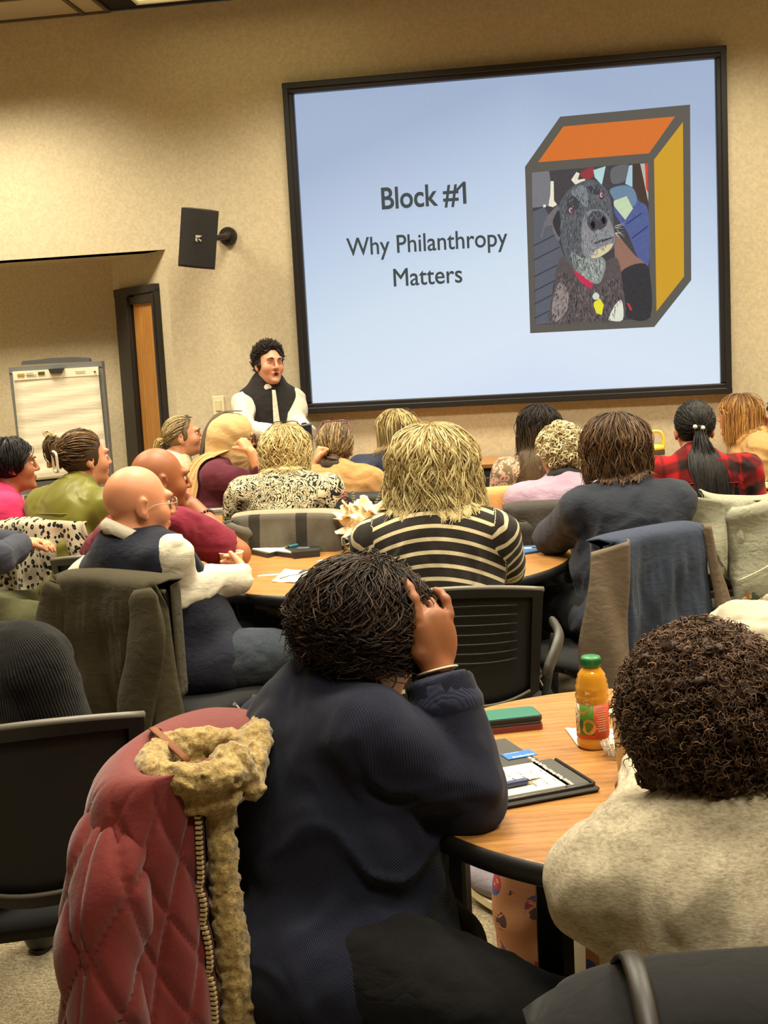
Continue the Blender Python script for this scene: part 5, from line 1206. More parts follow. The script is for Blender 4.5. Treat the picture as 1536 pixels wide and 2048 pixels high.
for k in range(20):
    t = 2*math.pi*k/20; b.lathe([(0, -.0055), (.005, -.003), (.005, .003), (0, .0055)], 8, a+x*math.cos(t)*r_+y*math.sin(t)*r_)
b.build('bead_bracelet', plain('bead_brown', (66, 40, 26), .4), p.root, True)
# ---------------------------------------------------------- P5 bald, navy vest
p = Person('bald light skinned person in navy knit vest and white shirt holding a paper cup', atd(262, 932, 3.82), yaw=-58, tw=34, lean=0, nk=18, head=(6, -3, 3), armk=.86, bulk=1.12, sw=.19, skin_c=(214, 146, 108), vox=.0048, hs=1.05, neckr=1.18, hipfix=np.array([-1.17, 3.80]),
           arms={'R': (atd(352, 1180, 3.80), atz(486, 1160, .785)), 'L': (atd(125, 1200, 4.0), atd(250, 1220, 4.3))}, hands={'R': dict(dir=(-.16, .42, .14), palm=(-.8, -.2, .15), side=1, curls=[(30, 38, 30), (34, 42, 34), (38, 46, 36), (42, 48, 38)], thumb=(.5, .5), sc=1.0)})
nv_ = cloth('navy_knit', (34, 36, 48), var=.18, scale=110, bump=.35); p.top('shirt', wsh, g=.006, sleeve=.98, amp=0.0169, seed=11, sl_g=.020, neck=.12); p.vest('knit_vest', nv_, g=.026, amp=.009, neck=-.18); p.collar(wsh, r=.074, h=.046, open_=22, up=.020, fold=True, flare=.014); p.pants(JEANS, SHB); p.eyes()
p.glasses((176, 160, 140), r=.0012); P5 = p
# ---------------------------------------------------------- P8 animal print
p = Person('person with wavy blonde bob in black and cream animal print blouse', atd(565, 847, 5.2), yaw=2, hv=0.014, lean=8, nk=14, head=(-2, 2, 0), bulk=1.18, sw=.178, hs=.93, skin_c=(216, 160, 122), vox=.007)
p.top('blouse', pattern_animal(), g=.02, sleeve=1, amp=0.0169, seed=12, sl_g=.03, neck=-.2); p.pants(BLACKP, SHB)
join_hair(p, hair_fall(p, 1800, .012, .11, BL+[(232, 216, 164)], phi0=64, wave=.012, wl=.085, r=.003, cpull=.45, root=(150, 126, 80), lvar=.2, K=20)); p.glasses((40, 34, 30), up=True, tiltup=65, pos=(.05, .125), r=.002)
# ---------------------------------------------------------- P9 bun, tan shawl
p = Person('person with low bun and purple glasses on the head wearing a tan shawl', atd(667, 849, 5.78), yaw=-2, lean=12, nk=16, head=(4, 0, 0), bulk=1.15, sw=.182, skin_c=(214, 156, 116), vox=.006, arms={'L': (atd(600, 985, 5.95), atd(632, 932, 5.72))}, hands={'L': dict(dir=(.1, .12, .5), palm=(.7, .2, .1), side=-1, curl=(85, 92, 50))})
p.top('shawl', cloth('tan_shawl', (172, 130, 78), var=.1, scale=50), g=.03, sleeve=.72, amp=0.0225, fs=.1, seed=13, sl_g=.034); p.pants(BLACKP, SHB)
B9 = [(130, 104, 66), (90, 68, 46), (176, 152, 102), (66, 50, 36)]; tg = (0, -.1, -.055); join_hair(p, hair_gather(p, 520, tg, .012, B9, r=.0033))
pr = [EL(p.h((0, -.122, -.06)), (.040, .034, .036), p.Rh)]; v, f = mesh_sdf(pr, .004, lambda q: .004*np.sin((q@np.array([50, 90, 130.]))*1.6+4*vnoise(q/.03))); mk('bun', v, f, HAIR, p.root, True, col=np.tile(np.array(lin((74, 54, 38))), (len(v), 1))*(.7+.6*(vnoise(v/.008)*.5+.5))[:, None])
a = np.linspace(0, 2*math.pi, 60, endpoint=False); nd = nrm(p.Hc-p.N); sc_ = MB(); base = p.N+nd*.022-np.array([0, .0, 0])
for k in range(2): sc_.tube(np.stack([base+np.array([.092*math.cos(t), .086*math.sin(t), .012*math.sin(t)*-1+.010*k+.004*math.sin(t*14+k)]) for t in a]), .026, 10, closed=True)
sm = cloth('charcoal_knit_scarf', (54, 46, 38), scale=90, var=.3, bump=.6, bdist=.006); o = sc_.build('knit_scarf', sm, p.root, True); p.glasses((128, 78, 96), up=True, tiltup=70, pos=(.035, .122), r=.0026, w=.028, h=.022)
# ---------------------------------------------------------- P10 straight blonde
p = Person('person with straight blonde hair and glasses on the head in navy top', atd(789, 818, 6.3), yaw=-12, hv=0.008, lean=8, nk=14, head=(-14, 0, 0), bulk=1.0, sw=.18, skin_c=(214, 158, 120), vox=.007, arms={'L': (atd(722, 935, 6.2), atd(745, 985, 6.0))})
p.top('top', cloth('navy_top', (40, 44, 62), var=.1), g=.018, sleeve=1, amp=0.0112, seed=14, sl_g=.026); p.pants(BLACKP, SHB); p.eyes()
join_hair(p, hair_fall(p, 1300, .009, .165, [(204, 180, 118), (140, 112, 66), (226, 206, 148), (104, 80, 48)], phi0=66, r=.0026, cpull=.2, K=16, pinch=.01, tipc=(120, 94, 58))); p.glasses((44, 34, 28), up=True, tiltup=66, pos=(.05, .113), r=.002)
tq = cloth('turquoise_scarf', (40, 150, 160)); 
# ---------------------------------------------------------- P11 striped
p = Person('person with thick blonde hair in black and cream striped top', atd(860, 850, 3.66), yaw=2, hv=0.018, lean=10, nk=14, head=(-2, 2, 0), armk=.84, bulk=1.3, sw=.178, skin_c=(216, 160, 122), vox=.006, hs=1.04,
           arms={'R': (atd(1008, 1132, 3.72), atd(975, 1120, 3.98)), 'L': (atd(808, 1122, 3.8), atd(835, 1112, 4.05))})
p.top('striped_top', pattern_stripe(), g=.02, sleeve=1, amp=0.0131, fs=.12, seed=15, sl_g=.026, curv=1.3, hem=1); p.pants(BLACKP, SHB)
join_hair(p, hair_fall(p, 5200, .024, .15, BL2+[(214, 196, 140)], phi0=60, wave=.016, wl=.17, r=.0026, cw=.013, cpull=.5, clump=26, root=(150, 124, 74), lvar=.07, K=22, flare=.03, tip=.012, rootlen=.25, capc=(130, 106, 62), pushm=.004)); P11 = p
# ---------------------------------------------------------- P12 long black hair
p = Person('person with very long dark hair in pink floral top', atd(1078, 808, 5.8), yaw=8, hv=0.008, lean=6, nk=12, head=(-6, 0, 0), bulk=.92, sw=.172, skin_c=(196, 140, 104), vox=.007)
p.top('floral_top', pattern_floral(), g=.016, sleeve=1, amp=0.0150, seed=16, sl_g=.026); p.pants(BLACKP, SHB)
join_hair(p, hair_fall(p, 1600, .006, .36, [(38, 32, 28), (52, 43, 36), (30, 26, 24)], phi0=72, wave=.008, wl=.2, r=.0028, cpull=.3, tipc=(104, 82, 56), lvar=.12, K=20, flare=.02, tip=.03))
# ---------------------------------------------------------- P13 short curls, lilac
p = Person('person with short blonde curls in lilac sweater and black collar', atd(1124, 846, 5.12), yaw=6, hv=0.028, lean=10, nk=16, head=(12, 0, 0), bulk=1.15, sw=.182, skin_c=(208, 146, 112), vox=.0065)
p.top('sweater', cloth('lilac_knit', (158, 134, 150), var=.08, scale=120, bump=.4), g=.02, sleeve=1, amp=0.0131, seed=17, sl_g=.026); p.pants(BLACKP, SHB); p.collar(plain('black_collar', (26, 24, 24), .8), r=.068, h=.055, open_=5, flare=.02, name='black_collar')
join_hair(p, hair_short(p, 900, .022, .034, [(196, 180, 136), (222, 210, 170), (160, 142, 100)], curl=.010, turns=1.1, r=.0042, K=9, grav=.2, capc=(164, 146, 104), jit=.6))
# ---------------------------------------------------------- P14 navy tee
p = Person('person with brown wavy hair in dark navy short sleeved tee', atd(1232, 826, 4.3), yaw=26, tw=-14, hv=0.014, lean=8, nk=12, head=(-20, 0, 0), armk=.80, bulk=1.3, sw=.172, skin_c=(206, 144, 112), vox=.0065, hs=1.03,
           arms={'L': (atz(1098, 1082, .775), atd(1110, 1075, 4.72)), 'R': (atd(1300, 1105, 4.3), atd(1270, 1110, 4.6))})
p.top('tee', cloth('navy_tee', (38, 42, 51), var=.08, scale=80, bump=.15), g=.02, sleeve=.44, amp=0.0150, fs=.14, seed=18, sl_g=.03, hem=1); p.pants(BLACKP, SHB)
join_hair(p, hair_fall(p, 2600, .019, .135, [(72, 52, 36), (96, 70, 46), (54, 40, 30), (112, 84, 56)], phi0=62, wave=.010, wl=.14, r=.0026, cpull=.45, lvar=.16, K=22, root=(58, 44, 34))); P14 = p
# ---------------------------------------------------------- P15 red plaid
p = Person('person with long black ponytail in red buffalo plaid shirt', atd(1388, 806, 5.2), yaw=2, lean=10, nk=14, head=(0, -2, 0), bulk=1.1, sw=.185, skin_c=(188, 126, 92), vox=.0065)
p.top('plaid_shirt', pattern_buffalo(), g=.018, sleeve=1, amp=0.0169, seed=19, sl_g=.03); p.pants(BLACKP, SHB)
ln_ = np.array([p.Pt(.74, -.22, x) for x in np.linspace(-.17, .17, 26)])
for _ in range(30): ln_ += p.fr*np.clip(sdf_at(p.topp, ln_)-.002, -.02, .02)[:, None]*.8
v, f = tubes(ln_[None], .0025, 6); mk('yoke_seam', v, f, cloth('plaid_seam', (120, 26, 28)), p.root)
K15 = [(28, 25, 23), (42, 38, 34), (22, 20, 19)]; tg = (.008, -.105, .002)
join_hair(p, hair_gather(p, 520, tg, .012, K15, r=.0032)+[tail(p, 200, p.h(tg), [p.h((.01, -.135, -.06)), p.h((.02, -.145, -.16)), p.h((.03, -.15, -.27)), p.h((.035, -.16, -.40))], .062, K15, r=.0045, spread=[.25, .55, .9, 1, .95, .7])])
b = MB()
for q in ((-.014, -.122, .012), (.018, -.122, .006)): b.lathe([(0, -.010)]+[(.010*math.sin(t), -.010*math.cos(t)) for t in np.linspace(.3, 2.84, 8)]+[(0, .010)], 14, p.h(q))
b.build('hair_tie_beads', plain('bead_pearl', (206, 200, 186), .2), p.root, True); b = MB(); b.tube([p.h((tg[0]+.022*math.cos(t), -.118, tg[2]-.008+.02*math.sin(t))) for t in np.linspace(0, 6.28, 20, endpoint=False)], .006, 8, closed=True); b.build('hair_tie', SHB, p.root, True)
# ---------------------------------------------------------- P16 beige coat
p = Person('person with ginger blonde hair in beige coat turned left', atd(1484, 787, 6.72), yaw=92, hv=0.008, lean=8, nk=14, head=(-34, 2, 0), bulk=1.1, sw=.185, skin_c=(222, 152, 124), vox=.006)
p.eyes(); bg = cloth('beige_coat', (186, 148, 94), var=.08); p.top('coat', bg, g=.026, sleeve=1, amp=0.0225, seed=20, sl_g=.034); p.collar(bg, r=.08, h=.045, open_=40, flare=.02); p.pants(NAVYP, SHB)
join_hair(p, hair_fall(p, 1300, .010, .17, [(166, 112, 54), (196, 146, 82), (120, 82, 46), (210, 164, 100)], phi0=64, r=.0028, cpull=.2, root=(96, 72, 54), K=16))
# ---------------------------------------------------------- P17 right edge
p = Person('person with grey violet cropped hair barely in view at the right edge', atd(1572, 800, 6.7), yaw=95, lean=6, bulk=1, skin_c=(206, 150, 116), vox=.009)
p.top('top', cloth('grey_top', (110, 102, 98)), g=.016, sleeve=1, vox=.01); p.pants(BLACKP, SHB)
join_hair(p, hair_short(p, 300, .02, .03, [(92, 86, 96), (70, 64, 72)], curl=.004, turns=.6, K=6))
# ---------------------------------------------------------- P21 cream hoodie with the sneaker
p = Person('person in cream hooded jacket at the right edge, one mauve sneaker stretched under the table', atd(1690, 1010, 2.85), yaw=62, lean=-14, nk=16, bulk=1.25, sw=.2, skin_c=(196, 140, 104), vox=.0065, arms={'L': (atd(1545, 1315, 2.7), atd(1478, 1262, 2.86)), 'R': (atd(1600, 1290, 3.1), atd(1540, 1260, 3.05))},
           legs={'L': (atd(1240, 1480, 2.95)*[1, 1, 0]+[0, 0, .50], np.array([-.09, 3.03, .095]), np.array([-.24, 3.16, .06])), 'R': (atd(1300, 1480, 3.2)*[1, 1, 0]+[0, 0, .52], np.array([.42, 3.42, .09]), np.array([.28, 3.5, .05]))})
p.top('hoodie', cloth('cream_fleece', (172, 164, 142), var=.12), g=.034, sleeve=1, amp=0.0300, fs=.09, seed=21, sl_g=.05); p.pants(BROWNP, SHW, sole=OFFW, length=.82)
join_hair(p, hair_short(p, 500, .02, .05, [(60, 46, 36), (84, 64, 48)], curl=.006, turns=1, K=8)); P21 = p
# ---------------------------------------------------------- P20 left edge, black rib
p = Person('person in black ribbed sweater and black boots at the left edge', atd(-165, 1040, 2.42), yaw=16, lean=2, nk=16, bulk=1.12, sw=.19, skin_c=(196, 140, 104), vox=.0065, knee=(.10, .40, -.03), legs={'R': (np.array([-1.08, 2.82, .52]), np.array([-1.145, 2.93, .085]), np.array([-1.13, 2.80, .04])), 'L': (np.array([-1.32, 2.80, .52]), np.array([-1.36, 2.86, .08]), np.array([-1.39, 3.0, .04]))})
p.top('sweater', cloth('black_rib_knit', (30, 28, 27), scale=100, var=.25, bump=.5, bdist=.004, rib=(75, 'pc')), g=.026, sleeve=1, amp=0.0187, seed=22, hem=1, sl_g=.036); p.pants(cloth('blue_denim', (50, 66, 92), scale=150, var=.2), plain('boot_leather', (40, 37, 33), .35), length=.9)
join_hair(p, hair_short(p, 500, .02, .05, [(60, 46, 36), (84, 64, 48)], curl=.006, turns=1, K=8)); P20 = p
# ---------------------------------------------------------- P18 near, navy sweater
nvs = NT('navy_fine_knit'); vv = nvs.node('ShaderNodeTexWave', wave_type='BANDS', bands_direction='DIAGONAL'); nvs.put(vv.inputs['Vector'], nvs.coord(attr='pc')); vv.inputs['Scale'].default_value = 110; vv.inputs['Distortion'].default_value = .8; k = nvs.noise(nvs.coord('Object', 1), 140, 3)
nvs.set(Base_Color=nvs.mix(k, lin((27, 29, 43)), lin((38, 40, 56))), Roughness=.92, Sheen_Weight=.08, Sheen_Roughness=.5, Specular_IOR_Level=.12); nvs.bump(nvs.math('ADD', vv.outputs['Fac'], nvs.math('MULTIPLY', k, .7)), .35, .0022)
p = Person('person with short dark hair in navy sweater leaning on one elbow, nearest the camera', atd(742, 1106, 2.02), yaw=-84, tw=34, hv=0.022, lean=10, nk=22, head=(38, -16, 5), armk=.84, bulk=1.15, sw=.165, skin_c=(150, 96, 62), vox=.0042, hs=1.0, hipfix=np.array([-.36, 1.86]),
           arms={'R': (atz(938, 1590, .785), atd(874, 1342, 1.97)), 'L': (np.array([-.42, 2.22, .74]), np.array([-.30, 2.26, .72]))}, legs={'R': (np.array([.0, 1.70, .46]), np.array([.03, 1.70, .08]), np.array([.17, 1.70, .04])), 'L': (np.array([-.215, 1.99, .455]), np.array([-.23, 2.0, .08]), np.array([-.09, 2.04, .04]))},
           hands={'R': dict(dir=(-.01, .08, .62), palm=(-.5, .6, -.05), side=1, curls=[(14, 22, 14), (58, 72, 40), (52, 70, 40), (20, 34, 22)], thumb=(.3, .8), sc=1.06, spread=.01)})
p.top('sweater', nvs.m, g=.022, sleeve=.97, amp=0.0131, fs=.13, seed=23, vox=.006, sl_g=.026, hem=1); p.pants(BLACKP, SHB)
p.band('R', .58, .96, cloth('navy_rib', (38, 41, 62), scale=100, var=.2, rib=(60, 'pc')), g=.030, name='rib_cuff'); P18 = p; p.eyes()
join_hair(p, hair_fall(p, 8000, .013, .05, [(40, 31, 25), (58, 44, 34), (30, 24, 20), (80, 60, 44)], phi0=56, wave=.017, wl=.055, r=.0017, K=22, th0=(2, 100), lvar=.55, clump=11, cw=.010, cpull=.6, capc=(34, 27, 22), flare=.0, tip=.008, pushm=.004)
          + hair_short(p, 500, .020, .05, [(40, 31, 25), (70, 54, 40)], curl=.006, turns=.8, r=.0013, K=10, comb=(0, -.6, .0), grav=.6, jit=.6)[:1])
b = MB(); ec = p.h((.086, -.004, -.062)); b.tube([ec+p.Rh@np.array([.002*math.cos(t), .019*math.cos(t), .019*math.sin(t)]) for t in np.linspace(0, 6.28, 28, endpoint=False)], .0016, 6, closed=True); b.build('hoop_earring', plain('earring_gold', (214, 176, 96), .25, 1), p.root, True)
# ---------------------------------------------------------- P19 near, grey sweatshirt
gs = NT('oatmeal_fleece'); f1 = gs.noise(gs.coord('Object', (1, 1, 3.2)), 120, 4, .75); f2 = gs.noise(gs.coord('Object', (1, 1, 2)), 28, 3, .6)
gs.set(Base_Color=gs.mix(gs.ramp(gs.math('ADD', gs.math('MULTIPLY', f1, .7), gs.math('MULTIPLY', f2, .3)), [(.36, (0, 0, 0)), (.64, (1, 1, 1))]), lin((150, 138, 114)), lin((210, 198, 170))), Roughness=.95, Sheen_Weight=.08, Specular_IOR_Level=.1); gs.bump(f1, .35, .002)
hp = np.array([.235, 1.49])
p = Person('person with brown curls in oatmeal sweatshirt sitting nearest at the right', atd(1402, 1220, 1.6), yaw=8, hv=0.062, lean=6, nk=20, head=(6, -6, -4), armk=.88, bulk=1.12, sw=.168, skin_c=(150, 98, 66), vox=.0055, hipfix=hp, hs=.98,
           arms={'L': (atd(1285, 1690, 1.64), atz(1310, 1560, .79)), 'R': (np.array([.52, 1.66, .74]), np.array([.42, 1.86, .78]))}, legs={'L': (np.array([.18, 1.86, .50]), np.array([.19, 1.88, .08]), np.array([.18, 2.02, .04])), 'R': (np.array([.37, 1.88, .50]), np.array([.38, 1.9, .08]), np.array([.39, 2.04, .04]))})
hd = [RC(p.N+np.array([-.09, -.02, -.03]), p.N+np.array([.09, -.02, -.03]), .062, .062, .05), RC(p.N+np.array([-.10, .02, -.03]), p.N+np.array([-.07, .10, -.03]), .055, .04, .04)]
p.top('sweatshirt', gs.m, g=.024, sleeve=1, amp=0.0187, fs=.1, seed=24, vox=.006, sl_g=.022, hem=1, extra=hd); p.pants(BLACKP, SHB); p.eyes()
join_hair(p, hair_short(p, 12000, .042, .036, [(76, 56, 42), (96, 72, 54), (60, 44, 34), (120, 90, 66)], curl=.0040, turns=1.7, r=.00135, K=10, ns=3, grav=.12, capc=(60, 42, 30), capvol=.85, jit=.8, capamp=0.0187, capfs=.014, nape=-.11, face=.9)); P19 = p
b = MB(); ec = p.h((-.084, -.002, -.05)); b.tube([ec+p.Rh@np.array([.001, .011*math.cos(t), .011*math.sin(t)]) for t in np.linspace(0, 6.28, 20, endpoint=False)], .0016, 6, closed=True); b.build('hoop_earring', plain('earring_silver', (200, 196, 180), .2, 1), p.root, True)
# ------------------------------------------------------------------ chairs of the seated people
def behind(P, lab, yaw=None, dy=.03, pos=None):
    y = P.yaw if yaw is None else yaw; c = P.loc[:2] if pos is None else np.array(pos); f = np.array([-math.sin(math.radians(y)), math.cos(math.radians(y))])*dy
    return chair(c[0]+f[0], c[1]+f[1], y, lab), (c[0]+f[0], c[1]+f[1], y)
chair(-.235, 3.50, 3, 'black mesh chair with arms of the person in the striped top', True)
chair(-1.06, 2.30, 22, 'black mesh chair with pale top rim at the left edge, nearest on that side', True, False)
C18 = (-.33, 1.79, -97); chair(*C18, 'chair under the red quilted jacket')
C19 = (.15, 1.362, 9); chair(*C19, 'nearest chair, under the black coat at the lower right')
C5 = (-1.145, 3.69, -28); chair(*C5, 'chair under the olive jacket')
C14 = (.115, 4.19, 45); chair(*C14, 'chair under the navy and taupe coat')
C15 = (.64, 5.02, 2); chair(*C15, 'chair under the pale denim jacket')
C3 = (-2.05, 5.17, -14); chair(*C3, 'chair under the leopard print coat')
C8 = (-1.03, 5.13, -4); chair(*C8, 'chair under the grey plaid coat')
C9 = (-.875, 5.68, -3); chair(*C9, 'chair under the black puffer jacket')
C13 = (.045, 5.10, 3); chair(*C13, 'chair under the charcoal coat, of the person in lilac')
C12 = (-.13, 5.70, 6); chair(*C12, 'chair under the camel coat')
PPL = [o for o in COL.objects if o.name.startswith('person')]
def chair_of(key, lab):
    o = [q for q in PPL if key in q['label']][0]; y = math.degrees(o.rotation_euler.z); f = np.array([-math.sin(math.radians(y)), math.cos(math.radians(y))])*.03
    chair(o.location.x+f[0], o.location.y+f[1], y, lab)
chair_of('pink shirt', 'chair of the person in the pink shirt'); chair_of('maroon polo', 'chair of the person in the maroon polo')
chair_of('cream top', 'chair of the blonde person in the cream top'); chair_of('tan head scarf', 'chair of the person in the tan head scarf'); chair_of('navy top', 'chair of the straight blonde person in navy, below the screen')
chair_of('beige coat', 'chair of the person in the beige coat'); chair_of('grey violet', 'chair of the person with grey violet hair'); chair_of('cream hooded', 'chair of the person in the cream hooded jacket')
# ------------------------------------------------------------------ coats
olv = cloth('olive_fleece', (57, 50, 30), var=.12, scale=45, bump=.25)
drape('olive_jacket', 'olive brown fleece jacket draped on the chair of the man in the vest', 'jacket', *C5, olv, W0=0.226, W1=.27, L=.66, folds=2.2, A=.03, seed=3, sleeves=[([(.19, -.375, .875), (.215, -.40, .72), (.17, -.425, .52), (.20, -.42, .36), (.235, -.41, .2)], .07, .32), ([(-.19, -.375, .87), (-.235, -.385, .66), (-.25, -.385, .44), (-.24, -.38, .26)], .065, .32)])
drape('leopard_coat', 'leopard print fleece coat hanging on a chair behind the olive shirt', 'coat', *C3, pattern_leopard(), W0=0.232, W1=.31, L=.62, folds=2.6, A=.03, seed=5, droop=.1, right=-.12, sleeves=[([(-.20, -.39, .84), (-.27, -.36, .64), (-.33, -.37, .46), (-.36, -.36, .27)], .085, .5)])
drape('plaid_coat', 'grey plaid wool coat on the chair of the person in animal print', 'coat', *C8, pattern_plaid('grey_plaid', (96, 91, 79), (40, 38, 35), (150, 138, 114), .2, ph=(.03, .08)), W0=0.232, W1=.27, L=.5, folds=1.6, A=.012, seed=2, droop=.09, sleeves=[([(-.19, -.38, .86), (-.24, -.35, .74), (-.27, -.36, .6), (-.25, -.36, .42)], .075, .5)])
puf = cloth('black_puffer', (34, 31, 29), rough=.55, var=.15, scale=30, bump=.4, bdist=.01, sheen=0)
drape('puffer_jacket', 'black puffer jacket on the chair of the person in the tan shawl', 'jacket', *C9, puf, W0=0.232, W1=.275, L=.5, folds=3.4, A=.02, seed=7)
drape('charcoal_coat', 'charcoal brown coat on the chair of the person in lilac', 'coat', *C13, cloth('charcoal_wool', (56, 52, 46), var=.12), W0=0.232, W1=.275, L=.55, folds=2, A=.016, seed=9, sleeves=[([(-.18, -.39, .84), (-.2, -.37, .66), (-.19, -.38, .5), (-.2, -.37, .38)], .075, .45)])
drape('camel_coat', 'camel coat on the chair of the person with very long dark hair', 'coat', *C12, cloth('camel_wool', (188, 138, 84), var=.08), W0=0.232, W1=.28, L=.55, folds=1.6, A=.02, seed=11)
t = drape('navy_coat', 'navy coat with taupe lining draped on the chair behind the navy tee', 'coat', *C14, cloth('navy_wool', (44, 52, 68), var=.08, scale=70, bump=.15), W0=0.232, W1=.28, L=.76, folds=1.7, A=.034, seed=4, droop=.0)
tau = cloth('taupe_lining', (100, 86, 70), rough=.6, var=.1, scale=30, bump=.15, sheen=0)
for sg, sd in ((-1, 2), (1, 6)):
    G = np.zeros((22, 40, 3))
    for i in range(22):
        for k in range(40):
            a, q = i/21, k/39; G[i, k] = (sg*(.19+.10*a+.06*a*min(q*2.2, 1)+.03*q), -.378+.09*a-.04*q-.03*min(a*8,1)-.018*math.sin(a*6+q*5+sd)*min(q*3, 1), 0.895-.035*a-q*(.70-.10*a))
    if sg < 0: G = G[::-1]
    v, f = sheet(G, .005); mk('coat_lining', v, f, tau, t, True)
den = cloth('pale_denim', (124, 123, 104), c2=(152, 149, 126), scale=130, var=.2, bump=.35)
t = drape('denim_jacket', 'pale denim jacket with embroidered sleeve on the chair of the red plaid shirt', 'jacket', *C15, den, W0=0.14, xoff=.085, W1=.145, L=.30, folds=2.6, A=.03, seed=8, droop=.05, topcurve=-.02, skew=-.01)
sleeve(t, ([(.10, -.385, .885), (.13, -.37, .74), (.135, -.40, .58), (.125, -.40, .42), (.13, -.39, .24)], .105, .5), den, 3, wr=.05)
G = np.zeros((14, 24, 3))
for i in range(14):
    for k in range(24): a, q = i/13, k/23; G[i, k] = (-.20+.22*a+(1-a)*q*.17, -.395-.02*math.sin(a*3)-.02*q-.012*math.sin(q*7+a*4), 0.945-.05*a-q*(.24+.03*a))
v, f = sheet(G, -.006); mk('front_panel', v, f, den, t, True)
b = MB()
for (x0, z0, x1, z1) in ((.05, .60, .22, .69), (.17, .46, .245, .52), (.20, .52, .19, .65)): b.tube(bez([(x0, -.452, z0), ((x0+x1)/2, -.462, (z0+z1)/2-.004), (x1, -.440, z1)], 10), .0035, 6)
b.build('denim_seam', cloth('denim_seam', (186, 180, 150), scale=120), t, True)
rg = random.Random(4)
for nm, c, n_ in (('embroidered_leaf', (66, 70, 52), 16), ('embroidered_flower', (150, 92, 44), 14), ('embroidered_flower', (176, 150, 96), 10)):
    b = MB()
    for k in range(n_):
        x, z = .125+rg.uniform(-.045, .05), rg.uniform(.30, .56); a = rg.uniform(0, 3.1); l, w_ = rg.uniform(.012, .024), rg.uniform(.005, .009)
        y = -.402-.052*math.sqrt(max(1-((x-.13)/.105)**2, 0))-.004; q = [(x+l*math.cos(a)*math.cos(s_)-w_*math.sin(a)*math.sin(s_), y, z+l*math.sin(a)*math.cos(s_)+w_*math.cos(a)*math.sin(s_)) for s_ in np.linspace(0, 6.28, 9)[:-1]]
        b.add(q+[(p_[0], p_[1]+.006, p_[2]) for p_ in q], [tuple(range(8)), tuple(range(15, 7, -1))]+[(i, i+8, (i+1) % 8+8, (i+1) % 8) for i in range(8)])
    b.build(nm, plain(nm+'_%d' % c[0], c, .9), t)
blk = cloth('black_wool_coat', (21, 20, 21), var=.12, scale=60, bump=.2)
t = drape('black_coat', 'black coat over the nearest chair back at the lower right', 'coat', *C19, blk, W0=0.232, W1=.38, L=.62, folds=1.6, A=.03, seed=6, droop=.13, topcurve=.045, topz=.012, nu=90)
b = MB(); path = [(-.132, -.20, .80), (-.132, -.225, .885), (-.135, -.304, .932), (-.138, -.392, .875), (-.146, -.418, .78), (-.16, -.440, .62), (-.17, -.455, .45)]
b.tube(bez(path, 26), .0045, 8, flat=2.4); st = b.build('bag_strap', plain('strap_leather', (40, 34, 29), .45), None, True); st.location = (C19[0], C19[1], 0); st.rotation_euler = (0, 0, math.radians(C19[2])); tag(st, 'dark leather bag strap hanging over the black coat at the lower right', 'strap')
b = MB(); b.lathe([(0, -.003), (.006, -.002), (.006, .002), (0, .003)], 12, (.085, -.415, .79), rotm('x', 90)); b.build('lint_button', plain('button_tan', (146, 122, 86), .5), t)
# ------------------------------------------------------------------ red quilted jacket
RJ = NT('red_quilted_cotton'); k1 = RJ.noise(RJ.coord('Object', 1), 120, 3); k2 = RJ.noise(RJ.coord('Object', 1), 9, 3); RJ.set(Base_Color=RJ.mix(k2, lin((104, 32, 29)), lin((130, 46, 39))), Roughness=.72, Sheen_Weight=.3, Specular_IOR_Level=.25)
RJ.bump(RJ.math('ADD', RJ.noise(RJ.coord('Object', 1), 40, 4, .6), RJ.math('MULTIPLY', k1, .3)), .35, .005)
t = thing('quilted_jacket', 'red diamond quilted jacket with sherpa collar hanging on a chair at lower left', 'jacket', (C18[0], C18[1], 0), math.radians(C18[2]))
def quilt(a, z, w_=.082, h_=.155, dep=.009):
    p_ = np.abs(((a/w_+z/h_) % 1)-.5)*2; q_ = np.abs(((a/w_-z/h_) % 1)-.5)*2; m = np.minimum(1-p_, 1-q_); return dep*(1-np.exp(-m*7))
T0, T1 = 38, 322; nu, nv = 190, 210; G = np.zeros((nu, nv, 3)); th = np.radians(np.linspace(T0, T1, nu))[:, None]; v_ = np.linspace(0, 1, nv)[None]**1.15
SI = lambda xs_, ys_: np.interp(v_[0], np.linspace(0, 1, 400), np.convolve(np.pad(np.interp(np.linspace(0, 1, 400), xs_, ys_), 12, mode='edge'), np.ones(25)/25, 'valid'))[None]
lat = SI([0, .05, .11, .2, .35, 1], [.055, .125, .205, .240, .250, .285]); dep_ = SI([0, .05, .14, .3, 1], [.060, .085, .105, .112, .155]); cy = SI([0, .06, .14, .25, 1], [-.195, -.235, -.28, -.285, -.285])
zz = SI([0, .05, .12, .2, 1], [.835, .905, .893, .80, .10]); sn, cs_ = np.sin(th), np.cos(th)
X = sn*lat+.075*np.exp(-(v_/.08)**2); Y = cy+np.sign(cs_)*np.abs(cs_)**.8*dep_*np.where(cs_ > 0, 1, .9); Z = zz+np.maximum(-cs_, 0)*.012*np.exp(-((v_-.04)/.06)**2)
arc = th*.24*(.7+.5*v_); wr = .010*np.sin(th*7+3*np.sin(v_*5))*np.clip(v_*1.5-.1, 0, 1)+.006*np.sin(th*13+v_*7)*np.clip(v_*2-.2, 0, 1)
qd = quilt(arc, Z)*np.clip((v_-.10)*12, 0, 1)+wr; 
N_ = np.stack([sn/np.maximum(lat, .1), cs_/np.maximum(dep_, .05), 0*sn*v_], -1); N_ = nrm_rows(N_)
G = np.stack([X, Y, Z], -1)+N_*qd[..., None]
vv_, f = sheet(G, .008); jb = mk('jacket_body', vv_, f, RJ.m, t, True)
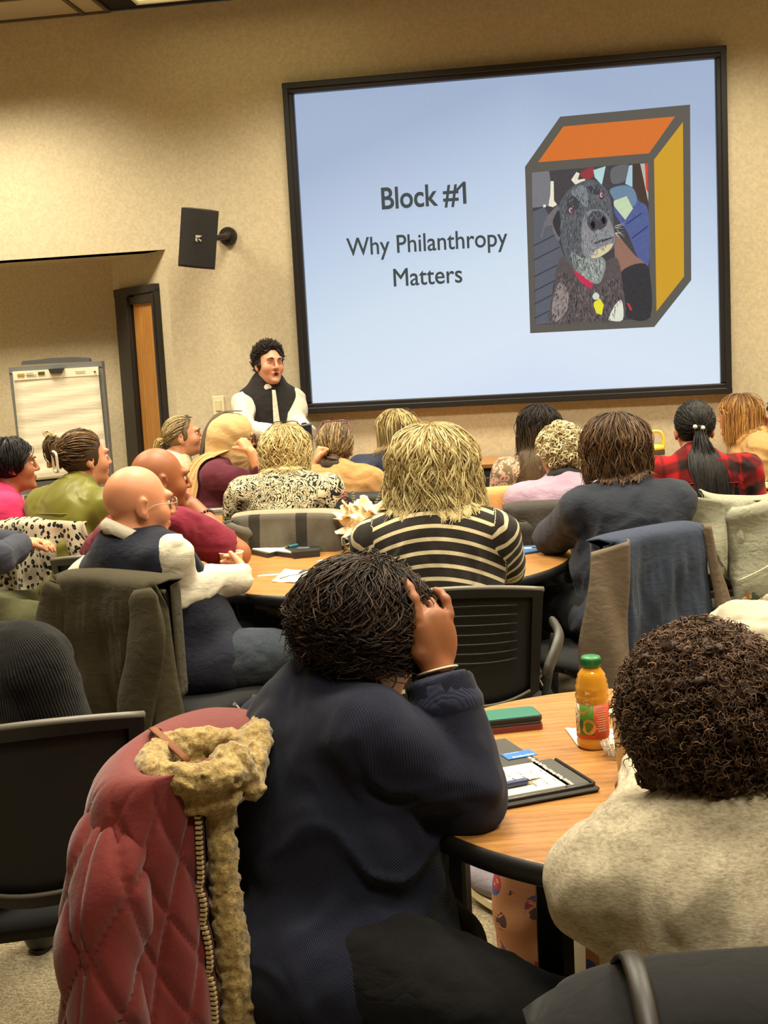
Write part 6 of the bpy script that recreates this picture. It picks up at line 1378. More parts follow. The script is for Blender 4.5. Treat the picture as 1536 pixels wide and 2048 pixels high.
def qsleeve(pts, r, fl, seed):
    c = bez(pts, 150); K = 150; M = 64; Tn = nrm_rows(np.gradient(c, axis=0)); X_ = nrm_rows(np.cross(Tn, [0, 1, .05])); Y_ = np.cross(X_, Tn); s_ = np.linspace(0, 1, K)
    L_ = np.concatenate([[0], np.cumsum(np.linalg.norm(np.diff(c, axis=0), axis=1))]); G = np.zeros((M, K, 3))
    for i in range(M):
        a = 2*math.pi*i/(M-1); rr = np.interp(s_, [0, .03, .2, .9, 1], [r*.55, r*.95, r*1.06, r*.92, r*.85])
        rr = rr+quilt(np.full(K, a*r*.9+.03), L_, .082, .155, .010)*np.clip(s_*9-.7, 0, 1)+.005*np.sin(L_*42+2*math.sin(a*2)+seed)*np.clip(s_*4-.2, 0, 1)
        G[i] = c+X_*(math.cos(a)*rr)[:, None]+Y_*(math.sin(a)*rr*fl)[:, None]
    v, f = sheet(G, -.006); return mk('quilted_sleeve', v, f, RJ.m, t, True)
qsleeve([(.10, -.285, .80), (.205, -.295, .775), (.248, -.30, .66), (.262, -.305, .48), (.27, -.30, .16)], .060, .95, 0); qsleeve([(-.185, -.285, .845), (-.24, -.29, .72), (-.27, -.285, .54), (-.29, -.285, .2)], .075, .7, 2)
SH = NT('sherpa_pile'); k1 = SH.noise(SH.coord('Object', 1), 95, 4, .7); SH.set(Base_Color=SH.mix(SH.ramp(k1, [(.3, (0, 0, 0)), (.7, (1, 1, 1))]), lin((128, 100, 54)), lin((206, 178, 116))), Roughness=.97, Sheen_Weight=.4, Specular_IOR_Level=.05); SH.bump(k1, .8, .006)
ed = G[0]; lp = G[:, 0]
pr = []
cl_ = lp[::8]; cu_ = np.array([0, 0, .040])
for i in range(len(cl_)-1):
    o1, o2 = [nrm([p_[0]-.075, p_[1]+.195, 0])*.012 for p_ in (cl_[i], cl_[i+1])]
    pr += [RC(cl_[i]+o1*.5, cl_[i+1]+o2*.5, .017, .017, .012), RC(cl_[i]+o1*1.6+cu_, cl_[i+1]+o2*1.6+cu_, .020, .020, .014)]
for ei in (0, -1):
    e_ = G[ei]
    q = e_[::10]
    for i in range(len(q)-1):
        off = np.array([-.036 if ei == 0 else .036, .024, 0]); r_ = .016+.008*min(i/14, 1); pr.append(RC(q[i]+off, q[i+1]+off, r_, r_, .02))
v, f = mesh_sdf(pr, .0045, lambda q: .0045*vnoise(q/.011)+.003*vnoise(q/.006+3)); mk('sherpa_collar', v, f, SH.m, t, True)
b = MB(); b.tube(lp[::3]*1.0+np.array([0, 0, -.002]), .006, 6); b.build('collar_seam', RJ.m, t, True)
zb, zt_ = MB(), MB(); e0 = G[0]; seg = np.concatenate([[0], np.cumsum(np.linalg.norm(np.diff(e0, axis=0), axis=1))]); tot = seg[-1]
zb.tube(e0[6::3]+np.array([.003, .005, 0]), .0075, 6, flat=.6)
for k in range(int(tot/.0075)):
    d_ = .05+k*.0075
    if d_ > tot: break
    p_ = np.array([np.interp(d_, seg, e0[:, j]) for j in range(3)]); zt_.box(p_+np.array([.009, .006, 0]), (.007, .009, .0038))
zb.build('zipper_tape', plain('zipper_tape', (70, 30, 28), .8), t, True); z_ = zt_.build('zipper_teeth', plain('zipper_brass', (206, 184, 134), .35, .1), t); z_['kind'] = 'stuff'
b = MB(); b.tube(bez([(-.01, -.315, .905), (.035, -.30, .921), (.07, -.26, .912), (.078, -.225, .885)], 12), .008, 8, flat=.3); b.build('hanger_tape', plain('tape_ochre', (130, 76, 34), .7), t, True)
b = MB(); b.tube(bez([(.03, -.33, .875), (.12, -.31, .86), (.2, -.27, .815), (.215, -.22, .79)], 16), .004, 6); b.build('yoke_seam', RJ.m, t, True)
# turquoise scarf on the blonde person's chair back
o = [q for q in PPL if 'straight blonde' in q['label']][0]
drape('turquoise_scarf', 'turquoise scarf over the chair of the straight haired blonde person', 'scarf', o.location.x+.02, o.location.y-.0, math.degrees(o.rotation_euler.z), tq, W0=0.232, W1=.22, L=.3, folds=3, A=.012, seed=3, inn=.1, topz=.02)
# ------------------------------------------------------------------ things on the tables
TT = TZ+.0005
PAPER = plain('paper_white', (236, 226, 198), .85); NAPK = cloth('napkin_paper', (232, 222, 194), var=.03, scale=90, bump=.3, sheen=0)
def flat_slab(pts, th, mat, name, parent=None, z0=0, bev=0):
    P = np.array(pts, float); n = len(P); V = [(x, y, z0) for x, y in P]+[(x, y, z0+th) for x, y in P]
    ar = sum(P[i, 0]*P[(i+1) % n, 1]-P[(i+1) % n, 0]*P[i, 1] for i in range(n))
    F = [tuple(range(n-1, -1, -1)), tuple(range(n, 2*n))]+[(i, (i+1) % n, n+(i+1) % n, n+i) for i in range(n)]
    if ar < 0: F = [f[::-1] for f in F]
    return mk(name, V, F, mat, parent, False)
def rpoly(w_, h_, r, n=5):
    L = []
    for cx, cy, a0 in ((w_/2-r, h_/2-r, 0), (-w_/2+r, h_/2-r, 90), (-w_/2+r, -h_/2+r, 180), (w_/2-r, -h_/2+r, 270)):
        for k in range(n+1): a = math.radians(a0+90*k/n); L.append((cx+r*math.cos(a), cy+r*math.sin(a)))
    return L
def cup(x, y, h, r, label, name='paper_cup', z=TT, c=(226, 212, 176), lid=None):
    t = thing(name, label, 'cup', (x, y, z)); m = plain('cup_paper_%d' % c[0], c, .6)
    b = MB(); b.lathe([(0, .006), (r*.70, .006), (r*.70, 0), (r*.73, 0), (r, h-.003), (r+.0035, h-.002), (r+.0035, h+.002), (r, h+.003), (r-.002, h), (r*.72, .01), (0, .01)], 36, cap=False); b.build('cup_wall', m, t, True)
    b = MB(); b.tube([((r+.001)*math.cos(a), (r+.001)*math.sin(a), h) for a in np.linspace(0, 6.283, 36, endpoint=False)], .003, 8, closed=True); b.build('rolled_rim', m, t, True); return t
def pen(p0, p1, mat, tipm, label, r=.0048, z=.006, clip=True):
    p0, p1 = np.array(p0, float), np.array(p1, float); d = p1-p0; L = np.linalg.norm(d); d = d/L; x = np.array([d[0], d[1], d[2]]); y = nrm(np.cross([0, 0, 1], x)); R = np.stack([y, np.cross(x, y), x], 1)
    t = thing('pen', label, 'pen', p0); b = MB(); b.lathe([(0, 0), (r*.8, .0), (r, .004), (r, L*.72), (r*1.02, L*.74), (r*.9, L*.76)], 14, (0, 0, 0), R); b.build('barrel', mat, t, True)
    b = MB(); b.lathe([(r*.85, L*.76), (r*.7, L*.84), (r*.3, L*.97), (.0008, L)], 14, (0, 0, 0), R); b.build('tip', tipm, t, True); return t
STL = plain('pen_steel', (186, 180, 164), .25, 1)
# --- open portfolio with notepad on the near table
folb = plain('folder_black', (34, 33, 31), .55); foli = plain('folder_inside', (58, 55, 46), .65)
L0 = atz(905, 1640, TT)[:2]; L1 = atz(1202, 1584, TT)[:2]; L2 = atz(1110, 1516, TT)[:2]; 
ux = nrm(np.r_[L1-L0, 0])[:2]; uy = np.array([-ux[1], ux[0]]); wd = np.linalg.norm(L1-L0); hd_ = .162
og = L0; ang = math.degrees(math.atan2(ux[1], ux[0]))
t = thing('portfolio_folder', 'open black folder holding a handwritten notepad and a blue card pocket', 'folder', (og[0], og[1], TT), math.radians(ang))
b = MB(); b.box((wd/2, hd_/2, .005), (wd, hd_, .010), None, .004); b.build('right_cover', folb, t)
b = MB(); b.box((wd/2-.01, hd_*1.52, .004), (wd-.03, hd_*.98, .007), None, .0035); lc = b.build('left_cover', foli, t); b = MB(); b.tube([(.02, hd_*1.0, .006), (wd-.02, hd_*1.0, .006)], .007, 8, flat=.6); b.build('spine', folb, t, True)
b = MB(); b.tube([(wd*.30, hd_*1.78, .0085), (wd*.62, hd_*1.80, .0085)], .003, 6, flat=.5); b.build('pocket_slot', plain('slot_dark', (26, 25, 22), .6), lc, True)
b = MB(); b.tube([(.005, .008, .012), (wd-.012, .008, .012), (wd-.006, .014, .012), (wd-.006, hd_-.01, .012)], .004, 6); b.build('zip_edge', plain('zip_edge_dark', (24, 23, 22), .35), t, True)
b = MB(); b.box((wd-.035, hd_/2+.004, .0125), (.045, hd_-.02, .006), None, .002); b.build('pad_clip_flap', plain('flap_grey', (70, 68, 60), .5), t)
npd = thing('notepad', 'cream notepad covered in handwriting inside the open black folder', 'notepad', (og[0], og[1], TT+.0105), math.radians(ang))
b = MB(); b.box((.118, hd_/2+.004, .0025), (.215, hd_-.03, .005)); b.build('pages', PAPER, npd)
b = MB(); rg = random.Random(2)
for ln in range(9):
    x0 = .215-ln*.021; y0 = hd_-.03-rg.uniform(0, .02)
    for w_ in range(rg.randint(3, 6)):
        l = rg.uniform(.012, .026); 
        if y0-l < .02: break
        ys_ = np.linspace(y0, y0-l, 9); b.tube([(x0+rg.uniform(-.0022, .0022)+.002*math.sin(k*2), y, .0053) for k, y in enumerate(ys_)], .0004, 3); y0 -= l+rg.uniform(.004, .009)
b.build('handwriting', plain('ink', (74, 66, 58), .8), npd)['kind'] = 'stuff'
b = MB(); [b.box((.012+.022*k, hd_/2+.004, .0052), (.0006, hd_-.034, .0003)) for k in range(10)]; b.build('ruled_line', plain('rule_grey', (186, 184, 176), .8), npd)
b = MB(); rg2 = random.Random(5); [b.box((.228+rg2.uniform(-.001, .003), .018+.0055*k, .004), (.006, .003, .003)) for k in range(30)]; b.build('torn_edge', PAPER, npd)
q0 = atz(975, 1577, TT+.022); q1 = atz(1078, 1557, TT+.022); pen(q0, q1, plain('pen_navy', (52, 60, 98), .35), STL, 'thick navy pen with steel tip lying on the handwritten notepad', .0062)
cp = atz(1038, 1508, TT+.01); t = thing('business_card', 'bright blue card with white lettering on the open black folder', 'card', (cp[0], cp[1], TT+.0085), math.radians(ang))
b = MB(); b.box((0, 0, .0004), (.060, .034, .0008)); b.build('card', plain('card_blue', (52, 112, 178), .4), t)
b = MB(); [b.box((.004+.005*k-.02, -.010, .0009), (.0036, .004+.002*(k % 3 == 0), .0002)) for k in range(9)]; [b.box((-.022+.0042*k, .013, .0009), (.003, .0014, .0002)) for k in range(7)]; b.build('lettering', plain('card_white', (226, 230, 232), .5), t)
# --- phone on a wallet
c = (atz(1000, 1438, TT)+atz(1008, 1470, TT))/2; t = thing('wallet', 'dark red wallet case lying under the green phone', 'wallet', (c[0], c[1], TT), math.radians(ang-10)); flat_slab(rpoly(.15, .085, .008), .011, plain('wallet_red', (112, 46, 42), .5), 'cover', t); flat_slab(rpoly(.146, .08, .006), .004, plain('wallet_dark', (42, 30, 28), .5), 'flap', t, .011)
t = thing('smartphone', 'phone in a green case lying on the dark red wallet', 'phone', (c[0]+.002, c[1]+.004, TT+.0155), math.radians(ang-9)); flat_slab(rpoly(.148, .074, .010), .009, plain('phone_case_dark', (30, 38, 34), .5), 'case', t); flat_slab(rpoly(.142, .068, .008), .0015, plain('phone_green', (44, 108, 88), .4), 'back_panel', t, .009)
# --- juice bottle
bp = atz(1187, 1492, TT); t = thing('juice_bottle', 'plastic bottle of orange juice with green cap on the nearest table', 'bottle', (bp[0], bp[1], TT)); sc = .178/.178
oj = NT('orange_juice'); oj.set(Base_Color=lin((222, 140, 22)), Roughness=.12, Specular_IOR_Level=.6, Coat_Weight=.8, Coat_Roughness=.05); ojk = oj.noise(oj.coord('Object', 1), 26, 2); oj.put(oj.p.inputs['Base Color'], oj.mix(ojk, lin((206, 138, 26)), lin((222, 160, 48))))
prof = [(0, .004), (.020, .001), (.027, 0), (.0305, .006), (.0315, .014), (.030, .020), (.0308, .024), (.0308, .088), (.0300, .092), (.0318, .096), (.0318, .101), (.0300, .106), (.0312, .112), (.0312, .120), (.0286, .126), (.0290, .131), (.0262, .137), (.0260, .142), (.0215, .148), (.0165, .155), (.0160, .159)]
b = MB(); b.lathe(prof, 48); b.build('juice_body', oj.m, t, True)
b = MB(); b.lathe([(.0165, .156), (.0185, .158), (.0188, .162), (.0188, .172), (.017, .1755), (0, .1755)], 40); b.build('cap', plain('cap_green', (36, 116, 58), .4), t, True); b = MB()
for k in range(40): a = 6.283*k/40; b.box((.0188*math.cos(a), .0188*math.sin(a), .1665), (.0014, .0012, .010), rotm('z', math.degrees(a)))
b.build('cap_ribs', plain('cap_green2', (30, 100, 50), .4), t)
def lab(nm, a0, a1, z0, z1, mat, r=.0312, shape=None):
    if shape is None:
        G = np.array([[(r*math.cos(math.radians(a)), r*math.sin(math.radians(a)), z) for z in np.linspace(z0, z1, 3)] for a in np.linspace(a0, a1, max(int(abs(a1-a0)/5), 2)+1)]); v, f = sheet(G, .0003); return mk(nm, v, f, mat, t, True)
    P = [(r*math.cos(math.radians(a)), r*math.sin(math.radians(a)), z) for a, z in shape]; return mk(nm, P, [tuple(range(len(P)))], mat, t, False)
FA = math.degrees(math.atan2(-bp[1], -bp[0]))   # side of the bottle turned to the room's rear
lr = plain('label_red', (206, 82, 48), .45); lg = plain('label_green', (84, 132, 34), .45); lw = plain('label_white', (226, 212, 176), .45); lo = plain('label_orange', (226, 130, 40), .45); lp_ = plain('label_peel', (236, 176, 90), .45)
lab('label_band', FA-180, FA+180, .0225, .0885, lr, .0311); lab('label_green_panel', FA-50, FA+4, .030, .0885, lg, .0314); lab('label_white_panel', FA-92, FA-50, .030, .0885, lw, .0314)
def circ_pts(ca, cz, ra, rz, a0=0, a1=360, n=22): return [(ca+ra*math.cos(math.radians(k)), cz+rz*math.sin(math.radians(k))) for k in np.linspace(a0, a1, n)]
for r_, cc_, R_ in ((1.0, lp_, .0317), (.86, lo, .0319)):
    lab('orange_slice', 0, 0, 0, 0, cc_, R_, circ_pts(FA-14, .046, 24*r_, .0145*r_)[:-1]); lab('orange_slice', 0, 0, 0, 0, cc_, R_, circ_pts(FA-40, .0885, 34*r_, .020*r_, 180, 360))
lab('label_leaf', 0, 0, 0, 0, plain('label_leaf', (46, 92, 30), .5), .0320, circ_pts(FA-42, .050, 9, .009)[:-1])
b = MB(); wt = plain('label_text', (238, 208, 170), .5)
for k in range(11):
    z = .083-.0045*k; a1 = FA+12+ (6 if k % 3 else 0); 
    for a in np.arange(a1, FA+54-(k*7 % 13), 6.0): b.add([(.0317*math.cos(math.radians(q)), .0317*math.sin(math.radians(q)), zz_) for q, zz_ in ((a, z), (a+4.6, z), (a+4.6, z+.0016), (a, z+.0016))], [(0, 1, 2, 3)])
b.build('label_text', wt, t); b = MB()
for k in range(9):
    z = .034+.0052*k; b.add([(.0318*math.cos(math.radians(q)), .0318*math.sin(math.radians(q)), zz_) for q, zz_ in ((FA-80, z), (FA-62+3*(k % 3), z), (FA-62+3*(k % 3), z+.003), (FA-80, z+.003))], [(0, 1, 2, 3)])
b.build('label_lettering', plain('label_brown', (120, 60, 34), .5), t)
# napkin under the bottle, fluted dish, tall cup
def napkin(nm, pts, label, seed=0, th=.0016, z=TT):
    P = [atz(x, y, z)[:2] for x, y in pts]; c = np.mean(P, 0); n = 14; G = np.zeros((n, n, 3))
    for i in range(n):
        for j in range(n):
            a, q = i/(n-1), j/(n-1); p_ = (P[0]*(1-a)+P[1]*a)*(1-q)+(P[3]*(1-a)+P[2]*a)*q; e = .0022*math.sin(i*2.4+seed) if j in (0, n-1) else 0; G[i, j] = (p_[0]-c[0]+e*.4, p_[1]-c[1]+e, .0025+.0012*math.sin(a*7+seed)*math.sin(q*6+seed))
    t = thing(nm, label, 'napkin', (c[0], c[1], z)); v, f = sheet(G, th*(1 if np.cross(G[1, 0]-G[0, 0], G[0, 1]-G[0, 0])[2] > 0 else -1)); mk('top_layer', v, f, NAPK, t, True); v2 = v.copy()*np.array([.985, .985, .4]); mk('under_layer', v2, f, NAPK, t, True); return t
napkin('paper_napkin', [(1130, 1458), (1232, 1460), (1240, 1490), (1156, 1494)], 'white paper napkin under the juice bottle')
dp = atz(1232, 1512, TT); t = thing('fluted_dish', 'small clear fluted plastic dish beside the tall paper cup', 'dish', (dp[0], dp[1], TT)); G = np.zeros((61, 7, 3))
for i in range(61):
    a = 6.2832*i/60; w_ = 1+.05*math.cos(a*15)
    for j, (r_, z) in enumerate([(.002, .003), (.015, .003), (.018, .005), (.022, .013), (.0255, .021), (.0275, .024), (.0285, .0245)]): G[i, j] = (r_*w_*math.cos(a), r_*w_*math.sin(a), z)
v, f = sheet(G, .0012); gl = NT('clear_plastic'); gl.set(Base_Color=(.9, .88, .82), Roughness=.08, Transmission_Weight=.85, IOR=1.45); mk('fluted_bowl', v, f, gl.m, t, True)
b = MB()
for k in range(15):
    a = 6.2832*k/15; b.tube([(.014*math.cos(a), .014*math.sin(a), .005), (.020*math.cos(a), .020*math.sin(a), .012), (.0262*math.cos(a), .0262*math.sin(a), .022)], .0009, 5)
b.build('flute_rib', plain('flute_glint', (226, 218, 196), .15), t, True)
cpz = atz(1268, 1552, TT); cup(cpz[0], cpz[1], .118, .037, 'tall white paper cup beside the brown curls on the nearest table')
# --- table two
c = atz(465, 1152, TT); cup(c[0]-.0, c[1], .088, .043, 'white paper coffee cup held by the man in the navy vest')
napkin('folded_napkin', [(543, 1164), (590, 1166), (621, 1143), (570, 1139)], 'white napkin with scalloped edge under a black fork', 2)
q = atz(586, 1152, TT+.006); t = thing('plastic_fork', 'black plastic fork resting on the scalloped white napkin', 'fork', (q[0], q[1], TT+.006), math.radians(52)); fkm = plain('fork_black', (42, 38, 34), .35)
b = MB(); b.tube(bez([(-.06, 0, .001), (-.02, 0, .004), (.02, 0, .002), (.038, 0, .006)], 12), [.0045, .0042, .004, .0036, .0034, .0034, .0034, .0036, .004, .005, .0065, .008], 8, flat=.35); b.build('handle', fkm, t, True)
for k in range(4):
    b = MB(); b.tube(bez([(.036, (k-1.5)*.0048, .006), (.055, (k-1.5)*.0058, .011), (.075, (k-1.5)*.0056, .009)], 8), [.002, .0019, .0018, .0017, .0016, .0015, .0013, .0008], 6); b.build('tine', fkm, t, True)
q0, q1 = atz(515, 1153, TT), atz(566, 1149, TT); c = (q0+q1)/2; t = thing('paper_strip', 'narrow folded paper strip beside the scalloped napkin', 'paper', (c[0], c[1], TT), math.atan2(q1[1]-q0[1], q1[0]-q0[0])); L_ = np.linalg.norm(q1-q0); b = MB(); b.box((0, 0, .001), (L_, .022, .002)); b.build('lower_fold', PAPER, t); b = MB(); b.box((.004, .001, .0026), (L_-.01, .02, .0012), rotm('y', 1)); b.build('upper_fold', PAPER, t)
q = atz(660, 1121, TT); t = thing('paper_scrap', 'small torn cream paper beside the dark haired head, on the middle table', 'paper', (q[0], q[1], TT)); flat_slab([(-.05, -.012), (.03, -.02), (.06, .0), (.02, .018), (-.04, .014)], .0015, PAPER, 'sheet', t); flat_slab([(-.02, -.008), (.03, -.012), (.04, .006), (-.01, .010)], .0012, PAPER, 'folded_corner', t, .0015)
def board(pts, th, mat, nm, label, cat, z=TT, top=None):
    P = np.array([atz(x, y, z)[:2] for x, y in pts]); c = P.mean(0); t = thing(nm, label, cat, (c[0], c[1], z)); flat_slab(P-c, th, mat, 'cover', t)
    if top: flat_slab((P-c)*np.array([.93, .93]), .004, top, 'paper_sheets', t, th)
    return t
board([(500, 1108), (536, 1116), (552, 1112), (590, 1117), (640, 1112), (640, 1104), (602, 1084), (545, 1080)], .018, plain('binder_black', (44, 46, 44), .45), 'clipboard_folder', 'black folder with a white notepad by the bald pair, middle table', 'folder', top=PAPER)
q0, q1 = atz(566, 1096, TT+.03), atz(612, 1086, TT+.03); pen(q1, q0, plain('pen_teal', (52, 120, 128), .35), STL, 'teal and black pen lying on the white notepad of the middle table', .006)
t = board([(588, 1118), (640, 1113), (640, 1105), (600, 1100), (570, 1108)], .026, plain('tablet_black', (34, 34, 33), .4), 'zip_case', 'thick dark zip case at the front of the white notepad', 'case')
b = MB(); b.box((.0, .0, .027), (.05, .03, .003), None, .001); b.build('case_tab', plain('tab_grey', (96, 96, 92), .4), t)
t = board([(640, 1102), (668, 1103), (674, 1096), (648, 1092)], .012, plain('phone_dark', (40, 34, 48), .25), 'smartphone', 'dark phone lying right of the white notepad, middle table', 'phone'); flat_slab(rpoly(.07, .05, .008), .0012, plain('phone_screen', (92, 78, 120), .15), 'screen', t, .012)
# black round fan with sticker and lanyard by the flower pot
q = atz(703, 1098, TT); t = thing('hand_fan', 'black oval paddle fan with a white round sticker leaning on the flower pot', 'fan', (q[0]-.03, q[1]+.02, TT+.012)); Rf = rotm('z', -18)@rotm('x', -8)
ov = [(.052*math.cos(a)*(1+.12*math.sin(a)), 0, .105+.098*math.sin(a)) for a in np.linspace(0, 6.283, 30)[:-1]]; V = [Rf@np.array(p_) for p_ in ov]+[Rf@(np.array(p_)+[0, .006, 0]) for p_ in ov]; n_ = 29
mk('paddle', V, [tuple(range(n_)), tuple(range(2*n_-1, n_-1, -1))]+[(i, n_+i, n_+(i+1) % n_, (i+1) % n_) for i in range(n_)], plain('fan_black', (38, 38, 36), .6), t, False)
V = [Rf@np.array([.012+.019*math.cos(a), -.002, .045+.021*math.sin(a)]) for a in np.linspace(0, 6.283, 22)[:-1]]; mk('sticker', V, [tuple(range(21))], PAPER, t, False)
b = MB(); b.tube(bez([(-.06, -.05, -.004), (-.01, -.035, .0), (.05, -.04, .012), (.10, -.03, .018)], 16), .007, 8, flat=.6); b.build('strap', plain('strap_black', (30, 29, 28), .6), t, True)
# flower pot
q = atz(728, 1104, TT); t = thing('flower_pot', 'teal pot of cream flowers with red sprigs on the middle table', 'flower pot', (q[0], q[1], TT)); tm_ = NT('teal_glaze'); tk = tm_.node('ShaderNodeTexVoronoi'); tm_.put(tk.inputs['Vector'], tm_.coord('Object', 1)); tk.inputs['Scale'].default_value = 26
tm_.set(Base_Color=tm_.ramp(tk.outputs['Distance'], [(.10, lin((176, 130, 116))), (.2, lin((122, 164, 146))), (.5, lin((98, 146, 132)))]), Roughness=.35)
b = MB(); b.lathe([(0, 0), (.048, 0), (.052, .006), (.066, .088), (.069, .092), (.066, .093), (.060, .085), (0, .078)], 40, cap=False); b.build('pot', tm_.m, t, True); b = MB(); b.tube([(-.066, 0, .075), (-.085, -.005, .062), (-.085, -.008, .035), (-.06, -.004, .02)], .004, 8); b.build('pot_handle', plain('pot_handle', (170, 176, 158), .4), t, True)
rg = random.Random(11); pet = cloth('cream_petal', (230, 210, 168), var=.06, scale=40, bump=.2); stem = plain('stem_green', (96, 104, 58), .7)
def petal_flower(c, R, s, nm='blossom'):
    o = None; b = MB()
    for k in range(6):
        a = 6.283*k/6+rg.uniform(-.2, .2); G = np.zeros((7, 8, 3))
        for i in range(7):
            for j in range(8):
                u, v = i/6*2-1, j/7; w_ = math.sin(min(v*1.15, 1)*math.pi*.86)**.7*.5*(1-.25*v); G[i, j] = (u*w_*.75, v*1.0, .28*v+.25*v*v-.2*u*u*w_+.03*math.sin(v*8))
        Ra = R@rotm('z', math.degrees(a)); v_, f = sheet(G*s, .0012); b.add(v_@Ra.T+c, [tuple(q_) for q_ in f])
    o = b.build(nm, pet, t, True); b = MB(); [b.lathe([(0, -.004), (.003, 0), (0, .004)], 6, c+R@np.array([rg.uniform(-.006, .006), rg.uniform(-.006, .006), .012])) for _ in range(6)]; b.build('stamens', plain('stamen_yellow', (214, 176, 76), .6), o, True)
for c_, e_, s_ in (((-.035, -.055, .115), (60, -10, -20), .062), ((.02, -.045, .155), (48, 0, 15), .070), ((.055, -.02, .165), (25, 0, 40), .066), ((-.02, .01, .165), (10, 0, 70), .066), ((-.055, -.02, .15), (30, 0, -50), .058), ((.03, -.065, .12), (75, 0, 20), .05)):
    petal_flower(np.array(c_), rotm('z', e_[2])@rotm('x', e_[0])@rotm('y', e_[1]), s_)
    b = MB(); b.tube(bez([(c_[0]*.3, c_[1]*.3, .07), np.array(c_)*[.7, .7, .85], c_], 6), .002, 5); b.build('stem', stem, t, True)
for (x, y, h_, c_) in ((-.075, .02, .25, (150, 74, 70)), (.075, .0, .19, (150, 40, 44)), (.07, -.03, .13, (140, 36, 40))):
    b = MB(); main = bez([(x*.3, y, .08), (x*.8, y, .15), (x, y, h_*.8), (x*1.05+.01, y, h_)], 12); b.tube(main, .0022, 5)
    for k in range(3, 11):
        for s_ in (-1, 1): e_ = main[k]+np.array([s_*rg.uniform(.008, .016), rg.uniform(-.01, .01), .008]); b.tube([main[k], e_], .0012, 4); b.lathe([(0, -.004), (.0045, 0), (0, .004)], 7, e_)
    b.build('red_sprig', plain('sprig_%d' % c_[0], c_, .6), t, True)
for x, y, x1, h_ in ((-.03, .03, -.038, .245), (.045, .03, .085, .25)):
    b = MB(); main = bez([(x*.3, y, .09), (x, y, .17), (x1, y, h_)], 16); b.tube(main, .002, 5)
    for k in range(5, 16):
        for m_ in range(6): a = m_*1.05+k; r_ = .010*(1-(k-5)/14); b.lathe([(0, -.004), (.004, 0), (0, .004)], 6, main[k]+np.array([r_*math.cos(a), r_*math.sin(a), 0]))
    b.build('grey_spike', plain('spike_grey', (136, 134, 112), .8), t, True)
b = MB(); [b.add(sheet(np.array([[(u_*.016*math.sin(math.pi*min(v_+.1, 1)), v_*.06, .02*v_) for v_ in np.linspace(0, 1, 5)] for u_ in (-1, 0, 1)]), .001)[0]@rotm('z', rg.uniform(0, 360)).T+np.array([0, 0, .092]), [tuple(q_) for q_ in sheet(np.zeros((3, 5, 3))+np.arange(15).reshape(3, 5)[..., None], .001)[1]]) for _ in range(9)]; b.build('leaves', plain('leaf_olive', (88, 92, 46), .7), t, True)
# blue booklet and papers, right rim of table two
t = board([(1040, 1111), (1112, 1100), (1090, 1093), (1042, 1096)], .008, plain('booklet_blue', (62, 98, 140), .4), 'booklet', 'blue booklet with white print near the elbow of the navy tee', 'booklet'); flat_slab(rpoly(.09, .028, .01), .0012, plain('booklet_print', (206, 206, 190), .5), 'printed_panel', t, .008); flat_slab(rpoly(.03, .05, .006), .0012, plain('booklet_light', (122, 150, 172), .5), 'printed_panel', t, .008)
t = board([(1038, 1090), (1085, 1092), (1080, 1086), (1040, 1083)], .004, PAPER, 'loose_papers', 'stack of loose papers behind the blue booklet', 'paper'); flat_slab(rpoly(.12, .08, .002), .003, PAPER, 'upper_sheet', t, .004)
# --- table three: laptops, tumbler, flowers
def laptop(pts, label, sticker):
    P = np.array([atz(x, y, TT)[:2] for x, y in pts]); c = P.mean(0); a = math.atan2(P[1, 1]-P[0, 1], P[1, 0]-P[0, 0]); t = thing('laptop', label, 'laptop', (c[0], c[1], TT), a); gl_ = plain('laptop_grey', (134, 130, 120), .4, .3)
    flat_slab(rpoly(.36, .24, .014), .011, gl_, 'base', t); flat_slab(rpoly(.36, .24, .014), .007, plain('laptop_lid', (112, 108, 100), .4, .3), 'lid', t, .0125); b = MB(); b.tube([(-.13, .118, .011), (.13, .118, .011)], .005, 8); b.build('hinge', plain('laptop_hinge', (52, 50, 48), .4), t, True)
    if sticker:
        s_ = flat_slab([(.055*math.cos(q), .032*math.sin(q)) for q in np.linspace(0, 6.283, 28)[:-1]], .0008, plain('sticker_white', (226, 220, 200), .5), 'sticker', t, .0195)
        for x in (-.02, .0, .018): flat_slab([(x-.005, -.008), (x+.005, -.008), (x+.004, .006), (x-.003, .008)], .0005, plain('sticker_ink', (84, 90, 84), .6), 'sticker_mark', s_, .0203)
    return t
laptop([(405, 1027), (475, 1022)], 'closed grey laptop with a white oval sticker on the left back table', True); laptop([(392, 1007), (460, 1003)], 'closed grey laptop without sticker behind the stickered one', False)
q0, q1 = atz(428, 1003, TT+.025), atz(470, 998, TT+.025); pen(q0, q1, plain('pen_black', (40, 38, 36), .4), STL, 'black pen lying on the plain grey laptop', .006)
q = atz(357, 1004, TT); t = thing('white_tumbler', 'tall cream tumbler with grey lid on the left back table', 'tumbler', (q[0], q[1]-.25, TT)); hT = .205
b = MB(); b.lathe([(0, 0), (.031, 0), (.034, .006), (.040, hT), (0, hT)], 32); b.build('tumbler_body', plain('tumbler_cream', (226, 214, 178), .4), t, True); b = MB(); b.lathe([(.041, hT), (.042, hT+.004), (.041, hT+.022), (.034, hT+.026), (0, hT+.026)], 32); b.build('lid', plain('lid_grey', (116, 112, 102), .35), t, True); b = MB(); b.tube([(-.02, 0, hT+.026), (-.012, 0, hT+.038), (.018, 0, hT+.036)], .005, 8); b.build('lid_latch', plain('latch_grey', (146, 142, 132), .35), t, True)
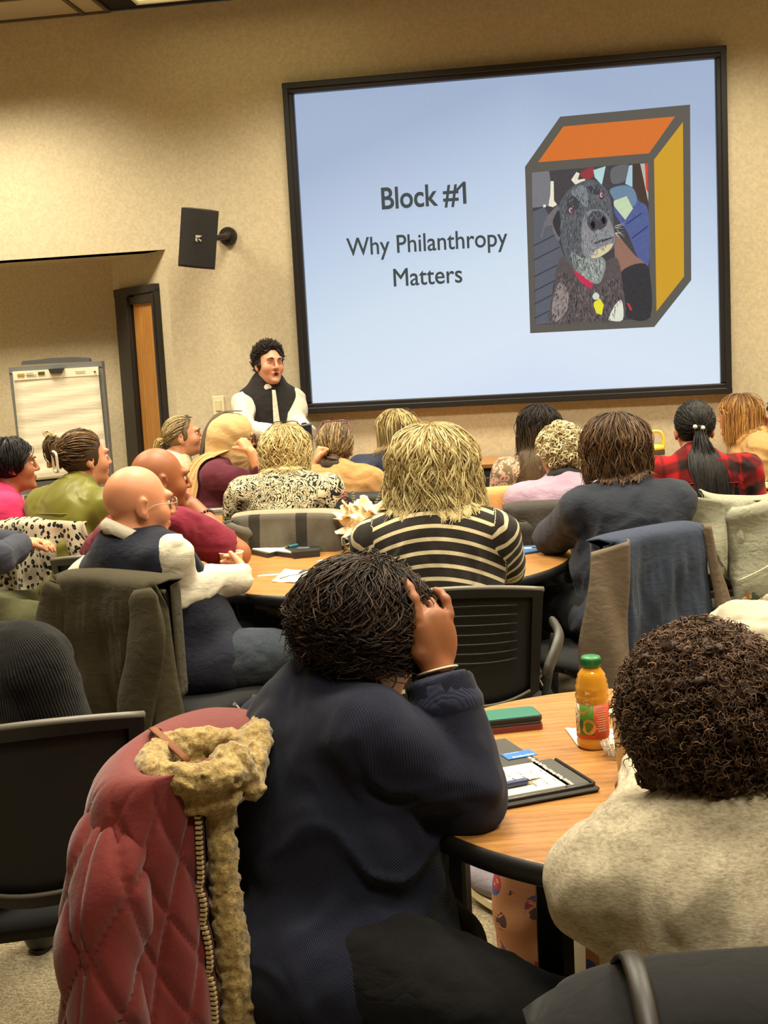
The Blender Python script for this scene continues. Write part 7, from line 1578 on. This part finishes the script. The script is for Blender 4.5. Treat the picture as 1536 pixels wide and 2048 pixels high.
q = atz(384, 1006, TT); t = thing('flower_jar', 'small jar of red and white flowers behind the cream tumbler', 'flower jar', (q[0], q[1]-.2, TT)); b = MB(); b.lathe([(0, 0), (.035, 0), (.042, .02), (.036, .07), (.04, .085), (.03, .083), (0, .07)], 28, cap=False); b.build('jar', plain('jar_slate', (96, 104, 104), .3), t, True)
for k in range(12):
    a = k*2.4; c_ = np.array([.05*math.cos(a)*(.4+.05*k), .05*math.sin(a)*(.4+.05*k), .105+.018*(k % 4)]); b = MB()
    for m_ in range(5): b.lathe([(0, -.008), (.010, -.002), (.011, .004), (0, .009)], 8, c_+np.array([.010*math.cos(m_*1.25), .010*math.sin(m_*1.25), 0]))
    b.build('bloom', plain('bloom_red', (170, 62, 58), .7) if k % 3 else plain('bloom_white', (224, 210, 186), .7), t, True); b = MB(); b.tube([(0, 0, .07), c_], .0018, 5); b.build('stem', stem, t, True)
# --- table four: jar with yellow lid, cup, trays
q = at(1306, 900, 6.66); t = thing('lidded_jar', 'glass jar with bright yellow handled lid on the right back table', 'jar', (q[0], q[1], TT)); ylw = plain('lid_yellow', (222, 190, 64), .4); jz = .205
b = MB(); b.lathe([(0, 0), (.05, 0), (.06, .01), (.062, jz-.03), (.055, jz), (.052, jz), (.056, jz-.03), (.055, .012), (0, .008)], 36, cap=False); b.build('glass_body', gl.m, t, True); b = MB(); b.lathe([(.058, jz-.004), (.062, jz), (.062, jz+.012), (.055, jz+.02), (.02, jz+.026), (0, jz+.026)], 36); b.build('lid', ylw, t, True)
b = MB(); b.tube(bez([(-.058, 0, jz+.005), (-.056, 0, jz+.06), (-.04, 0, jz+.092), (0, 0, jz+.096), (.04, 0, jz+.092), (.056, 0, jz+.06), (.058, 0, jz+.005)], 26), .0085, 8); b.build('handle', ylw, t, True); b = MB(); b.lathe([(.0625, jz-.03), (.0635, jz-.026), (.0635, jz-.008), (.0625, jz-.004)], 36, cap=False); b.build('dark_band', plain('jar_band', (66, 58, 40), .5), t, True)
q = atz(1497, 988, TT); cup(q[0], q[1], .155, .046, 'tall paper cup beside the red plaid shoulder, right back table', c=(222, 206, 172))
def snack(x, y, label, w_=.12):
    q = atz(x, y, TT); t = thing('snack_plate', label, 'plate', (q[0], q[1], TT)); G = np.zeros((49, 5, 3))
    for i in range(49):
        a = 6.2832*i/48; w2 = 1+.02*math.cos(a*16)
        for j, (r_, z) in enumerate([(.002, .004), (.6*w_, .004), (.72*w_, .006), (.9*w_, .018), (1.0*w_, .021)]): G[i, j] = (r_*w2*math.cos(a), r_*w2*math.sin(a), z)
    v, f = sheet(G, .003); mk('plate', v, f, PAPER, t, True); rr = random.Random(int(x))
    for k in range(9): 
        b = MB(); b.box((rr.uniform(-.5, .5)*w_, rr.uniform(-.5, .5)*w_, .02+.012*(k % 3)), (.034, .026, .02), rotm('z', rr.uniform(0, 90))@rotm('x', rr.uniform(-20, 20)), .006); b.build('snack_piece', plain('snack_yellow', (218, 174, 66), .6) if k % 3 else plain('snack_pale', (206, 170, 112), .6), t)
snack(1548, 978, 'white paper plate of yellow snacks at the right edge'); snack(1284, 977, 'white paper plate of snacks between the navy tee and the plaid shirt', .09)
cup(.22, 6.48, .1, .042, 'paper cup between the blonde curls and the brown hair', c=(214, 180, 140))
# presenter's tumbler
W = PRES.root.matrix_basis@Vector(PRES.W['L']) if False else None
q = atd(612, 874, 6.60); t = thing('steel_tumbler', 'dark blue tumbler with clear lid held by the presenter', 'tumbler', q); Rt = rotm('y', -5)
tb = plain('tumbler_navy', (34, 38, 56), .35, .2); b = MB(); b.lathe([(0, -.085), (.027, -.085), (.030, -.08), (.034, -.02), (.040, .055), (.040, .06)], 32, R=Rt); b.build('tumbler_body', tb, t, True); b = MB(); b.lathe([(.041, .058), (.0415, .066), (.036, .072), (0, .072)], 32, R=Rt); b.build('lid', plain('lid_smoke', (84, 82, 84), .25), t, True); b = MB(); b.box(Rt@np.array([0, 0, .076]), (.03, .012, .008), Rt, .003); b.build('lid_slider', plain('slider_black', (28, 27, 27), .3), t)
# --- under the near table: tapestry bag, slab made up for an unclear pale rod
q = at(1092, 1958, 2.78); t = thing('tapestry_bag', 'patterned tan tapestry tote standing on the carpet under the nearest table', 'bag', (q[0]+.06, 2.78, 0), math.radians(12)); tp_ = NT('tapestry'); v = tp_.coord('Object', 1); k1 = tp_.noise(v, 14, 2, .5, 1.5)
vo = tp_.node('ShaderNodeTexVoronoi'); tp_.put(vo.inputs['Vector'], v); vo.inputs['Scale'].default_value = 15; tp_.set(Base_Color=tp_.mix(tp_.math('GREATER_THAN', vo.outputs['Distance'], .5), tp_.ramp(k1, [(.36, lin((60, 70, 130))), (.46, lin((150, 44, 44))), (.52, lin((176, 120, 80))), (.6, lin((70, 46, 44)))], 'CONSTANT'), lin((168, 116, 78))), Roughness=.9); tp_.bump(tp_.noise(v, 180, 2), .3, .002)
vS, f = mesh_sdf([BX((0, 0, .17), (.17, .07, .165), None, .05, .01), EL((0, .0, .2), (.165, .085, .12), None, .05)], .009, lambda p_: .010*vnoise(p_/.07)); mk('bag_body', vS, f, tp_.m, t, True)
for sy in (-.05, .05):
    b = MB(); b.tube(bez([(-.08, sy, .32), (-.075, sy*1.3, .42), (0, sy*1.5, .46), (.075, sy*1.3, .42), (.08, sy, .32)], 20), .009, 8); b.build('handle', plain('bag_handle', (150, 96, 58), .6), t, True)
for sx in (-.08, .08): b = MB(); b.lathe([(0, -.004), (.012, -.003), (.012, .003), (0, .004)], 12, (sx, -.078, .29), rotm('x', 90)); b.build('stud', plain('stud_brass', (176, 140, 80), .3, 1), t)
q = at(1118, 1900, 2.62); t = thing('pale_slab', 'white edged folder standing upright beside the tapestry tote', 'folder', (q[0]+.03, 2.5, 0), math.radians(78)); b = MB(); b.box((0, 0, .2), (.24, .012, .36), rotm('y', 3), .003); b.build('cover', plain('slab_pale', (196, 188, 166), .6), t); b = MB(); b.box((.0, .012, .2), (.22, .012, .34), rotm('y', 3), .003); b.build('back_cover', plain('folder_dark', (44, 40, 38), .6), t)
# wristband on the near person
a = P18.E['R']+(P18.W['R']-P18.E['R'])*1.0; d = nrm(P18.W['R']-P18.E['R']); x = nrm(np.cross(d, [0, 0, 1])); y = np.cross(d, x)
b = MB(); b.tube([a+x*math.cos(k)*.029+y*math.sin(k)*.033 for k in np.linspace(0, 6.28, 30, endpoint=False)], .006, 8, closed=True, flat=.4); b.build('wristband', plain('band_cream', (222, 206, 170), .5), P18.root, True)
